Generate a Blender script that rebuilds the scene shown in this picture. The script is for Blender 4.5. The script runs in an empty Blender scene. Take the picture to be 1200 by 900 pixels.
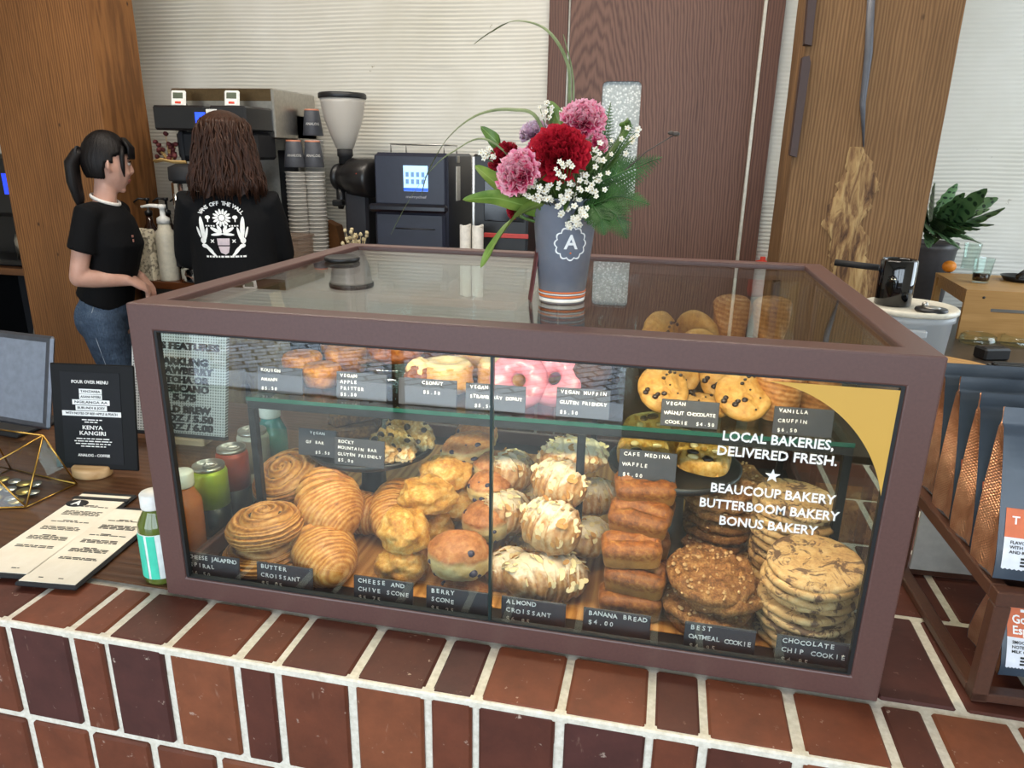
import bpy, bmesh, math, random
from math import sin, cos, pi, radians, sqrt, atan2
from mathutils import Vector, Matrix, noise, Euler
random.seed(7)
S = bpy.context.scene
COL = S.collection
# ---------------------------------------------------------------- camera
CAM = Vector((0.663, -0.779, 0.613))
RT = Vector((0.9784, 0.2059, 0.0186)); UP = Vector((-0.0804, 0.2967, 0.9516)); FW = Vector((-0.1941, 0.9326, -0.3030))
FW.normalize(); RT = (RT - FW * RT.dot(FW)).normalized(); UP = RT.cross(FW)
FPX = 847.2
cd = bpy.data.cameras.new('camera'); cam = bpy.data.objects.new('camera', cd); COL.objects.link(cam)
cam.matrix_world = Matrix((RT, UP, -FW)).transposed().to_4x4(); cam.matrix_world.translation = CAM
cd.sensor_width = 36; cd.lens = FPX / 1200 * 36; cd.clip_start = 0.02; cd.clip_end = 200
S.camera = cam
def ray(x, y): return FW + RT * ((x - 600) / FPX) - UP * ((y - 450) / FPX)
def at(x, y, Y):                    # pixel -> point at depth plane Y
    d = ray(x, y); return CAM + d * ((Y - CAM.y) / d.y)
def atz(x, y, z):                   # pixel -> point at height z
    d = ray(x, y); return CAM + d * ((z - CAM.z) / d.z)
# ---------------------------------------------------------------- colour management, world, lights
S.view_settings.view_transform = 'Standard'; S.view_settings.look = 'None'
S.view_settings.gamma = 1.0; S.view_settings.use_curve_mapping = False
S.view_settings.exposure = -0.6
S.cycles.max_bounces = 10; S.cycles.transparent_max_bounces = 32; S.cycles.diffuse_bounces = 4
S.cycles.glossy_bounces = 4; S.cycles.transmission_bounces = 6
S.cycles.caustics_reflective = False; S.cycles.caustics_refractive = False
S.cycles.use_denoising = True
S.cycles.sample_clamp_indirect = 6
FLOOR = -0.96; CEIL = 2.25
W = bpy.data.worlds.new('sky'); S.world = W; W.use_nodes = True
nt = W.node_tree; nt.nodes.clear()
wo = nt.nodes.new('ShaderNodeOutputWorld'); bg = nt.nodes.new('ShaderNodeBackground')
bg.inputs['Color'].default_value = (0.77, 0.89, 1.0, 1); bg.inputs['Strength'].default_value = 10.0
nt.links.new(bg.outputs[0], wo.inputs[0])
def area(name, loc, target, sx, sy, power, color=(1, 1, 1), spread=pi):
    l = bpy.data.lights.new(name, 'AREA'); l.shape = 'RECTANGLE'; l.size = sx; l.size_y = sy
    l.energy = power; l.color = color; l.spread = spread
    o = bpy.data.objects.new(name, l); COL.objects.link(o); o.location = loc
    o.rotation_euler = (Vector(target) - Vector(loc)).to_track_quat('-Z', 'Y').to_euler()
    return o
po = area('shopfront_daylight_portal', (-0.95, -3.26, 0.45), (-0.95, 0, 0.45), 2.8, 2.72, 1)
po.data.cycles.is_portal = True
po = area('shopfront_daylight_portal', (1.92, -3.26, 0.97), (1.92, 0, 0.97), 2.5, 1.84, 1)
po.data.cycles.is_portal = True
po = area('side_window_daylight_portal', (3.36, 1.7, 0.9), (0, 1.7, 0.9), 1.5, 1.9, 1)
po.data.cycles.is_portal = True
WARM = (1.0, 0.91, 0.79)
area('ceiling_lamp_light', (-1.0, 1.3, 2.2), (-1.0, 1.45, 0), 1.6, .25, 48, WARM)
area('ceiling_lamp_light', (0.6, 1.5, 2.2), (0.6, 1.8, 0), 1.6, .25, 42, WARM)
area('ceiling_lamp_light', (0.5, 0.2, 2.2), (0.5, 0.2, 0), 1.2, .25, 22, WARM)
# ---------------------------------------------------------------- mesh builder
I4 = Matrix.Identity(4)
def T(x=0, y=0, z=0): return Matrix.Translation((x, y, z))
def RX(a): return Matrix.Rotation(a, 4, 'X')
def RY(a): return Matrix.Rotation(a, 4, 'Y')
def RZ(a): return Matrix.Rotation(a, 4, 'Z')
def SC(x, y, z): return Matrix.Diagonal((x, y, z, 1))
def frame(o, x, y, z): return Matrix(((x[0], y[0], z[0], o[0]), (x[1], y[1], z[1], o[1]), (x[2], y[2], z[2], o[2]), (0, 0, 0, 1)))
class MB:
    def __init__(s): s.v = []; s.f = []; s.m = []; s.sm = []; s.p = []
    def add(s, vs, fs, M=None, mi=0, smooth=False, pt=None):
        b = len(s.v)
        for i, v in enumerate(vs):
            s.v.append(tuple(M @ Vector(v)) if M is not None else tuple(v))
            s.p.append(pt if isinstance(pt, tuple) else (pt[i] if pt else (0, 0, 0)))
        for f in fs: s.f.append([i + b for i in f]); s.m.append(mi); s.sm.append(smooth)
        return s
    def box(s, c, d, bev=0, M=None, mi=0, pt=None):
        h = [x / 2 for x in d]
        if bev <= 0:
            vs = [(c[0] + sx * h[0], c[1] + sy * h[1], c[2] + sz * h[2]) for sx in (-1, 1) for sy in (-1, 1) for sz in (-1, 1)]
            return s.add(vs, [(0, 1, 3, 2), (4, 6, 7, 5), (0, 4, 5, 1), (2, 3, 7, 6), (0, 2, 6, 4), (1, 5, 7, 3)], M, mi, False, pt)
        bev = min(bev, min(h) * .95); vs = []; idx = {}
        sg = [(a, b, e) for a in (-1, 1) for b in (-1, 1) for e in (-1, 1)]
        for q in sg:
            for a in range(3):
                idx[q, a] = len(vs)
                vs.append(tuple(c[k] + q[k] * (h[k] if k == a else h[k] - bev) for k in range(3)))
        fs = []
        for a in range(3):
            b, e = (a + 1) % 3, (a + 2) % 3
            for g in (-1, 1):
                def k(sb, se):
                    q = [0, 0, 0]; q[a] = g; q[b] = sb; q[e] = se; return idx[tuple(q), a]
                fs.append((k(-1, -1), k(1, -1), k(1, 1), k(-1, 1)))
            for gb in (-1, 1):
                for ge in (-1, 1):
                    q1 = [0, 0, 0]; q1[a] = -1; q1[b] = gb; q1[e] = ge; q2 = list(q1); q2[a] = 1
                    q1, q2 = tuple(q1), tuple(q2)
                    fs.append((idx[q1, b], idx[q2, b], idx[q2, e], idx[q1, e]))
        for q in sg: fs.append((idx[q, 0], idx[q, 1], idx[q, 2]))
        return s.add(vs, fs, M, mi, False, pt)
    def grid(s, fn, nu, nv, cu=False, cv=False, M=None, mi=0, smooth=True, ptf=None):
        vs = []; pts = []
        for i in range(nu):
            for j in range(nv):
                u = i / (nu if cu else nu - 1); v = j / (nv if cv else nv - 1)
                vs.append(fn(u, v)); pts.append(ptf(u, v) if ptf else (u, v, 0))
        fs = []
        for i in range(nu if cu else nu - 1):
            for j in range(nv if cv else nv - 1):
                a, b = i, (i + 1) % nu; e, g = j, (j + 1) % nv
                fs.append((a * nv + e, b * nv + e, b * nv + g, a * nv + g))
        return s.add(vs, fs, M, mi, smooth, pts)
    def lathe(s, prof, seg=24, M=None, mi=0, smooth=True, rf=None):
        n = len(prof); vs = []
        for k in range(seg):
            a = 2 * pi * k / seg
            for (r, z) in prof:
                rr = r * (rf(a, z) if rf else 1); vs.append((rr * cos(a), rr * sin(a), z))
        fs = []
        for k in range(seg):
            q = (k + 1) % seg
            for j in range(n - 1): fs.append((k * n + j, q * n + j, q * n + j + 1, k * n + j + 1))
        if prof[0][0] > 1e-5: fs.append([k * n for k in range(seg)][::-1])
        if prof[-1][0] > 1e-5: fs.append([k * n + n - 1 for k in range(seg)])
        return s.add(vs, fs, M, mi, smooth)
    def cyl(s, r, z0, z1, seg=24, M=None, mi=0, r2=None, bev=0, smooth=True):
        r2 = r if r2 is None else r2
        pr = [(r, z0), (r2, z1)] if not bev else [(r - bev, z0), (r, z0 + bev), (r2, z1 - bev), (r2 - bev, z1)]
        return s.lathe(pr, seg, M, mi, smooth)
    def tube(s, path, rad, seg=10, M=None, mi=0, side=None, cap=True, smooth=True):
        path = [Vector(p) for p in path]; n = len(path)
        if not isinstance(rad, (list, tuple)): rad = [rad] * n
        vs = []; prev = None; pts = []
        for i, p in enumerate(path):
            t = (path[min(i + 1, n - 1)] - path[max(i - 1, 0)])
            t = t.normalized() if t.length > 1e-9 else Vector((0, 0, 1))
            if side is not None: a = Vector(side) - t * Vector(side).dot(t)
            elif prev is None: a = t.orthogonal()
            else: a = prev - t * prev.dot(t)
            a = a.normalized() if a.length > 1e-6 else t.orthogonal().normalized()
            prev = a; b = t.cross(a)
            r = rad[i]; ra, rb = r if isinstance(r, (tuple, list)) else (r, r)
            for k in range(seg):
                w = 2 * pi * k / seg; vs.append(tuple(p + a * (ra * cos(w)) + b * (rb * sin(w)))); pts.append((i / max(1, n - 1), k / seg, 0))
        fs = []
        for i in range(n - 1):
            for k in range(seg):
                q = (k + 1) % seg; fs.append((i * seg + k, i * seg + q, (i + 1) * seg + q, (i + 1) * seg + k))
        if cap:
            fs.append(list(range(seg))[::-1]); fs.append([(n - 1) * seg + k for k in range(seg)])
        return s.add(vs, fs, M, mi, smooth, pts)
    def prism(s, poly, z0, z1, M=None, mi=0, smooth=False):
        n = len(poly); vs = [(x, y, z0) for x, y in poly] + [(x, y, z1) for x, y in poly]
        fs = [list(range(n))[::-1], list(range(n, 2 * n))] + [(i, (i + 1) % n, n + (i + 1) % n, n + i) for i in range(n)]
        return s.add(vs, fs, M, mi, smooth)
    def ell(s, c, r, nu=12, nv=18, M=None, mi=0, fn=None, ptf=None):
        def g(u, v):
            a = pi * u; b = 2 * pi * v
            d = Vector((sin(a) * cos(b), sin(a) * sin(b), -cos(a))); k = fn(d) if fn else 1
            return (c[0] + r[0] * d.x * k, c[1] + r[1] * d.y * k, c[2] + r[2] * d.z * k)
        return s.grid(g, nu, nv, False, True, M, mi, True, ptf)
    def text(s, body, size, M=None, mi=0, align='CENTER', ext=0.0002, bold=0.0, fn=None, space=1.0):
        vs, fs = text_geo(body, align, bold, space)
        e = ext
        out = [(x * size, y * size, z * e) for x, y, z in vs]
        if fn: out = [fn(*p) for p in out]
        return s.add(out, fs, M, mi)
    def build(s, name, mats, parent=None, recalc=True, weld=False):
        me = bpy.data.meshes.new(name); me.from_pydata(s.v, [], s.f); 
        if not isinstance(mats, (list, tuple)): mats = [mats]
        for m in mats: me.materials.append(m)
        me.polygons.foreach_set('material_index', s.m); me.polygons.foreach_set('use_smooth', s.sm)
        at_ = me.attributes.new('pt', 'FLOAT_VECTOR', 'POINT')
        at_.data.foreach_set('vector', [c for p in s.p for c in p])
        if recalc or weld:
            bm = bmesh.new(); bm.from_mesh(me)
            if weld: bmesh.ops.remove_doubles(bm, verts=bm.verts, dist=weld if isinstance(weld, float) else 1e-5)
            bmesh.ops.recalc_face_normals(bm, faces=bm.faces); bm.to_mesh(me); bm.free()
        me.update()
        o = bpy.data.objects.new(name, me); COL.objects.link(o)
        if parent: o.parent = parent
        return o
_tc = {}
def text_geo(body, align, bold, space):
    k = (body, align, bold, space)
    if k in _tc: return _tc[k]
    cu = bpy.data.curves.new('t', 'FONT'); cu.body = body; cu.size = 1; cu.align_x = align; cu.align_y = 'CENTER'
    cu.extrude = 1.0; cu.offset = bold; cu.resolution_u = 2; cu.space_character = space
    o = bpy.data.objects.new('t', cu); COL.objects.link(o)
    bpy.context.view_layer.update()
    dg = bpy.context.evaluated_depsgraph_get(); me = o.evaluated_get(dg).to_mesh()
    r = ([tuple(v.co) for v in me.vertices], [tuple(p.vertices) for p in me.polygons])
    o.evaluated_get(dg).to_mesh_clear(); bpy.data.objects.remove(o); bpy.data.curves.remove(cu)
    _tc[k] = r; return r
def tag(o, label=None, cat=None, group=None, kind=None):
    if label: o['label'] = label
    if cat: o['category'] = cat
    if group: o['group'] = group
    if kind: o['kind'] = kind
    return o
def thing(name, label, cat, loc=(0, 0, 0), rz=0, group=None):
    o = bpy.data.objects.new(name, None); o.empty_display_size = .05; COL.objects.link(o)
    o.location = loc; o.rotation_euler = (0, 0, rz); return tag(o, label, cat, group)
def dup(o, label=None, loc=None, rot=None, scale=None, parent=None, root=True):
    c = o.copy(); COL.objects.link(c)
    if parent: c.parent = parent
    for ch in list(o.children): dup(ch, parent=c, root=False)
    if root:
        if label: c['label'] = label
        if loc is not None: c.location = loc
        if rot is not None: c.rotation_euler = rot
        if scale is not None: c.scale = scale if isinstance(scale, (tuple, list)) else (scale,) * 3
    return c
def place(o, loc, rot=None, scale=None):
    o.location = loc
    if rot is not None: o.rotation_euler = rot if isinstance(rot, (tuple, list)) else (0, 0, rot)
    if scale is not None: o.scale = scale if isinstance(scale, (tuple, list)) else (scale,) * 3
    return o
def nz(p, s=1.0, o=0): return noise.noise(Vector((p[0] * s + o, p[1] * s + o * 1.7, p[2] * s - o)))
def fbm(p, s=1.0, o=0, n=3): return noise.fractal(Vector((p[0] * s + o, p[1] * s + o * 1.7, p[2] * s - o)), 1.0, 2.0, n)
# ---------------------------------------------------------------- materials
def hx(h):
    h = h.lstrip('#'); r = [int(h[i:i + 2], 16) / 255 for i in (0, 2, 4)]
    return tuple(c / 12.92 if c <= .04045 else ((c + .055) / 1.055) ** 2.4 for c in r) + (1,)
class NT:
    def __init__(s, name):
        s.m = bpy.data.materials.new(name); s.m.use_nodes = True; s.t = s.m.node_tree; s.t.nodes.clear()
        s.out = s.n('OutputMaterial'); s.b = s.n('BsdfPrincipled'); s.l(s.b.outputs[0], s.out.inputs[0])
    def n(s, ty, **k):
        x = s.t.nodes.new('ShaderNode' + ty)
        for a, b in k.items(): setattr(x, a, b)
        return x
    def l(s, a, b): s.t.links.new(a, b)
    def set(s, **k):
        for a, b in k.items(): s.b.inputs[a.replace('_', ' ')].default_value = b
    def coord(s, kind='Object', stretch=(1, 1, 1), rot=(0, 0, 0)):
        if kind == 'pt': o = s.n('Attribute', attribute_name='pt').outputs['Vector']
        else: o = s.n('TexCoord').outputs[kind]
        mp = s.n('Mapping'); mp.inputs['Scale'].default_value = stretch; mp.inputs['Rotation'].default_value = rot
        s.l(o, mp.inputs[0]); return mp.outputs[0]
    def noise(s, co, scale, detail=3, rough=.55, dist=0):
        x = s.n('TexNoise'); x.inputs['Scale'].default_value = scale; x.inputs['Detail'].default_value = detail
        x.inputs['Roughness'].default_value = rough; x.inputs['Distortion'].default_value = dist
        s.l(co, x.inputs['Vector']); return x.outputs[0]
    def ramp(s, fac, stops, interp='LINEAR'):
        r = s.n('ValToRGB'); cr = r.color_ramp; cr.interpolation = interp
        while len(cr.elements) < len(stops): cr.elements.new(.5)
        for e, (p, c) in zip(cr.elements, stops):
            e.position = p; e.color = hx(c) if isinstance(c, str) else c
        s.l(fac, r.inputs[0]); return r.outputs[0]
    def mix(s, fac, a, b, mode='MIX'):
        x = s.n('MixRGB', blend_type=mode)
        for i, q in ((0, fac), (1, a), (2, b)):
            if isinstance(q, str): q = hx(q)
            if hasattr(q, 'is_linked') or hasattr(q, 'links'): s.l(q, x.inputs[i])
            else: x.inputs[i].default_value = q
        return x.outputs[0]
    def math(s, op, a, b=0.0):
        x = s.n('Math', operation=op)
        for i, q in ((0, a), (1, b)):
            if hasattr(q, 'links'): s.l(q, x.inputs[i])
            else: x.inputs[i].default_value = q
        return x.outputs[0]
    def sep(s, co):
        x = s.n('SeparateXYZ'); s.l(co, x.inputs[0]); return x.outputs
    def color(s, c): s.l(c, s.b.inputs['Base Color'])
    def bump(s, h, strength=.3, dist=.01):
        x = s.n('Bump'); x.inputs['Strength'].default_value = strength; x.inputs['Distance'].default_value = dist
        s.l(h, x.inputs['Height']); s.l(x.outputs[0], s.b.inputs['Normal'])
def plain(name, c, rough=.5, metal=0, spec=.5, var=.06, emit=0, coat=0):
    k = NT(name); k.set(Roughness=rough, Metallic=metal, Specular_IOR_Level=spec, Coat_Weight=coat)
    col = hx(c)
    if emit:
        k.set(Base_Color=col, Emission_Color=col, Emission_Strength=emit)
    else:
        n = k.noise(k.coord('Object'), 60, 3)
        d = tuple(x * (1 - var * 2) for x in col[:3]) + (1,); e = tuple(min(1, x * (1 + var)) for x in col[:3]) + (1,)
        k.color(k.ramp(n, [(.3, d), (.7, e)]))
    return k.m
def noisy(name, stops, scale=40, rough=.6, bump=.3, bdist=.003, stretch=(1, 1, 1), detail=4, spec=.4, kind='Object', rnd=0, coat=0, bscale=None):
    k = NT(name); k.set(Roughness=rough, Specular_IOR_Level=spec, Coat_Weight=coat)
    co = k.coord(kind, stretch); n = k.noise(co, scale, detail, .6)
    c = k.ramp(n, stops)
    if rnd:
        oi = k.n('ObjectInfo').outputs['Random']
        c = k.mix(1.0, c, k.ramp(oi, [(0, (1 - rnd,) * 3 + (1,)), (1, (1, 1, 1, 1))]), 'MULTIPLY')
    k.color(c)
    if bump: k.bump(n if not bscale else k.noise(co, bscale, detail, .6), bump, bdist)
    return k.m
def glass(name, tint='#ffffff', base=.04, tr=1.0, rough=.0):
    k = NT(name); k.t.nodes.remove(k.b)
    lw = k.n('LayerWeight'); lw.inputs[0].default_value = .5
    p = k.math('POWER', lw.outputs['Facing'], 5.0)
    f = k.math('ADD', k.math('MULTIPLY', p, 1 - base), base)
    tb = k.n('BsdfTransparent'); c = hx(tint); tb.inputs[0].default_value = tuple(x * tr for x in c[:3]) + (1,)
    gl = k.n('BsdfGlossy'); gl.inputs['Roughness'].default_value = rough
    mx = k.n('MixShader'); k.l(f, mx.inputs[0]); k.l(tb.outputs[0], mx.inputs[1]); k.l(gl.outputs[0], mx.inputs[2])
    k.l(mx.outputs[0], k.out.inputs[0]); return k.m
def wood(name, light, dark, axis='Z', scale=1.0, rough=.55, rings=9, contrast=(.25, .75), knots=False, bump=.15, coat=0):
    k = NT(name); k.set(Roughness=rough, Specular_IOR_Level=.35, Coat_Weight=coat)
    st = {'X': (.12, 1, 1), 'Y': (1, .12, 1), 'Z': (1, 1, .12)}[axis]
    co = k.coord('Object', tuple(a * scale for a in st))
    n1 = k.noise(co, 4, 4, .6, .6); 
    w = k.n('TexWave', wave_type='BANDS', bands_direction='X' if axis != 'X' else 'Y')
    w.inputs['Scale'].default_value = rings; w.inputs['Distortion'].default_value = 7; w.inputs['Detail'].default_value = 3; w.inputs['Detail Scale'].default_value = 1.2
    k.l(co, w.inputs['Vector'])
    fine = k.noise(k.coord('Object', tuple(a * scale for a in {'X': (.03, 1, 1), 'Y': (1, .03, 1), 'Z': (1, 1, .03)}[axis])), 120, 3)
    h = k.mix(.45, w.outputs[0], n1); h = k.mix(.35, h, fine)
    c = k.ramp(h, [(contrast[0], dark), (contrast[1], light)])
    if knots:
        vo = k.n('TexVoronoi'); vo.inputs['Scale'].default_value = 9; k.l(k.coord('Object', (1, 1, .6)), vo.inputs['Vector'])
        c = k.mix(k.ramp(vo.outputs['Distance'], [(.02, (1, 1, 1, 1)), (.07, (0, 0, 0, 1))]), c, '#2e1c10')
        big = k.noise(k.coord('Object', (1, 1, .5)), 2.2, 3)
        c = k.mix(k.ramp(big, [(.42, (0, 0, 0, 1)), (.7, (.55, .55, .55, 1))]), c, dark)
    k.color(c); k.bump(h, bump, .004); return k.m
# ================================================================ materials used in several places
m_frame = noisy('brown_powder_coat', [(.3, '#593d38'), (.7, '#61433d')], 250, .40, .04, .0006, spec=.5)
m_black = plain('black_plastic', '#141416', .4)
m_matte = plain('matte_black', '#17171a', .7)
m_steel = plain('brushed_steel', '#b9b5ae', .3, 1.0)
m_chrome = plain('chrome', '#d8d8d8', .12, 1.0)
m_white = plain('white_plastic', '#e9e6de', .45)
m_ink = plain('white_lettering', '#f4f2ee', .55)
m_card = plain('charcoal_card', '#3a3b41', .55)
m_glass = glass('clear_glass', '#f6fbf9', .042)
m_front = glass('front_glass', '#f4f9f8', .078)
m_shelfglass = glass('shelf_glass', '#eaf6f1', .04)
m_edge = plain('green_glass_edge', '#1f5246', .2)
m_pot = plain('charcoal_glaze', '#4a4747', .45)
m_oakboard = wood('oak_board', '#cf9a58', '#8f5a26', 'Y', 1.0, .45, 22, (.2, .8))
m_black_iron = plain('black_iron', '#1b1e20', .45, .3)
# ================================================================ setting
def setting(o): return tag(o, kind='structure')
WY = 2.82
k = NT('ribbed_plaster'); k.set(Roughness=.8, Specular_IOR_Level=.2)
n1 = k.noise(k.coord('Object'), 1.6, 4); n2 = k.noise(k.coord('Object', (1, 1, 1)), 14, 5, .7)
c1 = k.ramp(n1, [(.3, '#c1bdb0'), (.7, '#d5d2c9')])
pit = k.ramp(n2, [(.26, (1, 1, 1, 1)), (.31, (0, 0, 0, 1))]); c1 = k.mix(pit, c1, '#8f8674'); k.color(c1); k.bump(n2, .15, .004)
m_plaster = k.m
m_ceiling = plain('ceiling_paint', '#d9d2c4', .8); m_floor = noisy('floor_concrete', [(.3, '#5d564e'), (.7, '#776e64')], 6, .5, .05)
m_wall = plain('wall_paint', '#cfc8b8', .8)
def ribbed(name, x0, x1, z0, z1, y):
    mb = MB(); nu = int((z1 - z0) / .0034); nv = int((x1 - x0) / .055) + 2
    def f(u, v):
        x = x0 + (x1 - x0) * v; z = z0 + (z1 - z0) * u
        w = z + .012 * nz((x * 1.3, 0, z * .9)) + .004 * nz((x * 5, 3, z * 2)); row = math.floor(z / .2)
        a = .0042 * (.55 + .9 * max(-.4, nz((x * 3, 7, z * 3)))); 
        j = .004 if nz((x * 2.1 + row * 3.7, row * 5.1, 2)) > .33 else 0
        return (x, y - a * (.5 + .5 * cos(2 * pi * w / .0178)) - j - .01, z)
    mb.grid(f, nu, nv); b = len(mb.v)
    mb.box(((x0 + x1) / 2, y + .06, (z0 + z1) / 2), (x1 - x0, .12, z1 - z0))
    return setting(mb.build(name, m_plaster, recalc=False))
ribbed('wall_back', -3.4, 3.4, FLOOR, CEIL, WY)
setting(MB().box((0, -.22, FLOOR - .05), (6.9, 6.36, .1)).build('floor', m_floor))
setting(MB().box((0, -.25, CEIL + .05), (6.9, 6.4, .1)).build('ceiling', m_ceiling))
setting(MB().box((-3.45, -.25, .645), (.1, 6.3, 3.21)).build('wall_left', m_wall))
mb = MB()
for c, d in (((3.45, -1.25, .645), (.1, 4.3, 3.21)), ((3.45, 2.65, .645), (.1, .4, 3.21)), ((3.45, 1.675, -.5), (.1, 1.55, .92)), ((3.45, 1.675, 2.05), (.1, 1.55, .4))): mb.box(c, d)
setting(mb.build('wall_right', m_wall))
m_trim = wood('door_casing_wood', '#664639', '#4a3026', 'Z', 1.2, .5, 22)
mb = MB()
for c, d in (((-2.95, -3.3, .645), (1.0, .1, 3.21)), ((3.4, -3.3, .645), (.2, .1, 3.21)), ((.45, -3.3, 2.08), (5.8, .1, .34)), ((.58, -3.3, .645), (.18, .1, 3.21)), ((1.92, -3.3, -.455), (2.5, .1, 1.01))): mb.box(c, d)
setting(mb.build('wall_front', m_wall))  # unseen wall; pier and openings shaped to limit street reflection and let daylight in
mb = MB()
for x in (-2.42, -.92): mb.box((x, -3.3, .475), (.06, .07, 2.87), .004)
for x in (.70, 1.92, 3.27): mb.box((x, -3.3, .98), (.06, .07, 1.86), .004)
setting(mb.build('window_1', m_frame)); 
mb = MB()
for y in (.93, 2.42): mb.box((3.42, y, .9), (.06, .05, 1.9), .004)
for z in (-.03, 1.84): mb.box((3.42, 1.675, z), (.06, 1.55, .05), .004)
setting(mb.build('window_2', m_frame))
# pavement outside
k = NT('street_pavers'); k.set(Roughness=.7)
br = k.n('TexBrick'); br.inputs['Scale'].default_value = 2.3; br.inputs['Mortar Size'].default_value = .028
for i, h in ((1, '#a6a9b2'), (2, '#777a84'), (3, '#1a1a1c')): br.inputs[i].default_value = hx(h)
k.l(k.coord('Object', rot=(0, 0, radians(38))), br.inputs[0]); k.color(br.outputs[0]); m_pav = k.m
setting(MB().box((0, -9.4, FLOOR - .06), (22, 12, .1)).build('ground', m_pav))
setting(MB().box((.4, -3.62, FLOOR - .005), (6.2, .34, .03), .004).build('trim_2', plain('pale_stone_sill', '#b9bcc4', .6)))
# door
m_door = None
k = NT('walnut_veneer'); k.set(Roughness=.5, Specular_IOR_Level=.35)
co = k.coord('Object', (1, 1, .16)); sx = k.sep(co)
wv = k.n('TexWave', wave_type='RINGS', rings_direction='Y'); wv.inputs['Scale'].default_value = 26; wv.inputs['Distortion'].default_value = 6; wv.inputs['Detail'].default_value = 2; wv.inputs['Detail Scale'].default_value = 1.3
mp = k.n('Mapping'); k.l(co, mp.inputs[0]); mp.inputs['Location'].default_value = (-.26, 0, .02)
pm = k.n('Vector' + 'Math', operation='FRACTION') if False else None
k.l(mp.outputs[0], wv.inputs['Vector'])
fine = k.noise(k.coord('Object', (1, 1, .02)), 160, 3); big = k.noise(co, 5, 3)
h = k.mix(.5, wv.outputs[0], fine); h = k.mix(.25, h, big)
k.color(k.ramp(h, [(.2, '#442c23'), (.45, '#5f4236'), (.8, '#705143')])); k.bump(h, .1, .002); m_door = k.m
k = NT('frosted_glass'); k.set(Roughness=.45, Base_Color=hx('#d4d9d6')); vo = k.n('TexVoronoi'); vo.inputs['Scale'].default_value = 90
k.l(k.coord('Object'), vo.inputs['Vector']); k.color(k.ramp(vo.outputs['Distance'], [(.1, '#eef1ee'), (.55, '#a9b0ae')])); k.bump(vo.outputs['Distance'], .6, .004); m_frost = k.m
D1 = (.160, .985)
dr = setting(thing('door_1', None, None, (0, 0, 0)))
# slab made around a real rounded opening
mb = MB(); wx0, wx1, wz0, wz1 = .318, .494, .43, .935
y0, y1 = WY - .045, WY - .012
for x0_, x1_, z0_, z1_ in ((D1[0], wx0, FLOOR, 1.40), (wx1, D1[1], FLOOR, 1.40), (wx0, wx1, FLOOR, wz0), (wx0, wx1, wz1, 1.40)):
    mb.box(((x0_ + x1_) / 2, (y0 + y1) / 2, (z0_ + z1_) / 2), (x1_ - x0_, y1 - y0, z1_ - z0_))
r = .022
for cx, cz, a0 in ((wx0, wz0, pi), (wx1, wz0, 1.5 * pi), (wx1, wz1, 0), (wx0, wz1, .5 * pi)):
    ix = cx + r * (1 if cx == wx0 else -1); iz = cz + r * (1 if cz == wz0 else -1)
    pts = [(cx, cz)] + [(ix + r * cos(a0 + t * pi / 10), iz + r * sin(a0 + t * pi / 10)) for t in range(6)]
    mb.prism(pts, -y1, -y0, M=RX(pi / 2))
mb.build('door_slab', m_door, dr)
MB().box(((wx0 + wx1) / 2, WY - .026, (wz0 + wz1) / 2), (wx1 - wx0 + .01, .006, wz1 - wz0 + .01)).build('window_pane', m_frost, dr)
MB().box((D1[1] + .006, WY - .05, .22), (.016, .016, 2.36), .002).build('edge_strip', plain('pale_metal', '#cbc4b4', .35, .6), dr)
MB().box((D1[0] - .006, WY - .04, .22), (.01, .012, 2.36), .002).build('edge_strip', plain('pale_metal_b', '#9a9284', .35, .6), dr)
mb = MB()
mb.box((D1[0] - .052, WY - .035, .245), (.085, .05, 2.41), .003); mb.box((D1[1] + .05, WY - .035, .245), (.072, .05, 2.41), .003)
mb.box(((D1[0] + D1[1]) / 2, WY - .035, 1.445), (1.0, .05, .09), .003)
setting(mb.build('trim_1', m_trim))
# timber posts
m_postR = wood('old_timber', '#8d6a46', '#54391f', 'Z', 1.3, .75, 24, (.12, .72), True, .35)
m_postL = wood('old_timber_orange', '#976538', '#553418', 'Z', 1.3, .7, 20, (.12, .75), True, .3)
def post(name, x0, x1, y0, y1, mat, label, seed):
    mb = MB(); z0, z1 = FLOOR, CEIL
    ring = []
    n = 14
    for i in range(n): ring.append((x0 + (x1 - x0) * i / n, y0))
    for i in range(n): ring.append((x1, y0 + (y1 - y0) * i / n))
    for i in range(n): ring.append((x1 + (x0 - x1) * i / n, y1))
    for i in range(n): ring.append((x0, y1 + (y0 - y1) * i / n))
    N = len(ring); cx, cy = (x0 + x1) / 2, (y0 + y1) / 2
    def f(u, v):
        z = z0 + (z1 - z0) * u; x, y = ring[int(round(v * N)) % N]
        d = .006 * nz((x * 6, y * 6, z * 1.2), 1, seed) + .002 * nz((x * 40, y * 40, z * 4), 1, seed)
        return (x + (x - cx) * d * 4, y + (y - cy) * d * 4, z)
    mb.grid(f, 90, N, False, True, smooth=False)
    mb.f.append([i for i in range(N)][::-1]); mb.m.append(0); mb.sm.append(False)
    b = 89 * N; mb.f.append([b + i for i in range(N)]); mb.m.append(0); mb.sm.append(False)
    return tag(mb.build(name, mat), label, 'timber post')
PR = post('timber_post', 1.036, 1.462, 1.80, 2.1, m_postR, 'massive old timber post with a long crack and a pale gouge, right of the door', 3)
PL = post('timber_post', -2.372, -1.805, 2.15, 2.44, m_postL, 'massive orange-brown timber post at left, behind the woman in jeans', 9)
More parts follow.
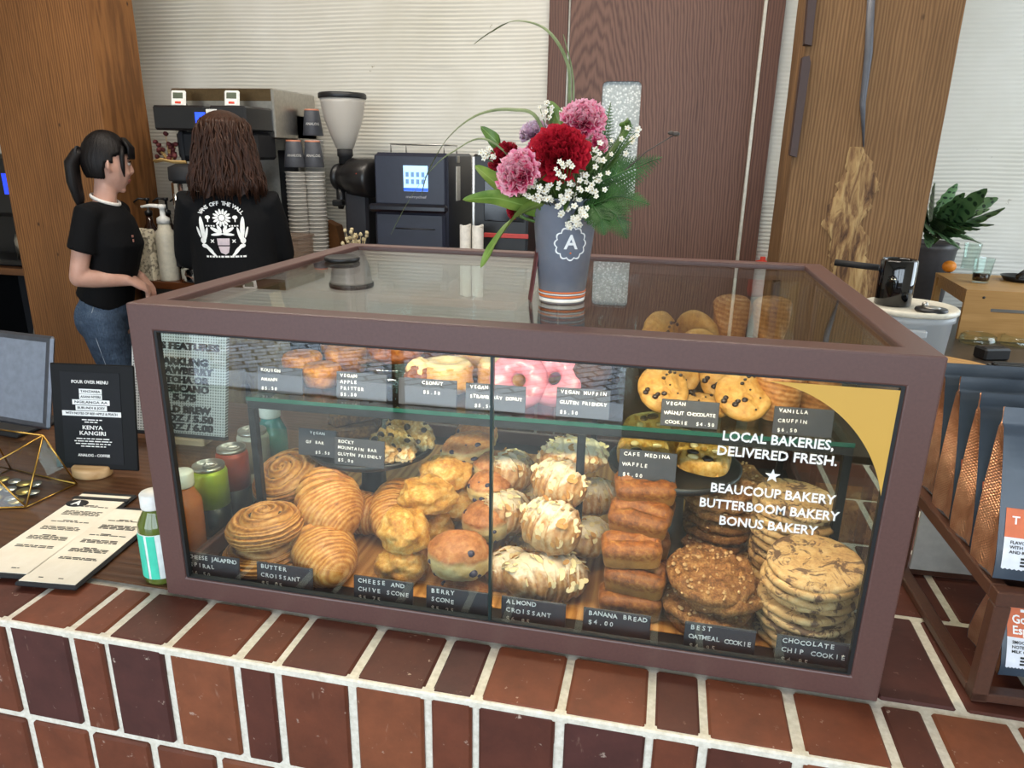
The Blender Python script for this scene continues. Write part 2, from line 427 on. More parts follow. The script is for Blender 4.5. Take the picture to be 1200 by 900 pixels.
# crack with pipe grey filler, and pale torn wood patch on the right post (parts of it)
mb = MB(); a = [(1022, -30), (1018, 60), (1011, 120), (1012, 172)]
pts = [at(x, y, 1.792) for x, y in a]
mb.tube(pts, [(.011, .01), (.012, .012), (.009, .01), (.002, .004)], 8, side=(1, 0, 0))
mb.build('crack', plain('grey_crack_filler', '#55565c', .5), PR)
k = NT('torn_pale_wood'); k.set(Roughness=.85); n = k.noise(k.coord('Object', (1, 1, .18)), 42, 5, .65, .8)
k.color(k.ramp(n, [(.36, '#4d3421'), (.46, '#7d5b3a'), (.58, '#ab8a5b'), (.75, '#c4a674')])); k.bump(n, .9, .012); m_torn = k.m
mb = MB()
def torn(u, v):
    y = 172 + (350 - 172) * u; c = 1003 - 12 * u + 6 * sin(u * 9); hw = (7 + 16 * min(1, u * 5)) * (1 + .5 * nz((u * 9, 3, v > .5)) + .25 * nz((u * 34, 7, v > .5)))
    p = at(c + hw * (2 * v - 1), y, 1.797); e = 1 - abs(2 * v - 1) ** 4
    p.y -= .006 * e * (.4 + .6 * abs(nz((v * 9, u * 5, 1)))) ; return tuple(p)
mb.grid(torn, 50, 16); mb.build('gouge', m_torn, PR, recalc=False)
# dark wooden rails screwed to the left edge of the post
for (xa, ya), (xb, yb), lab in (((955, -40), (947, 52), 'short dark wooden bracket high on the left edge of the right post'), ((945, 66), (930, 182), 'long dark wooden bracket on the left edge of the right post, below the short one')):
    p, q = at(xa, ya, 1.79), at(xb, yb, 1.79); c = (p + q) / 2; L = (p - q).length
    o = MB().prism([(-.013, -L / 2), (.008, -L / 2 - .006), (.013, L / 2 - .02), (.006, L / 2), (-.013, L / 2 - .004)], -.025, .018, RX(pi / 2)).build('wooden_bracket', plain('dark_wood', '#3b2620', .55))
    place(tag(o, lab, 'bracket'), c); o.rotation_euler = (0, atan2(p.x - q.x, p.z - q.z), 0)
# ================================================================ brick counter
brick_tints = ['#693723', '#753e27', '#562b1f', '#7f472c', '#4d2924', '#6d3925']
def brickmat(n, h):
    k = NT(n); k.set(Roughness=.55, Specular_IOR_Level=.4)
    a = k.noise(k.coord('Object'), 18, 5, .65); b = k.noise(k.coord('Object'), 55, 4, .7); c = k.noise(k.coord('Object', (1, 1, .3), (0, .5, 0)), 90, 3)
    base = hx(h); col = k.ramp(a, [(.3, tuple(x * .72 for x in base[:3]) + (1,)), (.7, tuple(min(1, x * 1.15) for x in base[:3]) + (1,))])
    col = k.mix(k.ramp(b, [(.66, (0, 0, 0, 1)), (.73, (.8, .8, .8, 1))]), col, '#c9b3a2')
    col = k.mix(k.ramp(c, [(.68, (0, 0, 0, 1)), (.8, (.35, .35, .35, 1))]), col, '#b89a86')
    k.color(col); k.bump(a, .25, .003); return k.m
m_bricks = [brickmat('brick_%d' % i, h) for i, h in enumerate(brick_tints)]
m_mortar = noisy('mortar', [(.3, '#cdc4b2'), (.7, '#e9e2d4')], 120, .8, .5, .0015)
X0, X1, YF, YB = -1.35, 1.62, -.105, .76
def top_and_front():
    mb = MB(); ms = m_bricks + [m_mortar]
    mb.box(((X0 + X1) / 2, (YF + YB) / 2 + .003, (FLOOR - .003) / 2), (X1 - X0, YB - YF - .006, -FLOOR - .003), 0, mi=6)
    mb.box(((X0 + X1) / 2, YF + .0062, -.0065), (X1 - X0, .0115, .0115), .002, mi=6)
    rnd = random.Random(5)
    ws = [.1, .054, .092, .1, .056, .1, .097, .06, .1, .103, .06, .1]
    xs = [-.174]; i = 0
    while xs[-1] < X1 - .05: xs.append(xs[-1] + ws[i % len(ws)]); i += 1
    lo = [-.174]; i = len(ws) - 1
    while lo[0] > X0 + .05: lo.insert(0, lo[0] - ws[i % len(ws)]); i -= 1
    xs = lo + xs[1:]
    g = .011
    def brick(x0, x1, y0, y1, z0, z1):
        j = lambda: rnd.uniform(-.0012, .0012)
        mb.box(((x0 + x1) / 2 + j(), (y0 + y1) / 2, (z0 + z1) / 2), (x1 - x0 - g + j(), y1 - y0, z1 - z0), .003, mi=rnd.choice((0, 0, 1, 2, 2, 3, 4, 5)))
    for a, b in zip(xs, xs[1:]):
        brick(a, b, YF + .0035, .0, -.05, rnd.uniform(-.0005, .001))
        brick(a, b, YF - .001 + rnd.uniform(0, .002), YF + .05, -.156, -.0065)
    z = -.168
    for row in range(5):
        x = X0 - rnd.uniform(0, .06); hgt = .155
        while x < X1 - .02:
            w = rnd.choice((.1, .1, .055, .09)); a, b = max(x, X0), min(x + w, X1)
            if b - a > .02: brick(a, b, YF - .001 + rnd.uniform(0, .002), YF + .05, max(z - hgt, FLOOR), z)
            x += w
        z -= hgt + .011
    ys = [.011, .19, .2, .39, .4, .57, .58, .755]
    for r in range(4):
        x = .0 - .02 - .043 * r
        while x < X1:
            w = .097; a, b = max(x, -.01), min(x + w, X1)
            if b - a > .02: brick(a, b, ys[2 * r], ys[2 * r + 1], -.05, rnd.uniform(-.0008, .0008))
            x += w
    # right end and left end courses
    for xe in (X0 - .001, X1 + .001):
        for row in range(6):
            y = YF + .06
            while y < YB - .02:
                b = min(y + .1, YB); mb.box((xe, (y + b) / 2, -.012 - .166 * row - .075), (.02, b - y - g, .15), .003, mi=rnd.choice((0, 1, 2, 3, 4, 5))); y += .1
    return mb.build('brick_counter', ms)
tag(top_and_front(), 'red brick counter with white mortar joints that carries the pastry case', 'counter')
m_ctop = wood('dark_counter_wood', '#62412b', '#422a1a', 'X', 1.2, .35, 16, (.1, .9), coat=.2)
o = MB().prism([(X0, .014), (-.006, .008), (-.006, .76), (X0, .76)], 0.0012, .0045).build('counter_board', m_ctop)
tag(o, 'dark wooden counter board left of the pastry case, under the menus', 'counter board')
# ================================================================ pastry case
CW, CD, CH, FR, FT = .95, .68, .4256, .034, .011
case = thing('pastry_case', 'long brown metal framed glass pastry case on the brick counter', 'display case', (0, 0, 0))
mb = MB()
def bar(a, b, t=FR, bv=.003): # axis aligned square bar between two corner points (outer corners)
    c = [(p + q) / 2 for p, q in zip(a, b)]; d = [abs(p - q) for p, q in zip(a, b)]; mb.box(c, d, bv)
def ring(ox0, ox1, oz0, oz1, ix0, ix1, iz0, iz1, d0, d1, M):
    o_ = [(ox0, oz0), (ox1, oz0), (ox1, oz1), (ox0, oz1)]; n_ = [(ix0, iz0), (ix1, iz0), (ix1, iz1), (ix0, iz1)]
    vs = [(a, b, d) for d in (d0, d1) for L_ in (o_, n_) for a, b in L_]; fs = []
    for k in range(4):
        q = (k + 1) % 4
        fs += [(k, q, 4 + q, 4 + k), (8 + k, 12 + k, 12 + q, 8 + q), (k, 8 + k, 8 + q, q), (4 + k, 4 + q, 12 + q, 12 + k)]
    mb.add(vs, fs, M)
MF = frame((0, 0, 0), (1, 0, 0), (0, 0, 1), (0, 1, 0))
ring(0, CW, .0015, CH - .0004, FR, CW - FR, .0325, CH - FR, 0, FT, MF)
ring(0, CW, .0015, CH - .0004, FR, CW - FR, .0325, CH - FR, CD - FT, CD, MF)
ring(.0004, CW - .0004, .0004, CD - .0004, FR, CW - FR, FR, CD - FR, CH - FT, CH, I4)
MS_ = frame((0, 0, 0), (0, 1, 0), (0, 0, 1), (1, 0, 0))
for x in (.0004, CW - FT - .0004): ring(.002, CD - .002, .0015, CH - .004, FR, CD - FR, .0325, CH - FR, x, x + FT, MS_)
cfo = mb.build('case_frame', m_frame, case); bvm = cfo.modifiers.new('bevel', 'BEVEL'); bvm.width = .0022; bvm.segments = 2; bvm.limit_method = 'ANGLE'
m_gasket = plain('black_gasket', '#0d0d0e', .6)
mb = MB(); g0, g1, gz0, gz1 = FR, CW - FR, .0325, CH - FR
for x in (g0 + .002, g1 - .002): mb.box((x, .006, (gz0 + gz1) / 2), (.004, .008, gz1 - gz0))
for z in (gz0 + .001, gz1 - .001): mb.box(((g0 + g1) / 2, .006, z), (g1 - g0 - .008, .008, .002))
mb.build('gasket', m_gasket, case)
SEAM = .476
mb = MB(); mb.box(((g0 + SEAM) / 2, .0085, (gz0 + gz1) / 2), (SEAM - g0 + .002, .003, gz1 - gz0)); pL = mb.build('front_pane', m_front, case)
mb = MB(); mb.box(((g1 + SEAM) / 2, .0045, (gz0 + gz1) / 2), (g1 - SEAM + .002, .003, gz1 - gz0)); pR_ = mb.build('front_pane', m_front, case)
MB().box((SEAM, .0065, (gz0 + gz1) / 2), (.0035, .008, gz1 - gz0)).build('pane_seam', plain('seam_dark', '#20302e', .3), case)
MB().box((CW / 2, CD / 2, CH - .008), (CW - 2 * FR + .004, CD - 2 * FR + .004, .006)).build('top_pane', m_glass, case)
for x in (.005, CW - .005): MB().box((x, CD / 2, (gz0 + gz1) / 2), (.004, CD - 2 * FR + .004, gz1 - gz0)).build('side_pane', m_glass, case)
for x0, x1, y in ((g0, .5, CD - .010), (.47, g1, CD - .018)):
    d = MB().box(((x0 + x1) / 2, y, (gz0 + gz1) / 2), (x1 - x0, .004, gz1 - gz0)).build('sliding_door', m_glass, case)
MB().box((CW / 2, CD / 2, .0035), (CW - .024, CD - .024, .003)).build('floor_panel', m_black, case)
ls = MB().box((CW / 2, .043, CH - FR - .004), (CW - .09, .012, .007), .002).build('light_strip', plain('led_strip', '#fff0d8', .4, emit=0), case)
area('case_light_strip_light', (CW / 2, .045, CH - FR - .010), (CW / 2, .24, .02), .84, .012, 6.0, (1, .80, .56))
# vinyl on the front glass
m_yel = plain('yellow_vinyl', '#cfa044', .5, var=0)
ax, az, R_ = .770, .2245, .1545
poly = [(.918, .3865), (ax, .3865)] + [(ax + .147 * sin(t), az + .1615 * cos(t)) for t in [i * pi / 2 / 28 for i in range(29)]] + [(.918, az - .004)]
pp = [(.918, .3865)] + [(ax + .147 * sin(t), az + .1615 * cos(t)) for t in [i * pi / 2 / 28 for i in range(29)]]
MB().prism([(x, z) for x, z in pp], .0, .0006, frame((0, .0028, 0), (1, 0, 0), (0, 0, 1), (0, -1, 0))).build('yellow_corner_vinyl', m_yel, pR_)
mb = MB(); VM = lambda x, z: frame((x, .0028, z), (1, 0, 0), (0, 0, 1), (0, -1, 0))
def fit(mb, txt, x0, x1, z, M=VM, bold=.012, mi=0, h=None, ext=.0003):
    vs, _ = text_geo(txt, 'CENTER', bold, 1.0); w = max(v[0] for v in vs) - min(v[0] for v in vs)
    s = (x1 - x0) / w; hh = h or s * .98
    mb.text(txt, 1, M((x0 + x1) / 2, z) @ SC(s, hh, 1), mi, bold=bold, ext=ext)
for t, x0, x1, z in (('LOCAL BAKERIES,', .7405, .8565, .3185), ('DELIVERED FRESH.', .7365, .8625, .3005), ('BEAUCOUP BAKERY', .7335, .867, .2545), ('BUTTERBOOM BAKERY', .723, .8735, .2348), ('BONUS BAKERY', .747, .8535, .2145)): fit(mb, t, x0, x1, z, h=.0157, bold=.018)
mb.prism([((.0085 if i % 2 == 0 else .0034) * sin(i * pi / 5), (.0085 if i % 2 == 0 else .0034) * cos(i * pi / 5)) for i in range(10)], 0, .0003, VM(.7985, .2765))
mb.build('vinyl_lettering', m_ink, pR_)
# boards lining the case floor
FZ = .0065
for x0, x1, lab in ((.04, .333, 'left oak serving board under the spirals and croissants'), (.335, .628, 'middle oak serving board under the scones and almond croissants'), (.63, .91, 'right oak serving board under the banana bread and cookies')):
    o = MB().box((0, 0, 0), (x1 - x0, .55, .0014), .0004).build('serving_board', m_oakboard)
    place(tag(o, lab, 'board', 'oak boards lining the case floor'), ((x0 + x1) / 2, .345, .0059))
# shelf
SHZ = .25
sh = thing('glass_shelf', 'clear glass shelf on thin black legs inside the pastry case', 'shelf', (.4825, .385, 0), radians(2.2))
SW, SD = .885, .40
MB().box((0, 0, SHZ - .003), (SW, SD, .006)).build('shelf_pane', m_shelfglass, sh)
mb = MB(); mb.box((0, -SD / 2 - .0006, SHZ - .003), (SW, .0012, .0062)); mb.box((0, SD / 2 + .0006, SHZ - .003), (SW, .0012, .0062)); mb.build('polished_edge', m_edge, sh)
mb = MB()
for y in (-SD / 2 + .006, SD / 2 - .006): mb.box((0, y, SHZ - .0125), (SW, .012, .012), .001)
for x in (-SW / 2 + .006, SW / 2 - .006): mb.box((x, 0, SHZ - .0125), (.012, SD - .024, .012), .001)
mb.build('shelf_frame', m_black_iron, sh)
for x in (-SW / 2 + .006, .075, SW / 2 - .006):
    for y in (-SD / 2 + .006, SD / 2 - .006): MB().box((x, y, (SHZ - .0185 + .0066) / 2), (.012, .012, SHZ - .0185 - .0066), .001).build('leg', m_black_iron, sh)
# cake stands
m_slate = plain('black_slate', '#1d1f22', .35)
def stand(x, y, z, r, label, pedestal):
    t = thing('cake_stand', label, 'cake stand', (x, y, FZ + .0006))
    z -= FZ + .0006
    MB().lathe([(.01, z - .016), (r * .9, z - .012), (r, z - .006), (r + .002, z + .003), (r - .004, z + .003), (r - .01, z - .002), (.0, z - .002)], 48).build('plate', m_slate, t)
    MB().lathe([(.036, 0), (.037, .006), (.030, .014), (.026, .03), (.03, .036), (.022, .046), (.02, z - .04), (.028, z - .026), (.036, z - .014)], 32).build('pedestal', m_slate if not pedestal else pedestal, t)
    return t
LS = at(437, 531, .31); RS = at(788, 566, .27)
stand(LS.x, .31, .132, .108, 'black round cake stand holding the dessert bars, under the left half of the shelf', None)
stand(RS.x, .285, .160, .10, 'black round cake stand holding the waffles, under the right half of the shelf', plain('pewter_pedestal', '#5d5b55', .35, .5))
# ---------------------------------------------------------------- price tags
def price_tag(p, w, h, lines, label, group, rz=0, tilt=.16, just=None, seed=0, txt=.0082):
    t = thing('price_tag', label, 'price tag', p, rz, group)
    M = RX(-tilt)
    MB().box((0, 0, h / 2), (w, .003, h), .0006, M).build('card', m_card, t)
    MB().prism([(0, .002), (.02, .002), (.0, h * .62)], -.012, .012, M @ frame((0, .0014, 0), (0, 1, 0), (0, 0, 1), (1, 0, 0))).build('easel_foot', m_card, t)
    mb = MB(); rnd = random.Random(seed); n = len(lines)
    for i, ln in enumerate(lines):
        st, x0 = (ln, .07) if isinstance(ln, str) else ln
        z = h * (.86 - i * ((.56 if group == G1 else .70) / max(2, n - 1))) if n > 1 else h * .6
        step = min(txt * .84, (w * (.95 - x0)) / max(1, len(st)))
        for j, ch in enumerate(st):
            if ch == ' ': continue
            mb.text(ch, txt * 1.06, M @ frame((-w / 2 + w * x0 + step * (j + .5), -.0017, z + rnd.uniform(-.0006, .0006)), (1, 0, 0), (0, 0, 1), (0, -1, 0)) @ RZ(rnd.uniform(-.06, .06)), bold=.012)
    mb.build('tape_lettering', m_ink, t)
    return t
G1, G2, G3 = 'price tags along the case floor', 'price tags along the upper shelf', 'price tags on the cake stands'
TY = .030
def ptag(px, py, Y, w, h, z=None, **k):
    p = at(px, py, Y); p.z = z if z is not None else p.z; return price_tag(p, w, h, **k)
for (px, py, lines, lab) in (
    (250, 680, ['CHEESE JALAPENO', 'SPIRAL', '$6.50'], 'charcoal price tag reading cheese jalapeno spiral, at the left end of the case floor'),
    (334, 691, ['BUTTER', 'CROISSANT', '$5.05'], 'charcoal price tag reading butter croissant, in front of the two croissants'),
    (449, 707, ['CHEESE AND', 'CHIVE SCONE', '$5.75'], 'charcoal price tag reading cheese and chive scone'),
    (535, 718, ['BERRY', 'SCONE', '$5.25'], 'charcoal price tag reading berry scone, left of the pane seam'),
    (624, 733, ['ALMOND', 'CROISSANT', '$6.85'], 'charcoal price tag reading almond croissant'),
    (721, 747, ['BANANA BREAD', '$4.00'], 'charcoal price tag reading banana bread, in front of the small loaves'),
    (841, 766, ['BEST', 'OATMEAL COOKIE', '$4.95'], 'charcoal price tag reading best oatmeal cookie'),
    (950, 781, ['CHOCOLATE', 'CHIP COOKIE', '$4.85'], 'charcoal price tag reading chocolate chip cookie, at the right end of the case floor')):
    ptag(px, py, TY, .0865, .0455, z=FZ + .0006, lines=lines, label=lab, group=G1, seed=px, tilt=.1)
for (px, py, Y, w, h, lines, lab) in (
    (329, 463, .195, .074, .0415, ['KOUIGN', 'AMANN', '$5.50'], 'charcoal price tag reading kouign amann, at the left end of the shelf'),
    (424, 472, .198, .08, .042, ['VEGAN', 'APPLE', 'FRITTER', '$5.50'], 'charcoal price tag reading vegan apple fritter, in front of the glazed fritter'),
    (501, 481, .198, .09, .041, [('CRONUT', .4), ('$5.50', .42)], 'grey price tag reading cronut, on the shelf'),
    (580, 489, .201, .09, .04, ['VEGAN', 'STRAWBERRY DONUT', ('$5.50', .15)], 'grey price tag reading vegan strawberry donut, behind the pane seam'),
    (682, 490, .205, .077, .043, ['VEGAN MUFFIN', 'GLUTEN FRIENDLY', '$5.50'], 'grey price tag reading vegan muffin gluten friendly'),
    (807, 498, .205, .079, .0385, ['VEGAN', 'WALNUT CHOCOLATE', ('COOKIE  $4.50', .08)], 'charcoal price tag reading vegan walnut chocolate cookie'),
    (939, 510, .212, .078, .039, ['VANILLA', 'CRUFFIN', '$6.50'], 'charcoal price tag reading vanilla cruffin, at the right end of the shelf')):
    ptag(px, py, Y, w, h, z=SHZ + .0004, lines=lines, label=lab, group=G2, seed=px, tilt=.12, rz=radians(2), txt=.0066)
ptag(372, 537, .225, .066, .045, lines=[('VEGAN', .3), ('GF BAR', .2), ('$5.50', .45)], label='charcoal price tag reading vegan GF bar, leaning on the left cake stand', group=G3, seed=2, txt=.0064, z=.1355)
ptag(421, 547, .205, .0845, .044, lines=['ROCKY', 'MOUNTAIN BAR', 'GLUTEN FRIENDLY', '$5.00'], label='charcoal price tag reading rocky mountain bar, leaning on the left cake stand', group=G3, seed=3, txt=.0066, z=.1355)
ptag(757, 566, .20, .082, .045, lines=['CAFE MEDINA', 'WAFFLE', '$5.00'], label='charcoal price tag for the waffles, leaning on the right cake stand', group=G3, seed=4, txt=.0072, z=.1635)
# ================================================================ pastries
def pastry_mat(name, c_dark, c_mid, c_light, scale=30, bump=.5, bd=.002, rough=.5, up=0, sugar=None, extra=None, spec=.4):
    k = NT(name); k.set(Roughness=rough, Specular_IOR_Level=spec)
    co = k.coord('Object'); a = k.noise(co, scale, 5, .65); b = k.noise(co, scale * 4, 4, .7)
    h = k.mix(.35, a, b); c = k.ramp(h, [(.32, c_dark), (.5, c_mid), (.68, c_light)])
    if extra: c = extra(k, co, c)
    k.color(c); k.bump(h, bump, bd); return k.m
# laminated dough: stripes follow the pt attribute
def laminated(name, dark, mid, light, freq=34, sugar=False, dusty=0, amp=.34, dist=8.0):
    k = NT(name); k.set(Roughness=.42, Specular_IOR_Level=.45)
    s = k.sep(k.coord('pt')); co = k.coord('Object'); n = k.noise(co, 26, 4, .6); f = k.noise(co, 140, 3, .6)
    ph = k.math('ADD', k.math('MULTIPLY', s[0], freq), k.math('MULTIPLY', n, dist))
    w = k.math('ADD', k.math('MULTIPLY', k.math('SINE', ph), .5), .5)
    n2 = k.noise(co, 11, 4, .65); h = k.mix(.5, f, n2); h2 = k.mix(amp, h, w)
    c = k.ramp(h2, [(.30, dark), (.48, mid), (.66, light)])
    if dusty:
        g = k.n('NewGeometry').outputs['Normal']; gs = k.sep(g)
        m = k.ramp(k.mix(.5, gs[2], k.noise(co, 60, 4, .7)), [(.50, (0, 0, 0, 1)), (.66, (dusty,) * 3 + (1,))]); c = k.mix(m, c, '#f2e6cf')
    oi = k.n('ObjectInfo').outputs['Random']; c = k.mix(1.0, c, k.ramp(oi, [(0, (.82, .8, .78, 1)), (1, (1, 1, 1, 1))]), 'MULTIPLY')
    k.color(c); k.bump(h2, .7, .0022); return k.m
m_crois = laminated('butter_crust', '#8f4f1b', '#c98539', '#e6b469', amp=.17)
m_spiral = laminated('spiral_crust', '#6b3d14', '#b1742f', '#d8a45e', 20, amp=.22)
m_alm = laminated('almond_crust', '#7d4d24', '#b8834c', '#d9b685', 20, dusty=.8, amp=.14)
m_flake = plain('almond_flake', '#ecd5a4', .6)
m_nut = plain('almond_flake_toasted', '#c08a48', .6)
m_jal = plain('baked_filling', '#3b2d14', .5)
def crust(name, d, m, l, side=None, rnd=.15, **kw):
    def ex(k, co, c):
        if side:
            z = k.sep(k.coord('Generated'))[2]; q = k.math('ADD', z, k.math('MULTIPLY', k.math('SUBTRACT', k.noise(co, 22, 3), .5), .45))
            c = k.mix(k.ramp(q, [(side[1] - .05, (1, 1, 1, 1)), (side[1] + .08, (0, 0, 0, 1))]), c, k.ramp(k.noise(co, 45, 4), [(.35, side[2]), (.65, side[0])]))
        oi = k.n('ObjectInfo').outputs['Random']; return k.mix(1.0, c, k.ramp(oi, [(0, (1 - rnd,) * 3 + (1,)), (1, (1, 1, 1, 1))]), 'MULTIPLY')
    return pastry_mat(name, d, m, l, extra=ex, **kw)
m_cheese = crust('cheese_scone_crust', '#a5621f', '#d39a44', '#efcd84', scale=34, bump=.7, bd=.003)
m_berry = crust('berry_scone_crust', '#8a4b22', '#b87440', '#d49a62', side=('#e6cf96', .5, '#c9a565'), scale=30, bump=.6, bd=.003)
m_blue = plain('blueberry', '#2c2740', .35)
m_banana = crust('banana_loaf_crust', '#64300f', '#9c5a22', '#c58a44', rnd=.38, side=('#b87f3e', .42, '#94602a'), scale=36, bump=.6, bd=.002)
m_oat = crust('oat_cookie', '#5f3517', '#9a622f', '#c9955a', scale=95, bump=1.0, bd=.004, rough=.6)
m_oatflake = plain('oat_flakes', '#c39a68', .7)
def chips(k, co, c):
    n = k.noise(co, 34, 4, .7, 1.5); c = k.mix(k.ramp(n, [(.51, (0, 0, 0, 1)), (.58, (.9, .9, .9, 1))]), c, '#54352a'); return c
m_choc = pastry_mat('choc_chip_cookie', '#a07444', '#c79d68', '#d9b887', 26, .7, .003, .6, extra=chips)
m_chip = plain('dark_chocolate', '#2b1812', .35)
m_walnut = crust('walnut_cookie', '#a86f2c', '#d09a4c', '#e2b56b', scale=30, bump=.7, bd=.003)
m_cruff = laminated('cruffin_crust', '#77411c', '#b5783f', '#d9a870', 46, amp=.13)
m_frit = crust('fritter_crust', '#5a2c10', '#8c4c1d', '#b0702f', scale=24, bump=.8, bd=.004)
m_glaze = plain('pale_glaze', '#e7c78d', .25, spec=.6)
m_pinkglaze = plain('pink_glaze', '#d98593', .25, spec=.6)
m_dough = crust('fried_dough', '#b0743a', '#d39b55', '#e4b878', scale=20, bump=.3)
m_muf = crust('dark_muffin', '#2c1a12', '#4c3020', '#6b4630', scale=50, bump=.8, bd=.003)
m_bar = crust('dark_bar', '#2e1a10', '#5b3a1f', '#8a6236', scale=60, bump=.8, bd=.003)
m_rocky = crust('rocky_bar', '#7c4f22', '#c99a58', '#eddcb6', scale=34, bump=.8, bd=.003)
m_waf = crust('waffle_crust', '#a66a20', '#d6a04a', '#edca85', scale=26, bump=.4)

def croissant_mb(L=.062, r0=.034, curve=.5, seed=0, steps=4, flat=.86, flakes=0, rough=.0012):
    mb = MB(); nu, nv = 84, 36; rc = L / max(.2, curve)
    def f(u, v):
        t = 2 * u - 1; phi = t * curve; a = 2 * pi * v
        env = max(0.0, 1 - abs(t) ** 2.4) ** .55
        # rolled layers: the radius steps down at every overlap towards the tips
        q = abs(t) * steps + .18 * sin(a + (1 if t > 0 else -1) * 1.1); fr = q - math.floor(q)
        step = 1 + .14 * (1 - fr) * (1 if abs(t) < .97 else 0) - .07
        r = r0 * (.17 + .83 * env) * step if abs(t) < .995 else r0 * .10
        if abs(t) >= .999: r = .0005
        p = Vector((rc * sin(phi), rc * (1 - cos(phi)), 0)); tn = Vector((cos(phi), sin(phi), 0)); nr = Vector((-sin(phi), cos(phi), 0))
        d = nr * cos(a) + Vector((0, 0, 1)) * sin(a) * flat
        x = p + d * r; x += d * (rough * fbm(x, 60, seed) + .0016 * nz(x, 26, seed)); 
        if x.z < -r0 * .62: x.z = -r0 * .62 + (x.z + r0 * .62) * .15
        return tuple(x)
    mb.grid(f, nu, nv, False, True, ptf=lambda u, v: (abs(2 * u - 1) * steps * .55 + .03 * sin(2 * pi * v), v, u))
    if flakes:
        rnd = random.Random(seed)
        vs = [Vector(v) for v in mb.v]
        for i in range(flakes):
            k = rnd.randrange(len(vs)); p = vs[k]
            if p.z < r0 * .1: continue
            c = Vector((rc * sin((2 * mb.p[k][2] - 1) * curve), rc * (1 - cos((2 * mb.p[k][2] - 1) * curve)), 0)); n = (p - c).normalized()
            q = (n + Vector((rnd.uniform(-.5, .5), rnd.uniform(-.5, .5), rnd.uniform(-.2, .5)))).normalized().to_track_quat('Z', 'Y').to_matrix().to_4x4()
            s = rnd.uniform(.0045, .0085)
            mb.prism([(s * cos(w * pi / 4), s * .62 * sin(w * pi / 4)) for w in range(8)], -.0004, .0006, T(*(p + n * .001)) @ q @ RZ(rnd.uniform(0, 6)), mi=rnd.choice((1, 1, 2)))
    return mb
def spiral_mb(R=.058, H=.052, turns=3.2, seed=0, hand=1):
    mb = MB(); nu, nv = 70, 72
    prof = []
    def f(u, v):
        th = 2 * pi * v
        if u < .52:
            s = u / .52; rho = s * R * .93; ph = s * turns - hand * v
            fr = ph - math.floor(ph); ridge = (4 * fr * (1 - fr)) ** .6
            z = H * (.86 - .20 * s ** 3) + (.0105 * ridge - .006) * min(1, s * 4 + .35) + .006 * (1 - s)
            r = rho
        elif u < .9:
            s = (u - .52) / .38; a = s * pi
            r = R * (.93 + .09 * sin(a)) ; z = H * (.66 - .58 * s)
            r += .0022 * sin(s * 26 + 2.2 * sin(th * 1.0 + seed) + 3 * v)
        else:
            s = (u - .9) / .1; r = R * .93 * (1 - s); z = H * .08 * (1 - s)
        k = 1 + .05 * nz((cos(th), sin(th), u * 2), 1.3, seed)
        x, y = r * cos(th) * k, r * sin(th) * k; w = .0022 * fbm((x, y, z), 45, seed)
        return (x * (1 + w * 4), y * (1 + w * 4), max(0, z + (w if u < .85 else 0)))
    def p(u, v):
        if u < .52: return (u / .52 * turns * 1.0 - hand * v + .0, v, 0)
        return (turns + 4.2 * (u - .52) / .38 + .25 * sin(6 * pi * v) * .3, v, 0)
    mb.grid(f, nu, nv, False, True, ptf=lambda u, v: (p(u, v)[0] * .62, v, u))
    rnd = random.Random(seed)
    for i in range(9):
        a, r = rnd.uniform(0, 6.3), rnd.uniform(.006, .035); mb.ell((r * cos(a), r * sin(a), H * .86), (rnd.uniform(.003, .007), .003, .004), 6, 8, mi=1)
    return mb
def blob_mb(rx, ry, rz, amp=.12, fq=1.6, seed=0, flat=-.55, nu=40, nv=56, crag=.03, cap=None):
    mb = MB()
    def g(u, v):
        a = pi * u; b = 2 * pi * v; d = Vector((sin(a) * cos(b), sin(a) * sin(b), -cos(a)))
        e = Vector((d.x, d.y, math.copysign(abs(d.z) ** .9, d.z)))
        k = 1 + amp * nz(d, fq, seed) + crag * fbm(d, 7, seed, 4)
        if cap is not None and d.z > cap: k *= 1.045 - .02 * d.z
        x, y, z = e.x * rx * k, e.y * ry * k, e.z * rz * k
        return (x, y, max(z, flat * rz + .12 * (z - flat * rz)) if z < flat * rz else z)
    mb.grid(g, nu, nv, False, True); return mb
def dots(mb, n, rx, ry, rz, r0, mi, seed, zlo=-.6, zhi=1, sink=.55):
    rnd = random.Random(seed)
    for i in range(n):
        z = rnd.uniform(zlo, zhi); a = rnd.uniform(0, 2 * pi); q = sqrt(max(0, 1 - z * z)); r = r0 * rnd.uniform(.7, 1.3)
        mb.ell((rx * q * cos(a) * (1 - sink * r / rx * .5), ry * q * sin(a), rz * z), (r, r * rnd.uniform(.7, 1), r * .8), 7, 9, mi=mi)
    return mb
def cookie_mb(R, h, seed=0, amp=.06, edge=.4, dome=.15, bump=.0012, nu=34, nv=72, wav=.0):
    mb = MB()
    def f(u, v):
        th = 2 * pi * v; e = nz((cos(th), sin(th), 0), 1.1, seed) * amp + nz((cos(th), sin(th), 4), 4, seed) * amp * .35
        Rk = R * (1 + e)
        if u < .5: s = u / .5; r = s * (1 - edge * h / R); z = h * (1 + dome * (1 - s * s))
        elif u < .68: s = (u - .5) / .18; r = 1 - edge * h / R + edge * h / R * sin(s * pi); z = h * (.5 + .5 * cos(s * pi)); z = max(z, 0)
        else: s = (u - .68) / .32; r = (1 - edge * h / R) * (1 - s); z = 0
        x, y = Rk * r * cos(th), Rk * r * sin(th)
        w = wav * nz((cos(th), sin(th), 9), 1.0, seed) * r * r
        b = bump * fbm((x, y, 0), 55, seed, 4) if u < .7 else 0
        return (x, y, z + b + w)
    mb.grid(f, nu, nv, False, True); return mb
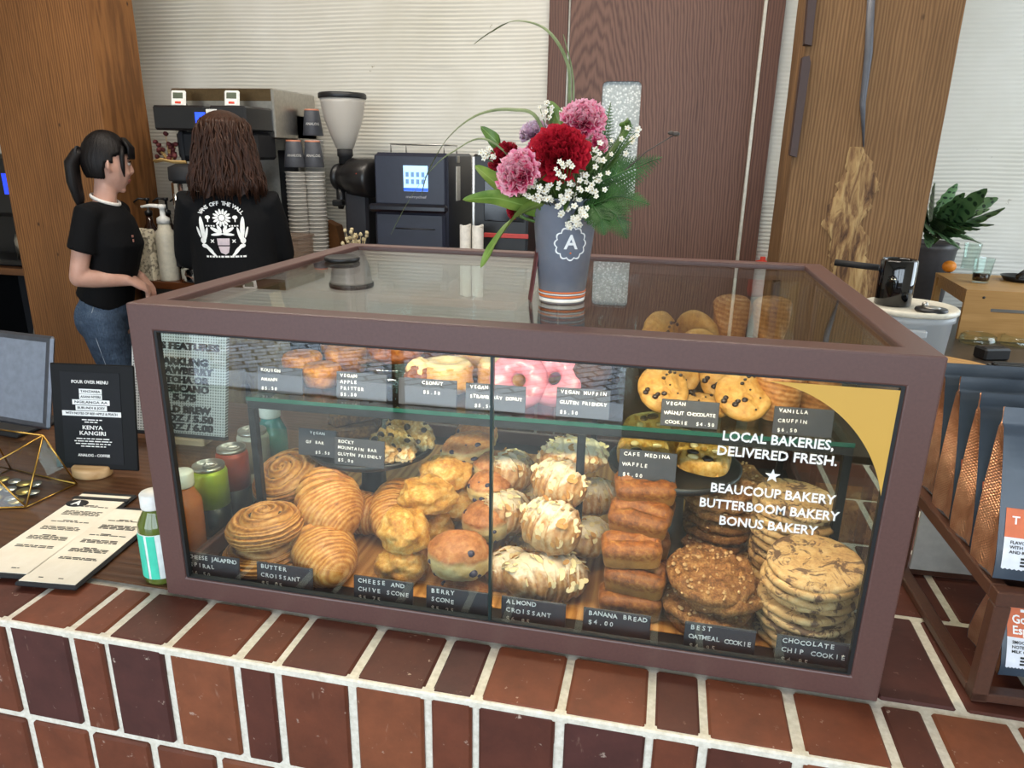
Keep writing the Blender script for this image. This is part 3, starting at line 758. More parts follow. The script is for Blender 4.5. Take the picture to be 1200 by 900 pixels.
def flakes_on(mb, R, h, n, seed, mi, s0=.003, lift=.001):
    rnd = random.Random(seed)
    for i in range(n):
        a, r = rnd.uniform(0, 2 * pi), R * sqrt(rnd.uniform(0, .96)); z = h if r < R * .9 else h * rnd.uniform(.3, .9); s = s0 * rnd.uniform(.6, 1.4)
        mb.ell((r * cos(a), r * sin(a), z + lift), (s, s * rnd.uniform(.5, .9), s * .45), 5, 7, T(0, 0, 0), mi)
    return mb
# ---- spirals
GS = 'cheese jalapeno spirals'
sp = spiral_mb(seed=1).build('spiral_bun', [m_spiral, m_jal], recalc=False)
tag(sp, 'lower cheese jalapeno spiral of the stack at the left end of the case', 'pastry', GS); place(sp, (.045, .104, FZ + .0006), 1.0); sp.location.x = .098; sp.location.y = .10
sp.scale = (1, .97, .82)
dup(sp, 'upper cheese jalapeno spiral on the stack at the left end, swirl facing up', (.102, .106, .0500), (-.08, .05, 2.2), (.98, .96, .88))
sp3 = spiral_mb(seed=5, hand=-1).build('spiral_bun', [m_spiral, m_jal], recalc=False)
tag(sp3, 'cheese jalapeno spiral tilted behind the stack, just under the vegan bar tag', 'pastry', GS); place(sp3, tuple(at(338, 566, .245) + Vector((.006, 0, 0))), (.25, -.36, .5), (1, 1, .85))
# the one carrying it
o = dup(sp3, 'cheese jalapeno spiral hidden low behind the front stack', (.112, .225, FZ + .0006), (0, 0, 1.2), (.95, .95, .9))
# ---- butter croissants
GC = 'butter croissants'
c1 = croissant_mb(.066, .040, .45, 1, 5).build('croissant', m_crois, recalc=False)
tag(c1, 'lower golden butter croissant lying behind the butter croissant tag', 'pastry', GC); place(c1, (.190, .112, FZ + .0285), (0, 0, radians(-58)), (1.2, 1.15, 1.12))
c2 = croissant_mb(.060, .043, .6, 7, 5).build('croissant', m_crois, recalc=False)
tag(c2, 'upper large golden butter croissant resting on the front croissant', 'pastry', GC); place(c2, tuple(at(386, 590, .175)), (0.1, .34, radians(-50)), (1.12, 1.15, 1.15))
dup(c1, 'butter croissant half hidden behind, right of the upper croissant', (.258, .238, .05), (0, .1, radians(-80)), (1.05, 1.05, 1.05))
dup(c2, 'butter croissant lying deep behind the front croissants', (.195, .235, FZ + .030), (0, 0, radians(-20)), (.9, .9, .9))
# ---- cheese and chive scones
GH = 'cheese and chive scones'
m_chive = plain('chive', '#3d5a26', .5)
s1 = blob_mb(.044, .040, .031, .22, 1.9, 3, crag=.07); dots(s1, 5, .040, .036, .029, .0022, 1, 4); s1 = s1.build('cheese_scone', [m_cheese, m_chive], recalc=False)
s2 = blob_mb(.045, .040, .031, .22, 1.8, 12, crag=.07); dots(s2, 5, .041, .036, .029, .0022, 1, 6); s2 = s2.build('cheese_scone', [m_cheese, m_chive], recalc=False)
tag(s1, 'front cheese and chive scone just behind its price tag', 'scone', GH); place(s1, tuple(at(470, 663, .115)), .3, (.9, .9, .98)); s1.location.z = FZ + .0175
tag(s2, 'second cheese and chive scone, resting on the front one', 'scone', GH); place(s2, tuple(at(474, 621, .135)), (.1, -.1, 2), (.98, .95, 1))
for lab, (x, y, Y), r, s in (('orange-brown cheese and chive scone third in the climbing pile', (502, 580, .205), (.1, .12, 1), (1.12, 1, .88)), ('cheese and chive scone at the back of the pile, beside the bar plate', (524, 554, .27), (0, .1, 3), (1, 1, .95)), ('cheese scone at the lower back of the pile, behind the second one', (503, 616, .22), (0, 0, 4.4), (1, .95, .9)), ('cheese scone low at the back between the two cake stands', (540, 590, .27), (0, 0, 5.4), (.95, .95, 1))):
    dup(s1 if 'third' in lab or 'low' in lab else s2, lab, tuple(at(x, y, Y)), r, s)
# ---- berry scones
GB = 'berry scones'
b1 = blob_mb(.047, .043, .036, .1, 1.5, 21, cap=.25, crag=.045); dots(b1, 12, .045, .041, .034, .0055, 1, 22, -.6, .7); b1 = b1.build('berry_scone', [m_berry, m_blue], recalc=False)
tag(b1, 'big front berry scone with a split brown top, behind the berry scone tag', 'scone', GB); place(b1, tuple(at(538, 652, .115)), (0, .05, .6), 1.0)
for lab, (x, y, Y), r, s in (('pale berry scone that carries the big front one, low in the pile', (545, 690, .12), (0, 0, 2.2), (.95, .9, .72)), ('berry scone behind the front one, beside the pane seam', (570, 612, .2), (0, .1, 2), (.95, .9, .9)), ('small berry scone high in the pile left of the pane seam', (574, 573, .25), (.1, 0, 3.4), (.8, .8, .8)), ('pale round berry scone behind the pane seam, high in the pile', (578, 548, .29), (0, 0, .4), (.72, .7, .72)), ('reddish berry scone at the top of the pile, near the shelf', (549, 526, .31), (.1, 0, 4.1), (1.05, .9, .75)), ('reddish berry scone furthest back under the shelf', (558, 512, .38), (.1, 0, 5.1), (1.05, .9, .8))):
    dup(b1, lab, tuple(at(x, y, Y)), r, s)
# ---- almond croissants
GA = 'almond croissants'
a1 = croissant_mb(.062, .042, .42, 31, 3, .78, 130, .003).build('almond_croissant', [m_alm, m_flake, m_nut], recalc=False)
a2 = croissant_mb(.055, .041, .5, 38, 3, .85, 110, .003).build('almond_croissant', [m_alm, m_flake, m_nut], recalc=False)
tag(a1, 'front almond croissant dusted white, behind the almond croissant tag', 'pastry', GA); place(a1, tuple(at(640, 678, .118)), (0, -.12, radians(-152)), (1.0, 1.0, 1.0)); a1.location.z = FZ + .030
tag(a2, 'second almond croissant, resting on the front one', 'pastry', GA); place(a2, tuple(at(646, 616, .15)), (.25, .1, radians(-35)), (.85, .98, 1.05))
for lab, (x, y, Y), r, s in (('third almond croissant up the pile, snowy with sugar', (656, 566, .2), (.2, .1, radians(-30)), (.78, .9, .95)), ('almond croissant at the top of the pile, just under the shelf', (672, 534, .27), (.1, -.05, radians(10)), (.85, .9, .8)), ('almond croissant against the pane seam, left of the second one', (594, 600, .22), (.1, .3, radians(60)), (.8, .9, .95)), ('almond croissant left of the shelf leg, high under the shelf', (600, 552, .29), (.2, .2, radians(80)), (.8, .85, .95)), ('almond croissant in shade beside the upper banana loaves', (697, 583, .29), (0, 0, radians(20)), (.75, .8, .85)), ('almond croissant low behind the front one', (690, 630, .22), (0, .2, radians(70)), (.8, .8, .85)), ('almond croissant low at the left, behind the pane seam', (597, 668, .15), (0, .2, radians(75)), (.8, .8, .9)), ('almond croissant deep in the middle of the pile', (625, 645, .24), (0, 0, radians(15)), (.8, .8, .8)), ('almond croissant deep at the back of the pile, under the top one', (640, 590, .3), (0, 0, radians(-15)), (.85, .85, .85))):
    dup(a1 if 'top' in lab else a2, lab, tuple(at(x, y, Y)), r, s)
# ---- banana bread
GL = 'small banana loaves'
def loaf_mb(w=.088, d=.058, h=.040, seed=0):
    mb = MB()
    def f(u, v):
        a = 2 * pi * v; ce, se = cos(a), sin(a); q = (abs(ce) ** 5 + abs(se) ** 5) ** -.2; x, y = ce * q, se * q
        if u < .25: s = u / .25; k, z = s * .93, 0
        elif u < .6: s = (u - .25) / .35; k, z = .93 + .07 * s, h * .62 * s
        else:
            s = (u - .6) / .4; k = cos(s * pi / 2) ** .55 if s < 1 else 0; z = h * (.62 + .38 * sin(s * pi / 2) ** .8)
        X, Y = x * w / 2 * k, y * d / 2 * k
        if u > .6: z -= .0075 * math.exp(-((Y + .006 * nz((X * 60, 0, 0), 1, seed)) / .005) ** 2) * (1 if k < .8 else .2)
        n = .0016 * fbm((X, Y, z), 40, seed)
        return (X * (1 + n * 6), Y * (1 + n * 6), z + (n if u > .25 else 0))
    mb.grid(f, 46, 60, False, True); return mb
l1 = loaf_mb(seed=1).build('banana_loaf', m_banana, recalc=False); l2 = loaf_mb(seed=9).build('banana_loaf', m_banana, recalc=False)
tag(l1, 'banana loaf at the bottom of the stack, half hidden by the banana bread tag', 'loaf', GL); place(l1, (.652, .108, FZ + .0006), .06, (1, 1, .85))
tag(l2, 'second banana loaf from the bottom of the stack', 'loaf', GL); place(l2, (.657, .118, .0415), (.10, .02, -.10), (.97, 1, .85))
for i, (x, y, z, lab, r) in enumerate(((.649, .130, .0765, 'third banana loaf from the bottom of the stack', (.06, -.05, .12)), (.655, .168, .108, 'fourth banana loaf from the bottom, set slightly back', (.24, .05, -.10)), (.660, .205, .138, 'topmost dark banana loaf of the stack', (.22, -.03, .16)), (.66, .205, FZ + .0006, 'banana loaf at the back that supports the leaning stack', (0, 0, 0)), (.66, .21, .045, 'banana loaf in the second layer at the back of the stack', (0, 0, .1)), (.662, .228, .09, 'banana loaf in the third layer at the back of the stack', (0, 0, -.1)))):
    dup((l1, l2)[i % 2], lab, (x, y, z), r, (.95 + .03 * (i % 3), 1, .85))
# ---- oatmeal cookies
ordn = ['top', 'second', 'third', 'fourth', 'fifth', 'sixth', 'seventh', 'eighth', 'ninth', 'tenth', 'eleventh', 'twelfth', 'thirteenth', 'fourteenth']
om = []
for sd in (1, 2):
    mb = cookie_mb(.0595, .016, 40 + sd, .07, .5, .18, .006); flakes_on(mb, .0595, .0165, 100, sd, 1, .0028); om.append(mb.build('oatmeal_cookie', [m_oat, m_oatflake], recalc=False))
rnd = random.Random(3); first = True
for st, (x, y, n, z0, nm) in enumerate(((.762, .118, 4, FZ + .0006, 'the front stack of oatmeal cookies'), (.776, .300, 7, FZ + .0006, 'the back stack of oatmeal cookies'))):
    for i in range(n):
        lab = '%s oatmeal cookie in %s' % (ordn[n - 1 - i] + (' from the top' if i < n - 1 else ''), nm)
        o = om[i % 2] if (st == 0 and i < 2) else dup(om[i % 2])
        tag(o, lab, 'cookie', 'stacked oatmeal cookies'); k = 1 - .02 * (n - i)
        place(o, (x + rnd.uniform(-.009, .009), y + rnd.uniform(-.008, .008), z0 + i * .0192), (rnd.uniform(-.03, .03) - (.10 if i == n - 1 else 0), rnd.uniform(-.04, .04) + (.1 if i == n - 1 else 0), rnd.uniform(0, 6)), (1.0 if i < n - 1 else 1.05, 1, 1))
# ---- chocolate chip cookies
cm = [cookie_mb(.0595, .0105, 60 + s, .025, .45, .06, .0022, wav=.003).build('chocolate_chip_cookie', m_choc, recalc=False) for s in range(3)]
used = [0, 0, 0]
for st, (x, y, n, nm, tilt) in enumerate(((.919, .106, 9, 'the front stack of chocolate chip cookies', .13), (.862, .246, 11, 'the back stack of chocolate chip cookies', .05))):
    x = .8805 if st == 0 else .878
    for i in range(n):
        lab = '%s chocolate chip cookie in %s' % (ordn[n - 1 - i] + (' from the top' if i < n - 1 else ''), nm)
        o = cm[i % 3] if not used[i % 3] else dup(cm[i % 3]); used[i % 3] = 1
        tag(o, lab, 'cookie', 'stacked chocolate chip cookies')
        place(o, (x + rnd.uniform(-.004, .004), y + rnd.uniform(-.005, .005), FZ + .0006 + i * .0128), (rnd.uniform(-.02, .02) - (tilt if i == n - 1 else 0), rnd.uniform(-.02, .02) + (.06 if i == n - 1 else 0), rnd.uniform(0, 6)), 1)
# ---- bars on the left cake stand
GBV = 'dark vegan bars on the left stand'
b = MB().box((0, 0, .011), (.095, .03, .022), .004).build('vegan_bar', m_bar); tag(b, 'dark vegan bar lying at the front of the left cake stand', 'bar', GBV)
place(b, (LS.x - .045, .315, .1355), .5)
for lab, x, y, z, r in (('dark vegan bar lying behind the front one on the left stand', -.055, .365, .1355, .3), ('dark vegan bar on top of the other two on the left stand', -.04, .338, .1585, .9)): dup(b, lab, (LS.x + x, y, z), (0, 0, r))
GR = 'nutty rocky mountain bars on the left stand'
mb = blob_mb(.048, .022, .016, .3, 2.4, 71, -.8, crag=.12); dots(mb, 9, .04, .018, .014, .007, 1, 5, -.2, .9); dots(mb, 6, .04, .018, .014, .006, 2, 8, -.2, .9)
rb = mb.build('rocky_bar', [m_rocky, m_chip, m_flake], recalc=False); tag(rb, 'nutty pale bar nearest the right rim of the left cake stand', 'bar', GR); place(rb, tuple(at(468, 526, .275)), (.3, .2, -.9)); rb.location.z = .150
for lab, p, r in (('nutty pale bar in the middle of the left cake stand', (450, 523, .26), (-.3, .1, -1.1)), ('nutty pale bar tipped on its edge at the back of the left stand', (489, 511, .33), (.6, .3, -.8)), ('nutty dark bar leaning at the back of the left stand', (470, 506, .36), (.5, .2, -1.0))):
    o = dup(rb, lab, tuple(at(*p)), r); o.location.z = max(.150, o.location.z)
# ---- waffles
def waffle_mb(seed):
    mb = MB(); n = 44
    def top(u, v):
        x, y = (u - .5) * .1, (v - .5) * .082; e = (abs(x / .05) ** 3 + abs(y / .041) ** 3)
        g = max(0, min(cos(x * 2 * pi / .021), cos(y * 2 * pi / .021)))
        h = .021 - .010 * (g ** .5) * (1 if e < .8 else 0); h *= max(0, 1 - e ** 3) ** .5 if e < 1 else 0
        k = 1 if e < 1 else e ** (-1 / 3)
        return (x * k, y * k, max(h, 0) + .001 * nz((x, y, 0), 60, seed))
    mb.grid(top, n, n, ptf=lambda u, v: (u, v, 0)); mb.grid(lambda u, v: (lambda p: (p[0], p[1], -.001))(top(u, v)), n, n)
    rnd = random.Random(seed)
    for i in range(9): mb.ell((rnd.uniform(-.035, .035), rnd.uniform(-.028, .028), .0205), (rnd.uniform(.006, .012), rnd.uniform(.004, .008), .0035), 7, 10, mi=1 if i % 3 else 2)
    return mb.build('waffle', [m_waf, m_chip, m_glaze], recalc=False)
GW = 'chocolate drizzled waffles on the right stand'
w1 = waffle_mb(3); tag(w1, 'lower chocolate drizzled waffle just above the waffle tag', 'waffle', GW); place(w1, (RS.x - .048, .268, .1760), (.42, 0, .15), (.8, .8, 1.1))
dup(w1, 'upper chocolate drizzled waffle leaning on the lower one, left side', (RS.x - .045, .300, .2000), (.62, -.08, .3), (.74, .74, 1.1))
dup(w1, 'chocolate drizzled waffle at the right end of the right cake stand', (RS.x + .042, .275, .1765), (.42, .05, -.2), (.82, .82, 1.1))
dup(w1, 'chocolate drizzled waffle at the back of the right cake stand', (RS.x - .0, .345, .1637), (0, 0, 1.2), (.85, .85, 1.1))
# ---- upper shelf
U = SHZ + .0006
GK = 'kouign amann pastries'
kb = MB().lathe([(.0, 0), (.026, 0), (.0285, .01), (.030, .026), (.026, .0325), (.018, .030), (.012, .034), (0, .031)], 40, rf=lambda a, z: 1 + .05 * sin(4 * a + z * 40)).build('kouign_amann', m_cruff)
kb.data.materials[0] = laminated('kouign_crust', '#8f5216', '#c98735', '#e6b765', 30)
tag(kb, 'small golden kouign amann in front, right of its price tag', 'pastry', GK); place(kb, tuple(at(378, 446, .255)), .4); kb.location.z = U
for lab, x, y, s in (('kouign amann behind its price tag, left one', .075, .30, 1.1), ('large glossy kouign amann behind its price tag', .135, .345, 1.25), ('kouign amann at the back between the tag and the fritter', .165, .40, 1.2), ('kouign amann far back at the left end of the shelf', .085, .42, 1.15)): dup(kb, lab, (x, y, U), (0, 0, x * 30), s)
mb = blob_mb(.047, .043, .030, .2, 2, 81, -.8, crag=.06)
rr = random.Random(4)
mb.ell((0, 0, .0125), (.041, .038, .0205), 16, 28, mi=1, fn=lambda d: 1 + .18 * nz(d, 2.6, 4) + .05 * nz(d, 7, 1))
fr = mb.build('apple_fritter', [m_frit, m_glaze], recalc=False); GF = 'glazed apple fritters'
tag(fr, 'upper apple fritter with crinkled pale glaze, above its grey tag', 'pastry', GF); place(fr, (.243, .30, U + .070), .3)
pl = tag(MB().lathe([(0, 0), (.03, 0), (.032, .012), (.02, .02), (.02, .026), (.056, .031), (.062, .036), (.0, .034)], 36).build('glass_pedestal_dish', m_glass), 'small clear glass dish lifting the apple fritter', 'dish'); place(pl, (.243, .30, U))
pl.location = (.243, .30, U + .0)
fr.location.z = U + .036 + .024
dup(fr, 'apple fritter standing behind the glazed one', (.262, .43, U + .025), (0, 0, 2.2), (1, 1, 1))
dup(fr, 'small dark apple fritter low on the shelf right of the grey tag', (.295, .265, U + .0225), (0, 0, 1.2), (.55, .55, .9))
mb = MB().lathe([(.012, 0), (.036, 0), (.041, .006), (.042, .012), (.041, .018), (.042, .024), (.041, .030), (.042, .035), (.036, .043), (.022, .045), (.013, .040), (.012, 0)], 48, rf=lambda a, z: 1 + .03 * nz((cos(a), sin(a), z * 30), 2))
mb.lathe([(.016, .0425), (.022, .0475), (.034, .0465), (.0395, .040), (.036, .0385)], 40, mi=1, rf=lambda a, z: 1 + .04 * sin(7 * a))
cr = mb.build('cronut', [m_dough, m_glaze]); GN = 'layered cronuts'
tag(cr, 'front cronut with pale icing, behind the cronut tag at left', 'pastry', GN); place(cr, (.335, .285, U))
for lab, x, y in (('second cronut from the left, behind the cronut tag', .42, .315), ('cronut in the back row behind the front cronut', .36, .39)): dup(cr, lab, (x, y, U), (0, 0, x * 9))
mb = MB().grid(lambda u, v: ((.028 + .017 * cos(2 * pi * v)) * cos(2 * pi * u), (.028 + .017 * cos(2 * pi * v)) * sin(2 * pi * u), .016 + .016 * sin(2 * pi * v)), 40, 16, True, True)
mb.grid(lambda u, v: ((.028 + .0178 * cos(pi * (v * .96 + .02))) * cos(2 * pi * u), (.028 + .0178 * cos(pi * (v * .96 + .02))) * sin(2 * pi * u), .0165 + .0172 * sin(pi * (v * .96 + .02)) * (1 + .05 * sin(9 * 2 * pi * u))), 40, 12, True, False, mi=1)
do = mb.build('strawberry_donut', [m_dough, m_pinkglaze], recalc=False); GD = 'pink strawberry donuts'
tag(do, 'pink strawberry donut standing tilted left of the pane seam', 'donut', GD); place(do, (.452, .28, U + .022), (radians(62), 0, .3))
for lab, x, y, r in (('pink strawberry donut right of the pane seam', .512, .30, (radians(58), 0, -.2)), ('pink strawberry donut lying behind the tilted ones', .47, .37, (0, 0, 1))): dup(do, lab, (x, y, U + (.022 if r[0] else 0)), r)
mb = MB().lathe([(.024, 0), (.031, .036), (.036, .042), (.034, .052), (.022, .062), (0, .064)], 36, rf=lambda a, z: 1 + (.03 * sin(18 * a) if z < .037 else .05 * nz((cos(a), sin(a), z * 40), 3)))
dots(mb, 16, .03, .03, .016, .004, 1, 9, .3, 1)
for i in range(16): pass
mf = mb.build('muffin', [m_muf, m_bar]); GM = 'dark vegan muffins'
tag(mf, 'dark vegan muffin standing behind its gluten friendly tag', 'muffin', GM); place(mf, (.560, .30, U))
for lab, x, y in (('dark muffin behind the left walnut cookies', .66, .415), ('dark muffin in the back row behind the front muffin', .575, .40)): dup(mf, lab, (x, y, U), (0, 0, x * 20))
wk = cookie_mb(.041, .019, 91, .03, .6, .3, .003)
for i in range(13):
    a_, r_ = i * 2.4 + .7 * sin(i * 5), .035 * sqrt((i + .5) / 13); s_ = .0014 + .0034 * ((i * 7) % 5) / 5; wk.ell((r_ * cos(a_), r_ * sin(a_), .019 * (1 + .3 * (1 - (r_ / .041) ** 2)) + .0005), (s_ * 1.2, s_, s_ * .8), 6, 8, mi=1)
wk; wk = wk.build('walnut_cookie', [m_walnut, m_chip], recalc=False)
GWC = 'walnut chocolate cookies'
tag(wk, 'front left walnut chocolate cookie, tilted against the others', 'cookie', GWC); place(wk, (.672, .262, U + .032), (radians(50), 0, .3), (.92, .92, 1))
for lab, x, y, z, r in (('walnut chocolate cookie with big chips behind the front left one', .690, .335, .040, (radians(62), 0, 0)), ('large walnut chocolate cookie right of the walnut tag', .768, .325, .040, (radians(60), 0, 0)), ('walnut chocolate cookie low at the right, beside the cruffin', .789, .272, .028, (radians(44), -.15, .2)), ('walnut cookie lying flat behind the walnut tag', .735, .28, 0, (0, 0, 5)), ('large walnut cookie standing upright in the back row, left of the pair', .655, .50, .0515, (radians(80), 0, 1)), ('large walnut cookie standing upright in the back row, right of the pair', .722, .52, .0515, (radians(80), 0, 2.4)), ('walnut cookie leaning in front of the right upright one', .728, .455, .044, (radians(66), 0, .5))): dup(wk, lab, (x, y, U + z), r, 1.24 if 'large' in lab and 'upright' in lab else 1)
mb = MB()
def cruf(u, v):
    a = 2 * pi * v
    if u < .2: r, z = .026 * u / .2, 0
    elif u < .75: s = (u - .2) / .55; r, z = .026 + .010 * s, .062 * s
    else: s = (u - .75) / .25; r, z = .036 * cos(s * pi / 2) ** .6 if s < 1 else 0, .062 + .018 * sin(s * pi / 2)
    k = 1 + .04 * sin(5 * a + z * 130) + .02 * nz((cos(a), sin(a), z * 30), 3)
    return (r * k * cos(a), r * k * sin(a), z)
mb.grid(cruf, 40, 48, False, True, ptf=lambda u, v: (u * 2 + .5 * v, v, 0)); cf = mb.build('cruffin', m_cruff, recalc=False)
GV = 'vanilla cruffins'
tag(cf, 'left front vanilla cruffin, tall and ridged, beside its tag', 'pastry', GV); place(cf, (.840, .285, U))
for lab, x, y, z in (('right vanilla cruffin behind its price tag', .896, .315, 0), ('left vanilla cruffin on the glass dish at the back of the shelf', .784, .525, .0478), ('right vanilla cruffin on the glass dish at the back of the shelf', .852, .532, .0478)): dup(cf, lab, (x, y, U + z), (0, 0, x * 30), (.92, .92, 1.08) if z else (1, 1, 1.05))
dup(pl, 'clear glass dish lifting two cruffins at the back of the shelf', (.818, .528, U), (0, 0, 0), (1.2, 1.05, 1.4))
# ================================================================ left of the case
BZ = .0047
m_paper = noisy('cream_paper', [(.3, '#e6dbc6'), (.7, '#f1e8d6')], 30, .7, 0)
m_blackink = plain('black_lettering', '#1a1a1a', .7)
def scallop(mb, r, M, mi=0, n=12, wdt=.12, fn=None, ext=.0003, amp=.07):
    N = 96; vs = []
    for k in range(N):
        a = 2 * pi * k / N; q = 1 + amp * (abs(cos(n * a / 2)) * 2 - 1)
        for rr in (r * q, r * q * (1 - wdt)):
            for z in (0, ext): vs.append((rr * cos(a), rr * sin(a), z))
    if fn: vs = [fn(*v) for v in vs]
    fs = []
    for k in range(N):
        a, b = k * 4, ((k + 1) % N) * 4
        fs += [(a, b, b + 1, a + 1), (a + 2, a + 3, b + 3, b + 2), (a + 1, b + 1, b + 3, a + 3), (a, a + 2, b + 2, b)]
    mb.add(vs, fs, M, mi)
def greek(mb, M, x0, x1, y, h, seed, mi=0):    # lines of small print as word-sized bars
    rnd = random.Random(seed); x = x0
    while x < x1 - h:
        w = min(rnd.uniform(1.2, 4.5) * h, x1 - x); mb.box((x + w / 2, y, .0003), (w, h * .55, .0002), 0, M, mi); x += w + h * .6
def menu(label, p0, ang, w, L, bar):
    t = thing('menu_clipboard', label, 'menu', (p0.x, p0.y, BZ), ang, 'menu clipboards on the counter board')
    MB().box((0, L / 2, .0035), (w, L, .007), .003).build('backing_board', m_matte, t)
    MB().box((0, L / 2 - .003, .0075), (w * .9, L * .93, .0008)).build('menu_sheet', m_paper, t)
    mb = MB(); M = T(0, 0, .0079)
    ys = [.80, .785, .72, .705, .69, .675, .60, .585, .52, .505, .49, .42, .405, .39, .375, .30, .285]
    for i, y in enumerate(ys):
        head = y in (.80, .60, .42)
        greek(mb, M, -w * (.12 if head else .30), w * (.12 if head else .34), L * y, .0035 if not head else .004, i + int(L * 1000))
    greek(mb, M, w * .1, w * .22, L * .07, .003, 99); greek(mb, M, -w * .22, -w * .12, L * .07, .003, 98)
    if bar:
        mb.build('print', m_blackink, t); MB().box((0, L * .895, .0006), (w, .009, .0012), 0, M).build('black_bar', m_blackink, t)
        MB().lathe([(.0, 0), (.017, 0), (.017, .0009), (0, .0009)], 32, M @ T(-.03, L * .82, 0) @ SC(1.15, .75, 1)).build('emblem', m_blackink, t); mb = MB(); mb.text('A', .021, T(-.03, L * .82, .0090), bold=.03); mb.build('logo', m_ink, t)
    else: mb.build('print', m_blackink, t)
    return t
a, b, c_, d = atz(0, 668, BZ), atz(118, 575, BZ), atz(172, 587, BZ), atz(28, 680, BZ)
ang = atan2(-(b.x - -.277), (b.y + .01)) if False else radians(12)
menu('menu clipboard with a round black emblem and a black bar near its top', Vector((-.262, -.030, 0)), radians(6.5), .104, .272, True)
menu('plain menu clipboard beside the green juice bottle', Vector((-.172, -.036, 0)), radians(6.0), .097, .240, False)
# terrarium
m_brass = plain('brass', '#b9924a', .3, 1.0)
tc = Vector((-.480, .205, BZ))
tr = thing('glass_terrarium', 'small geometric brass and glass box holding coins', 'terrarium', tc)
A = [(-.11, -.085, 0), (.075, -.055, 0), (.095, .07, 0), (-.10, .08, 0)]; Bq = [(-.02, .0, .122), (.066, .03, .112), (.02, -.03, .072)]
V_ = [Vector(p) for p in ((-.09, -.095, .002), (.078, -.040, .002), (.092, .060, .002), (-.08, .085, .002), (-.10, -.01, .062), (.002, -.035, .066), (.062, .036, .106), (-.05, .03, .112))]
ed = [(0, 1), (1, 2), (2, 3), (3, 0), (0, 4), (4, 3), (0, 5), (1, 5), (1, 6), (2, 6), (5, 6), (4, 7), (7, 6), (3, 7), (5, 4)]
mb = MB()
for i, j in ed: mb.tube([V_[i], V_[j]], .0016, 6)
mb.build('brass_frame', m_brass, tr)
mb = MB(); mb.add([tuple(v) for v in V_], [(0, 1, 5), (1, 6, 5), (1, 2, 6), (0, 5, 4), (2, 3, 7, 6), (0, 4, 3), (3, 4, 7)]); mb.build('glass_panel', m_glass, tr, recalc=False)
m_coin = plain('coin', '#c9b06a', .3, 1.0); m_coin2 = plain('silver_coin', '#b9b6ae', .3, 1.0)
co = MB().cyl(.0125, 0, .0018, 20, bev=.0004).build('coin', m_coin); co2 = MB().cyl(.0105, 0, .0016, 20, bev=.0003).build('coin', m_coin2)
rnd = random.Random(2)
for i in range(14):
    g = i % 2; lab = 'gold coloured coin lying in the glass terrarium' if g == 0 else 'silver coloured coin lying in the glass terrarium'
    o = (co, co2)[g] if i < 2 else dup((co, co2)[g])
    tag(o, lab, 'coin', 'gold coins in the terrarium' if g == 0 else 'silver coins in the terrarium')
    place(o, (tc.x - .05 + (i % 5) * .026 + rnd.uniform(-.004, .004), tc.y - .028 + (i // 5) * .03 + rnd.uniform(-.004, .004), BZ + .004 + rnd.uniform(0, .002)), (rnd.uniform(-.08, .08), rnd.uniform(-.08, .08), 0))
# pour over menu stand
ms = thing('menu_stand', 'black acrylic pour over menu stand on a round wooden foot', 'menu stand', (-.392, .31, BZ), radians(8))
MB().lathe([(0, 0), (.032, 0), (.034, .003), (.034, .017), (.031, .02), (0, .02)], 40, SC(1.1, .8, 1)).build('wooden_foot', wood('pale_wood', '#d6b184', '#b58d5e', 'X', 2, .5), ms)
MS = T(.012, .0, .010) @ RX(radians(-9))
MB().box((0, 0, .105), (.166, .005, .205), .002, MS).build('acrylic_board', plain('black_acrylic', '#0b0b0c', .55, spec=.2), ms)
MB().box((-.004, -.0030, .103), (.118, .0008, .178), 0, MS).build('menu_card', plain('dark_menu_card', '#1a1b1e', .6, spec=.2), ms)
mb = MB(); mw = MB()
MV = lambda x, z: MS @ frame((x - .004, -.0036, z), (1, 0, 0), (0, 0, 1), (0, -1, 0))
fit(mb, 'POUR OVER MENU', -.036, .036, .173, MV, h=.0088)
for w, z, t in ((.045, .155, 'TANZANIA'), (.045, .1445, 'ASANI NYERI'), (.074, .134, 'NGILANGA AA'), (.062, .123, 'BURUNDI & JOEY'), (.117, .112, 'WITH NOTES OF RED APPLE & PEACH')):
    mw.box((0, -.0034, 0), (w, .0006, .0098), 0, MS @ T(-.004, 0, z)); 
    fit(mw, t, -w * .44, w * .44, z, lambda x, zz: MS @ frame((x - .004, -.0038, zz), (1, 0, 0), (0, 0, 1), (0, -1, 0)), mi=1, h=.0065)
fit(mb, 'KENYA', -.020, .020, .0845, MV, h=.011); fit(mb, 'KANGIRI', -.026, .026, .0735, MV, h=.011)
for i, (z, w) in enumerate(((.100, .04), (.0955, .03), (.063, .066), (.058, .075), (.053, .07), (.048, .05))): greek(mb, MS @ frame((-.004, -.0034, z), (1, 0, 0), (0, 0, 1), (0, -1, 0)), -w / 2, w / 2, 0, .0035, i + 40)
fit(mb, 'ANALOG - COFFEE', -.032, .032, .030, MV, h=.0075)
mb.build('lettering', m_ink, ms); mw.build('paper_strip', [plain('white_strip', '#e6e6e4', .6), m_blackink], ms)
# tablet
tb = thing('tablet_terminal', 'grey tablet on a stand at the left edge of the counter', 'tablet', (-.74, .44, BZ), radians(-6))
MT = T(0, .0, .03) @ RX(radians(-14))
MB().box((0, 0, .10), (.30, .012, .20), .005, MT).build('tablet_body', plain('dark_aluminium', '#5d5f66', .35, .7), tb)
MB().box((0, -.0066, .10), (.272, .001, .172), 0, MT).build('tablet_screen', plain('grey_screen', '#7f8590', .25), tb)
MB().box((0, .05, .006), (.12, .12, .012), .004).box((0, .062, .060), (.05, .012, .10), .003, RX(radians(-14))).build('tablet_foot', m_matte, tb)
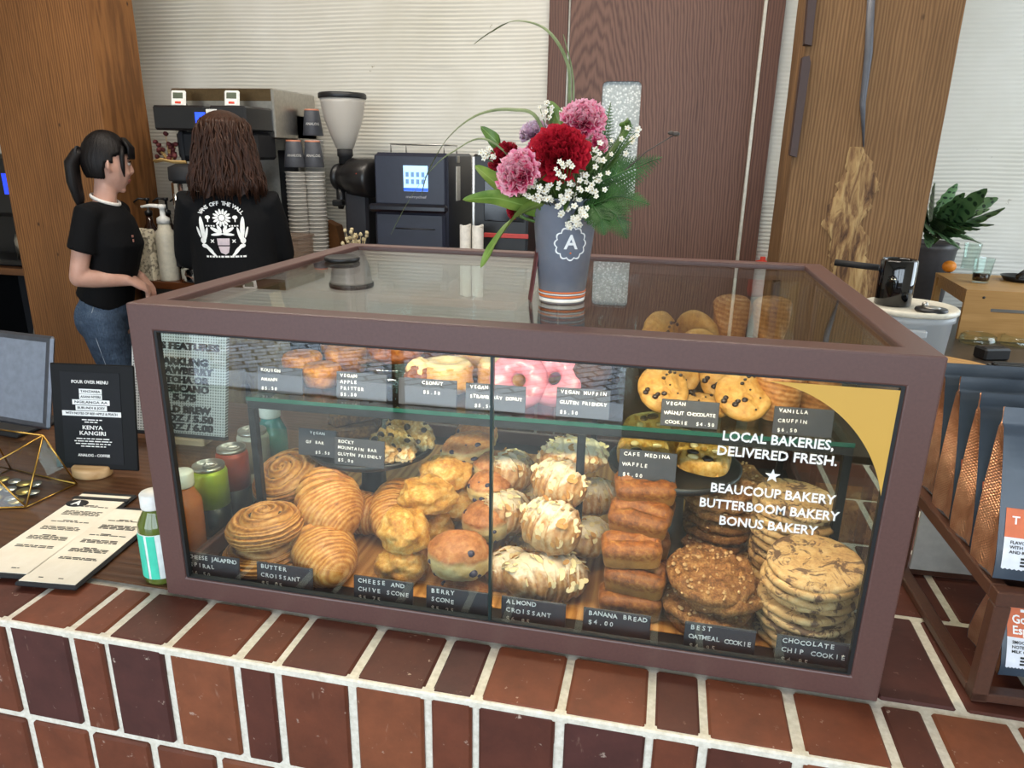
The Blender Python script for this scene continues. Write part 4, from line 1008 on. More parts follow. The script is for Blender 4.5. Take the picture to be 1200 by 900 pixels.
# letterboard
lb = thing('letter_board', 'white pegboard letter board with black letters listing the features, seen through the left glass', 'letter board', (-.338, .500, BZ), radians(2))
LBT = T(0, 0, .012) @ RX(radians(-12)); LW, LH = .222, .238
k = NT('pegboard'); k.set(Roughness=.6); vv = k.coord('Object', (1, 1, 1)); vo = k.n('TexVoronoi', feature='F1'); vo.inputs['Scale'].default_value = 1; vo.inputs['Randomness'].default_value = 0
mp = k.n('Mapping'); mp.inputs['Scale'].default_value = (170, 0, 170); k.l(vv, mp.inputs[0]); k.l(mp.outputs[0], vo.inputs['Vector'])
k.color(k.ramp(vo.outputs['Distance'], [(.24, '#6b6b68'), (.34, '#d9d7d2')])); m_peg = k.m
MB().box((0, 0, LH / 2), (LW, .012, LH), .001, LBT).build('peg_panel', m_peg, lb)
MB().box((0, -.001, LH - .008), (LW + .004, .014, .016), .001, LBT).box((0, -.001, .004), (LW + .004, .014, .008), .001, LBT).build('black_border', m_matte, lb)
mb = MB(); LV = lambda x, z: LBT @ frame((x, -.0062, z), (1, 0, 0), (0, 0, 1), (0, -1, 0))
for t, x0, x1, z in (('BEVS FEATURES', -.085, .096, .196), ('SPARKLING', -.060, .070, .163), ('STRAWBERRY', -.072, .082, .1435), ('MATCHA OR', -.062, .072, .124), ('AMERICANO', -.064, .074, .105), ('5.75', -.012, .044, .0855), ('COLD BREW', -.06, .078, .060), ('12OZ / 5.50', -.05, .082, .041), ('16OZ / 6.00', -.05, .082, .022)): fit(mb, t, x0, x1, z, LV, h=.0205, bold=.05, ext=.002)
mb.build('letters', m_blackink, lb)
MB().box((-.0, .03, .004), (.13, .09, .02), .003).build('wooden_foot', wood('pale_block_wood', '#d9bd98', '#c09a6c', 'X', 2, .5), lb)
# ---------------------------------------------------------------- drinks in a row along the left side glass
def bottle(label, y, x, h, r, juice, labelc, stripe, lab=None, capc='#efece4'):
    t = thing('juice_bottle', label, 'bottle', (x, y, .0046 if y > .02 else .0046))
    s = h
    MB().lathe([(0, 0), (r * .9, 0), (r, .004), (r, s * .62), (r * .96, s * .68), (r * .62, s * .80), (r * .56, s * .84), (0, s * .84)], 32).build('juice_body', plain('juice_' + label[:8].replace(' ', '_'), juice, .12, coat=.4), t)
    MB().lathe([(0, s * .835), (r * .66, s * .835), (r * .68, s * .85), (r * .68, s * .985), (r * .62, s), (0, s)], 32).build('cap', plain('cap_white', capc, .4), t)
    if labelc:
        MB().lathe([(r + .0004, s * .08), (r + .0009, s * .085), (r + .0009, s * .585), (r + .0004, s * .59)], 32).build('paper_label', plain('lab', labelc, .5), t)
        mb = MB()
        for a0, a1 in ((-.75, -.1), (.05, .5)):
            mb.grid(lambda u, v: ((r + .0013) * sin(a0 + (a1 - a0) * v), -(r + .0013) * cos(a0 + (a1 - a0) * v), s * (.085 + .5 * u)), 2, 8, smooth=True)
        mb.build('label_stripe', plain('str', stripe, .5), t)
        mb = MB(); 
        for i in range(9): greek(mb, frame((0, 0, 0), (1, 0, 0), (0, 1, 0), (0, 0, 1)), 0, 0, 0, .003, i)
        for i in range(8):
            rnd = random.Random(i); a0 = -1.5
            while a0 < -.85:
                da = rnd.uniform(.06, .2); z = s * (.14 + i * .052)
                mb.grid(lambda u, v: ((r + .0013) * sin(a0 + da * v), -(r + .0013) * cos(a0 + da * v), z + .003 * u), 2, 3); a0 += da + .05
        mb.build('label_print', m_blackink, t)
    return t
bottle('green juice bottle with a white cap and mint striped label beside the case corner', .033, -.0295, .139, .0255, '#5e6a2c', '#e9efe9', '#47cfae')
DX = -.0305
bottle('orange juice bottle with a white cap, second in the row of drinks', .1, DX, .141, .0255, '#c9713e', None, None)
def can(label, x, y, h, r, top, low):
    t = thing('drink_can', label, 'can', (x, y, BZ))
    MB().lathe([(0, .003), (r * .72, .003), (r * .8, 0), (r, .010), (r, h * .45)], 36).build('can_body', plain('can_low', low, .3, .3), t)
    MB().lathe([(r, h * .45), (r, h * .9), (r * .9, h * .955)], 36).build('can_sleeve', plain('can_top', top, .3, .3), t)
    mb = MB().lathe([(r * .9, h * .955), (r * .885, h), (r * .83, h), (r * .80, h * .975), (0, h * .975)], 36)
    mb.build('can_lid', m_steel, t)
    mb = MB(); mb.tube([(.010 * cos(a), .004 + .010 * sin(a), h * .978) for a in [i * pi / 8 for i in range(17)]], .0014, 6); mb.box((0, -.006, h * .978), (.008, .008, .001)); mb.build('pull_tab', m_steel, t)
    return t
can('lime green can with a black base, third in the row of drinks', DX, .166, .124, .028, '#a9bd1d', '#1b1d22')
can('red can behind the lime green one', DX, .231, .128, .0265, '#b5432f', '#22242a')
can('tall white can between the red can and the teal bottle', DX, .297, .135, .0275, '#d9d4c4', '#cfc9b8')
bottle('teal bottle with a white shoulder and cap at the far end of the drinks row', .36, DX, .165, .028, '#2f8f8a', None, None)
# ---------------------------------------------------------------- paper cup with the bouquet on the case
CT = CH - .005 + .0002
cupc = Vector((.526, .207, CT))
cp = thing('paper_cup', 'slate paper cup with a scalloped emblem, holding the bouquet on top of the case', 'cup', cupc)
rb_, rt_, hh = .0305, .0445, .136
rad = lambda z: rb_ + (rt_ - rb_) * z / hh
mb = MB().lathe([(0, .004), (rb_ - .002, .004), (rb_ - .0015, 0), (rb_, 0), (rt_, hh), (rt_ + .0012, hh + .001), (rt_ + .0012, hh + .003), (rt_ - .001, hh + .003), (rt_ - .002, hh), (rb_ - .001, .008), (0, .008)], 48)
mb.build('cup_body', noisy('slate_paper', [(.3, '#757b88'), (.7, '#7f8592')], 30, .5, 0), cp)
mb = MB()
for z0, z1, mi in ((.002, .0065, 0), (.0078, .0108, 1), (.012, .0132, 0), (.0142, .0165, 1)):
    mb.lathe([(rad(z0) + .0002, z0), (rad(z0) + .0006, z0), (rad(z1) + .0006, z1), (rad(z1) + .0002, z1)], 48, mi=mi)
mb.build('stripe_band', [m_ink, plain('orange_band', '#d8703a', .5)], cp)
CA = atan2(CAM.y - cupc.y, CAM.x - cupc.x) + radians(14)
def wrap(x, y, z):
    zz = .082 + y; r = rad(zz) + .0003 + max(0, z) * 1.0; a = CA + x / r; return (r * cos(a), r * sin(a), zz)
mb = MB(); scallop(mb, .0215, None, fn=wrap, wdt=.09, ext=.0004); mb.text('A', .026, None, fn=lambda x, y, z: wrap(x, y + .001, z), bold=.02, ext=.0004)
mb.build('emblem', m_ink, cp)
mb = MB(); mb.lathe([(0, 0), (.0013, 0), (.0013, .0004), (0, .0004)], 10); mb.v = [wrap(x, y - .0125, z) for x, y, z in mb.v]; mb.build('emblem_dot', plain('od', '#d8703a', .5), cp)
# maroon card leaning on the cup
o = MB().box((0, 0, .04), (.0022, .022, .082), .0004, RY(radians(7))).build('card', plain('maroon_card', '#5a1f22', .5))
place(tag(o, 'narrow maroon card leaning against the left side of the paper cup', 'card'), (cupc.x - .0425, cupc.y - .012, CT), (0, 0, radians(20)))
# flowers
m_stem = plain('stem_green', '#4f6b2f', .5)
def petal_mat(n, inner, outer, edge):
    k = NT(n); k.set(Roughness=.6, Specular_IOR_Level=.25); s = k.sep(k.coord('pt')); nn = k.noise(k.coord('Object'), 130, 3)
    q = k.math('ADD', s[0], k.math('MULTIPLY', k.math('SUBTRACT', nn, .5), .9)); k.color(k.ramp(q, [(.25, inner), (.75, outer), (1.0, edge)])); return k.m
m_pinkp = petal_mat('pink_petal', '#c42455', '#e04f7c', '#f3b9c4'); m_redp = petal_mat('red_petal', '#5e0713', '#a30f22', '#c01f30')
m_dredp = petal_mat('dark_red_petal', '#4a0510', '#860c1c', '#a31a2a'); m_mauvep = petal_mat('mauve_petal', '#a96f8f', '#c79ab4', '#e2c9d6')
def carnation(label, c, r, face, mat, seed, n=46):
    base = Vector((cupc.x, cupc.y, CT + .11)) + Vector((c.x - cupc.x, c.y - cupc.y, 0)) * .30
    t = thing('carnation', label, 'flower', c)
    rnd = random.Random(seed); mb = MB(); q = Vector(face).normalized().to_track_quat('Z', 'Y').to_matrix().to_4x4()
    for i in range(n):
        s = (i + .5) / n; tilt = radians(8 + 88 * s ** .8) ; az = i * 2.39996 + rnd.uniform(-.2, .2); L = r * (.62 + .36 * s) * rnd.uniform(.92, 1.08); w = r * rnd.uniform(.42, .6); ph = rnd.uniform(0, 6)
        M = q @ RZ(az) @ RY(tilt)
        def f(u, v):
            x = (v - .5) * 2; a = w * (.15 + .85 * u ** .7) * x; ruf = .10 * r * u ** 2 * sin(x * 9 + ph) + .06 * r * u * u * sin(x * 17 + ph * 2)
            z = L * u * (1 - .12 * x * x) + .05 * r * u ** 3 * sin(x * 23 + ph); return (ruf - .22 * r * u * u + .10 * r * x * x * u, a, z)
        mb.grid(f, 7, 13, M=M, ptf=lambda u, v: (u, v, 0))
    mb.build('bloom', mat, t, recalc=False)
    d = base - c; mb = MB(); mb.tube([(0, 0, -r * .1)] + [tuple(d * k + Vector((0, 0, -.008 * sin(pi * k)))) for k in (.3, .6, 1)], [.004, .0022, .002, .002], 8)
    mb.ell(tuple(-Vector(face).normalized() * r * .25), (r * .28, r * .28, r * .4), 8, 12); mb.build('stem', m_stem, t)
    return t
PX = lambda x, y, Y: at(x, y, Y)
carnation('pink and white carnation at the top of the bouquet', PX(684, 143, .20), .031, (.1, -.7, .65), m_pinkp, 1)
carnation('pink and white carnation low at the left of the bouquet', PX(610, 204, .15), .033, (-.35, -.8, .45), m_pinkp, 2)
carnation('large bright red carnation in the middle of the bouquet', PX(656, 182, .165), .040, (0, -.85, .5), m_redp, 3, 60)
carnation('dark red carnation behind the left pink one', PX(592, 186, .20), .024, (-.5, -.5, .6), m_dredp, 4, 34)
carnation('mauve carnation at the back of the bouquet', PX(626, 158, .245), .022, (-.2, -.5, .8), m_mauvep, 5, 34)
carnation('small magenta carnation between the mauve and the red one', PX(630, 174, .21), .016, (-.1, -.7, .6), petal_mat('magenta_petal', '#8e1440', '#c23668', '#d9688c'), 6, 26)
carnation('small pink bud right of the red carnation', PX(700, 168, .19), .015, (.6, -.6, .4), m_pinkp, 7, 22)
carnation('small red flower hanging at the lower left of the bouquet', PX(602, 247, .18), .012, (-.7, -.5, -.2), m_dredp, 8, 20)
def leafmat(n, a, b):
    k = NT(n); k.set(Roughness=.45, Specular_IOR_Level=.4); s = k.sep(k.coord('pt')); v = k.math('ABSOLUTE', k.math('SUBTRACT', s[1], .5)); w = k.math('SINE', k.math('ADD', k.math('MULTIPLY', s[0], 60), k.math('MULTIPLY', v, -40)))
    c = k.ramp(k.noise(k.coord('Object'), 40, 3), [(.3, a), (.7, b)]); c = k.mix(k.ramp(v, [(.01, (.6, .6, .6, 1)), (.05, (0, 0, 0, 1))]), c, '#9db56a'); k.color(c); return k.m
m_leaf = leafmat('bouquet_leaf', '#3c5a24', '#64823a'); m_leaf2 = leafmat('bouquet_leaf_light', '#5b7a2c', '#8aa24a'); m_grass = leafmat('grass_blade', '#5f6b45', '#8a9468')
def blade(mb, path, w, prof=lambda t: sin(pi * min(1, t * .92 + .08)) ** .7, side=(1, 0, 0), fold=.25, mi=0, n=22, M=None):
    path = [Vector(p) for p in path]; m = len(path) - 1
    def cat(t):
        x = min(max(t, 0), 1) * m; i = min(int(x), m - 1); f = x - i; p0 = path[max(i - 1, 0)]; p1 = path[i]; p2 = path[i + 1]; p3 = path[min(i + 2, m)]
        return .5 * ((2 * p1) + (p2 - p0) * f + (2 * p0 - 5 * p1 + 4 * p2 - p3) * f * f + (3 * p1 - p0 - 3 * p2 + p3) * f ** 3)
    S0 = Vector(side)
    for sgn in (1, -1):
        def f(u, v):
            p = cat(u); t = (cat(u + .02) - cat(u - .02)).normalized(); a = (S0 - t * S0.dot(t)); a = a.normalized() if a.length > 1e-4 else t.orthogonal().normalized(); nn = t.cross(a)
            x = (v - .5) * 2; ww = w * prof(u); return tuple(p + a * (x * ww) + nn * (fold * ww * x * x + sgn * .00025))
        mb.grid(f, n, 5, M=M, mi=mi, ptf=lambda u, v: (u, v, 0))
root = Vector((cupc.x, cupc.y, CT + .115))
def leaf(label, pts, w, mat, side=(.3, -.5, .8), name='leaf', cat='leaf', grp=None, **k):
    mb = MB(); blade(mb, [root + (pts[0] - root) * .25] + pts if k.pop('rooted', True) else pts, w, side=side, **k)
    return tag(mb.build(name, mat, recalc=False), label, cat, grp)
leaf('pointed dark green leaf at the upper left of the bouquet', [PX(610, 195, .21), PX(588, 172, .22), PX(563, 148, .22)], .013, m_leaf, (.6, 0, -.6))
leaf('broad green leaf left of the left pink carnation', [PX(612, 238, .19), PX(585, 218, .17), PX(556, 194, .16)], .019, m_leaf2, (.5, -.3, -.8))
leaf('green leaf pointing left below the broad leaf', [PX(612, 240, .17), PX(580, 232, .15), PX(542, 234, .14)], .012, m_leaf2, (0, -.5, 1))
leaf('bright green leaf standing up behind the top pink carnation', [PX(664, 170, .22), PX(656, 145, .23), PX(644, 118, .23)], .014, m_leaf2, (1, 0, .2))
leaf('long strap leaf hanging down over the left rim of the cup', [PX(640, 238, .17), PX(608, 252, .15), PX(580, 285, .14), PX(563, 314, .14)], .012, m_leaf2, (.7, -.2, .7), name='strap_leaf')
gp = lambda t: max(.08, (1 - t) ** .5)
leaf('tall grass blade arching up out of the top of the picture', [PX(668, 112, .22), PX(664, 70, .22), PX(640, 34, .22), PX(604, 24, .22), PX(574, 38, .21), PX(555, 52, .21)], .0032, m_grass, (.6, .6, .3), name='grass_blade', cat='grass blade', prof=gp, n=40)
leaf('long grass blade arching left and drooping in front of the oven', [PX(632, 142, .2), PX(600, 128, .19), PX(560, 134, .18), PX(526, 160, .17), PX(502, 200, .16), PX(494, 228, .16)], .0032, m_grass, (.3, .6, .6), name='grass_blade', cat='grass blade', prof=gp, n=40)
leaf('thin grass blade reaching furthest left, across the oven door', [PX(575, 165, .18), PX(530, 178, .17), PX(500, 205, .16), PX(476, 240, .16), PX(458, 275, .15)], .0016, m_grass, (.3, .6, .6), name='grass_blade', cat='grass blade', prof=gp, n=40)
leaf('slim pale grass blade rising behind the top pink carnation', [PX(672, 118, .225), PX(670, 80, .226), PX(660, 40, .228)], .002, m_grass, (.6, .6, .3), name='grass_blade', cat='grass blade', prof=gp, n=30)
m_fern = leafmat('fern_green', '#1f3f1c', '#3f6a30')
def fern(label, pts, w, seed):
    rnd = random.Random(seed); mb = MB(); P_ = [root + (pts[0] - root) * .2] + pts; m = len(P_) - 1; up = Vector((.15, -.75, .45)).normalized()
    def at_(t):
        x = min(t, .9999) * m; i = int(x); return P_[i].lerp(P_[i + 1], x - i)
    mb.tube(P_, [.0016] * m + [.0006], 6); N = 26
    for i in range(N):
        t = .18 + .81 * i / N; p = at_(t); d = (at_(min(1, t + .03)) - at_(t - .03)).normalized(); s = d.cross(up).normalized(); ln = w * (sin(pi * (t * .85 + .13)) ** .7) * (1.05 - .55 * t)
        for sg in (-1, 1):
            ax = (s * sg * .86 + d * .55).normalized(); tip = p + ax * ln + Vector((0, 0, -.15 * ln)) + up * rnd.uniform(-.1, .1) * ln
            blade(mb, [p, p.lerp(tip, .5) + up * .04 * ln, tip], ln * .05, side=tuple(d), n=4, prof=lambda q: 1 - .8 * q)
            K = 6
            for j in range(1, K):
                b = p.lerp(tip, j / K); l2 = ln * .34 * (1.1 - j / K)
                for s2 in (-1, 1):
                    e = b + (ax * .75 + (up.cross(ax)) * s2 * .7).normalized() * l2; blade(mb, [b, b.lerp(e, .5), e], l2 * .13, side=tuple(ax.cross(up).cross(ax)) if False else tuple(d), n=4, prof=lambda q: max(.1, sin(pi * (q * .8 + .2))))
    return tag(mb.build('fern_frond', m_fern, recalc=False), label, 'fern', 'fern fronds on the right of the bouquet')
fern('fern frond reaching furthest right from the bouquet', [PX(700, 215, .2), PX(735, 200, .2), PX(776, 184, .2)], .042, 1)
fern('fern frond rising at the upper right of the bouquet', [PX(700, 200, .24), PX(722, 180, .25), PX(742, 146, .26)], .034, 2)
fern('fern frond pointing right just below the furthest one', [PX(700, 232, .18), PX(730, 230, .17), PX(762, 240, .16)], .034, 3)
fern('fern frond hanging down right of the cup', [PX(702, 238, .16), PX(722, 252, .14), PX(735, 280, .13)], .034, 4)
fern('short fern frond drooping beside the cup rim', [PX(694, 240, .15), PX(704, 256, .13), PX(708, 276, .12)], .026, 5)
fern('fern frond at the back, behind the red carnation', [PX(695, 190, .26), PX(708, 160, .28), PX(716, 120, .3)], .026, 6)
m_wflower = plain('small_white_petal', '#f1ead8', .6)
def spray(label, c, n, r, seed, grp='sprays of small white flowers'):
    rnd = random.Random(seed); t = thing('white_flower_spray', label, 'flower', c, 0, grp); ms_ = MB(); mp_ = MB(); b = root + (c - root) * .2 - c
    for i in range(n):
        p = Vector((rnd.gauss(0, 1), rnd.gauss(0, .6), rnd.gauss(0, .8))) * r * .6; ms_.tube([tuple(b.lerp(p, .55)), tuple(b.lerp(p, .8) + Vector((0, 0, .004))), tuple(p)], .0006, 4)
        q = Vector((rnd.uniform(-.6, .6), -1, rnd.uniform(-.1, .9))).normalized().to_track_quat('Z', 'Y').to_matrix().to_4x4(); s = rnd.uniform(.0028, .0045)
        for kk in range(5): mp_.ell((s * .62, 0, 0), (s * .6, s * .42, s * .16), 5, 8, M=T(*p) @ q @ RZ(kk * 2 * pi / 5) @ RY(-.3))
        mp_.ell((0, 0, 0), (s * .28,) * 3, 5, 6, M=T(*p) @ q, mi=1)
    ms_.tube([tuple(b), tuple(b.lerp(Vector(), .55))], .0012, 5)
    mp_.build('blossoms', [m_wflower, plain('yellow_eye', '#cfae55', .6)], t, recalc=False); ms_.build('stem', m_stem, t, recalc=False); return t
for lab, x, y, Y, n, r in (('white flower spray low at the front, below the left pink carnation', 628, 226, .14, 20, .017), ('white flower spray spilling over the cup rim at centre', 655, 232, .135, 26, .02), ('white flower spray over the right rim of the cup', 679, 254, .135, 24, .014), ('white flower spray right of the red carnation', 692, 216, .15, 24, .020), ('tiny white flowers in front of the red carnation', 659, 193, .12, 8, .012), ('white flower spray at the far upper left beside the pointed leaf', 574, 178, .19, 9, .013), ('white flower spray at the left of the top pink carnation', 641, 130, .22, 10, .012), ('white flower spray right below the top pink carnation', 702, 178, .17, 12, .015), ('white flower sprig at the far right among the fern', 746, 165, .2, 7, .016)): spray(lab, PX(x, y, Y), n, r, x)
mb = MB(); q = [root, PX(715, 215, .2), PX(757, 178, .2), PX(792, 157, .2)]; mb.tube(q, [.0012, .001, .0008, .0008], 6); mb.ell(tuple(q[-1]), (.005, .003, .003), 8, 10); mb.ell(tuple(q[-1] + Vector((-.006, 0, .001))), (.004, .003, .0025), 8, 10)
tag(mb.build('twig', plain('twig_brown', '#4a4038', .6)), 'thin dark twig with a bud reaching right in front of the door', 'twig')
# foliage filler at the mouth of the cup
for lab, (x, y, Y), (x2, y2, Y2), w in (('small dark leaf over the front rim of the cup', (676, 225, .17), (662, 248, .13), .010), ('small leaf between the left pink and the red carnation', (645, 215, .18), (632, 212, .13), .010), ('small leaf under the left pink carnation', (625, 232, .18), (596, 232, .14), .010), ('upright leaf at the right above the fern', (728, 158, .22), (735, 138, .22), .008)):
    leaf(lab, [PX(x, y, Y), (PX(x, y, Y) + PX(x2, y2, Y2)) / 2 + Vector((0, -.004, .004)), PX(x2, y2, Y2)], w, m_leaf, (.7, -.4, .6))
# black lid on the glass
p = atz(401, 306, CT); o = MB().lathe([(0, 0), (.030, 0), (.032, .003), (.032, .007), (.029, .009), (.024, .007), (0, .007)], 40).build('round_coaster', m_black)
place(tag(o, 'flat round black coaster lying at the far left corner of the case top', 'coaster'), (p.x, p.y, CT))
# ================================================================ right of the case: rack with coffee bags
m_rack = noisy('rack_brown', [(.3, '#4a2f25'), (.7, '#553629')], 200, .4, .03, .0005)
rk = thing('display_rack', 'brown metal two tier rack holding coffee bags, right of the pastry case', 'rack', (1.06, .028, .0012), radians(2))
RW, RD, RH = .46, .30, .132
for x in (0, RW - .018):
    for y in (0, RD - .018): MB().box((x + .009, y + .009, RH / 2), (.018, .018, RH), .0015).build('upright', m_rack, rk)
for nm, z in (('top_rail', RH + .009), ('bottom_rail', .007)):
    mb = MB(); t = .018 if z > .05 else .012
    for y in (.009, RD - .009): mb.box((RW / 2, y, z), (RW, .018, t), .0015)
    for x in (.009, RW - .009): mb.box((x, RD / 2, z), (.018, RD - .036, t), .0015)
    mb.build(nm, m_rack, rk)
MB().box((RW / 2, RD / 2, RH + .002), (RW - .036, RD - .036, .003)).build('shelf_plate', m_rack, rk)
MB().box((RW / 2, RD - .022, RH / 2 + .006), (RW - .036, .004, RH - .016)).build('back_panel', plain('grey_panel', '#a9a7a4', .5), rk)
m_bag = noisy('slate_foil', [(.3, '#363f4a'), (.7, '#3e4854')], 14, .38, .25, .006, spec=.5)
k = NT('copper_foil'); k.set(Metallic=.85, Roughness=.34); sx = k.sep(k.coord('Object'))
hh_ = k.math('MULTIPLY', k.math('SINE', k.math('MULTIPLY', sx[1], 1500)), k.math('SINE', k.math('MULTIPLY', sx[2], 1500)))
k.color(k.ramp(k.noise(k.coord('Object'), 30, 4), [(.3, '#b87e62'), (.7, '#e0ab8c')])); k.bump(hh_, .35, .001); m_copper = k.m
m_orange = plain('orange_label', '#d0693c', .55); m_lab = plain('white_label', '#dfe0e6', .55)
def bag(label, loc, rz, lean, w, d, h, title, sub, seed, grp='coffee bags on the brown rack'):
    t = thing('coffee_bag', label, 'coffee bag', loc, rz, grp); L = T(0, 0, 0) @ RX(-lean)
    def sec(u): return d * (1 - u ** 1.5 * .98) * (.92 + .08 * sin(min(1, u * 6) * pi / 2)) / 2 if u < .88 else max(.0012, d * .01)
    def nzz(p, a=.0016): return a * nz(p, 22, seed)
    def face(sg):
        def f(u, v):
            s = sec(u); x = (v - .5) * w; bul = .006 * sin(pi * v) * sin(pi * min(1, u * 1.15)); y = sg * (s + bul); y += nzz((x, y, u * h), .0025 * (1 - abs(2 * v - 1) ** 6))
            return tuple(L @ Vector((x, y, u * h)))
        return f
    mb = MB(); mb.grid(face(-1), 36, 18); mb.grid(face(1), 36, 18); 
    mb.grid(lambda u, v: tuple(L @ Vector(((v - .5) * w, (u - .5) * 2 * sec(0), .0006))), 3, 3)
    mb.build('bag_panel', m_bag, t)
    for sg in (-1, 1):
        mb = MB()
        def g(u, v):
            s = sec(u); q = (v - .5) * 2; inn = .018 * (1 - abs(q)) * min(1, .25 + u * 1.6) * max(0, min(1, (.84 - u) / .3))
            x = sg * (w / 2 - inn + nz((q * 3, u * 9, sg), 1.6, seed) * .0035 * (1 - abs(q))); return tuple(L @ Vector((x, q * s * .97, u * h)))
        mb.grid(g, 34, 11); mb.build('gusset', m_copper, t, recalc=False)
    F = lambda x, z: L @ T(0, -sec(z / h) - .0062 - .0012, 0) @ frame((x, 0, z), (1, 0, 0), (0, .16 * d / .07 * .6, 1), (0, -1, 0))
    def onface(x, y, z):     # wraps flat artwork onto the bulged front panel
        u = max(0, min(1, y / h)); v = x / w + .5; p = face(-1)(u, v); q = L.to_3x3() @ Vector((0, -1, 0)); return tuple(Vector(p) + q * (.0009 + z))
    def patch(x0, x1, z0, z1, nm, mat, zig=False):
        mb = MB(); mb.grid(lambda u, v: onface(x0 + (x1 - x0) * v, z0 + (z1 - z0) * u - (.0015 * (int(v * 60) % 2) if zig and u == 0 else 0), 0), 12, 61, smooth=True); return mb.build(nm, mat, t)
    patch(-w * .46, w * .46, .014, .050, 'label', m_lab, True); patch(-w * .46, w * .46, .050, .083, 'label_band', m_orange)
    mb = MB(); vs_fn = lambda cx, cz: (lambda x, y, z: onface(cx + x, cz + y, .0006 + max(0, z)))
    for i, tx in enumerate(title):
        if tx:
            n0 = len(mb.v); mb.text(tx, .0125, None, align='LEFT', bold=.02, ext=.0003, fn=vs_fn(-w * .42, .0695 - .0115 * i))
    greek_ = random.Random(seed); z0_ = .0775
    x = -w * .34
    while x < w * .1: ww = greek_.uniform(.005, .012); mb.grid(lambda u, v: onface(x + ww * v, z0_ + .003 * u, .0006), 2, 3); x += ww + .003
    scallop(mb, .020, None, fn=lambda x, y, z: onface(x, .108 + y, .0008 + z), ext=.0003); mb.text('A', .024, None, fn=lambda x, y, z: onface(x, .108 + y, .0008 + max(0, z)), bold=.02)
    mb.build('white_print', m_ink, t)
    mb = MB(); 
    for i, ln in enumerate(sub): mb.text(ln, .0050, None, align='LEFT', bold=.012, ext=.0002, fn=vs_fn(-w * .42, .0445 - .0055 * i))
    for i in range(3):
        x = -w * .34
        while x < w * .25: ww = greek_.uniform(.004, .011); zz = .0255 - .004 * i; mb.grid(lambda u, v: onface(x + ww * v, zz + .0025 * u, .0006), 2, 3); x += ww + .0025
    mb.build('dark_print', m_blackink, t)
    return t
BG = RH + .0190 + .0012
bag('coffee bag standing furthest back on the top tier, almost touching the glass case', (1.140, .300, BG), radians(2), radians(6), .15, .066, .190, [], [], 1)
bag('coffee bag second from the back on the top tier of the rack', (1.136, .228, BG), radians(2), radians(7), .15, .066, .190, [], [], 2)
bag('coffee bag third from the back on the top tier, its emblem partly covered', (1.136, .156, BG), radians(2), radians(8), .15, .066, .190, [], [], 3)
bag('coffee bag at the front of the top tier, cut by the picture edge', (1.135, .080, BG), radians(0), radians(10), .15, .07, .195, ['T'], ['FLAVOURS', 'WITH NOTES', 'AND RICH'], 4)
bag('coffee bag with an orange and white label on the lower tier of the rack', (1.160, .112, .0142), radians(5), radians(2), .125, .085, .112, ['Godfather', 'Espresso'], ['SMOOTH & RICH WITH', 'NOTES OF CARAMEL AND', 'MILK CHOCOLATE'], 5)
# ================================================================ work counter behind on the right
m_wtop = noisy('dark_worktop', [(.3, '#3b342d'), (.7, '#4a4138')], 40, .35, .05)
wc = thing('work_counter', 'dark work counter behind the rack, carrying the bucket and the bamboo riser', 'counter', (0, 0, 0))
LP = [(1.0, .80), (2.7, .80), (2.7, 2.74), (1.49, 2.74), (1.49, 1.765), (1.0, 1.765)]
MB().prism(LP, -.035, 0.0).build('worktop', m_wtop, wc)
LQ = [(1.03, .84), (2.66, .84), (2.66, 2.72), (1.52, 2.72), (1.52, 1.74), (1.03, 1.74)]
MB().prism(LQ, FLOOR, -.035).build('cabinet_body', plain('dark_cabinet', '#2b2420', .6), wc)
# bucket
k = NT('cloudy_plastic'); k.set(Roughness=.35, Base_Color=hx('#c9cdd0'), Alpha=.62); m_cloud = k.m
bc = Vector((1.262, 1.15, 0)); bk = thing('storage_bucket', 'round cloudy plastic food bucket with a white lid behind the case', 'bucket', bc)
MB().lathe([(0, 0), (.078, 0), (.084, .006), (.098, .243), (.104, .245), (.104, .261), (.100, .261), (.096, .245), (.080, .010), (0, .008)], 48).box((-.02, -.102, .225), (.07, .02, .02), .004).build('bucket_body', m_cloud, bk)
MB().lathe([(0, .010), (.078, .010), (.092, .17), (0, .172)], 40).build('contents', plain('bucket_contents', '#5b5a62', .7), bk)
MB().lathe([(0, .2615), (.106, .2615), (.109, .264), (.109, .272), (.104, .276), (.098, .273), (0, .273)], 48).build('lid', plain('ivory_lid', '#d6d0bf', .4), bk)
kn = thing('black_canister', 'glossy black canister with a straight side handle standing on the bucket lid', 'canister', (1.222, 1.155, .2735))
MB().lathe([(0, 0), (.040, 0), (.042, .003), (.042, .108), (.039, .112), (.036, .108), (.036, .01), (0, .008)], 40).build('canister_body', plain('gloss_black', '#08080a', .08, coat=.6), kn)
MB().tube([(-.03, .05, .082), (-.125, .10, .084)], [(.008, .008), (.0085, .0085)], 10).build('handle', m_matte, kn)
sc = thing('round_scale', 'small round black gadget with a chrome top lying on the bucket lid', 'gadget', (1.290, 1.085, .2735))
MB().lathe([(0, 0), (.034, 0), (.036, .003), (.034, .008), (0, .009)], 36).build('gadget_body', m_black, sc); MB().ell((-.012, .012, .014), (.007, .007, .007), 8, 12).lathe([(0, .009), (.02, .009), (.018, .011), (0, .011)], 24).build('gadget_top', m_steel, sc)
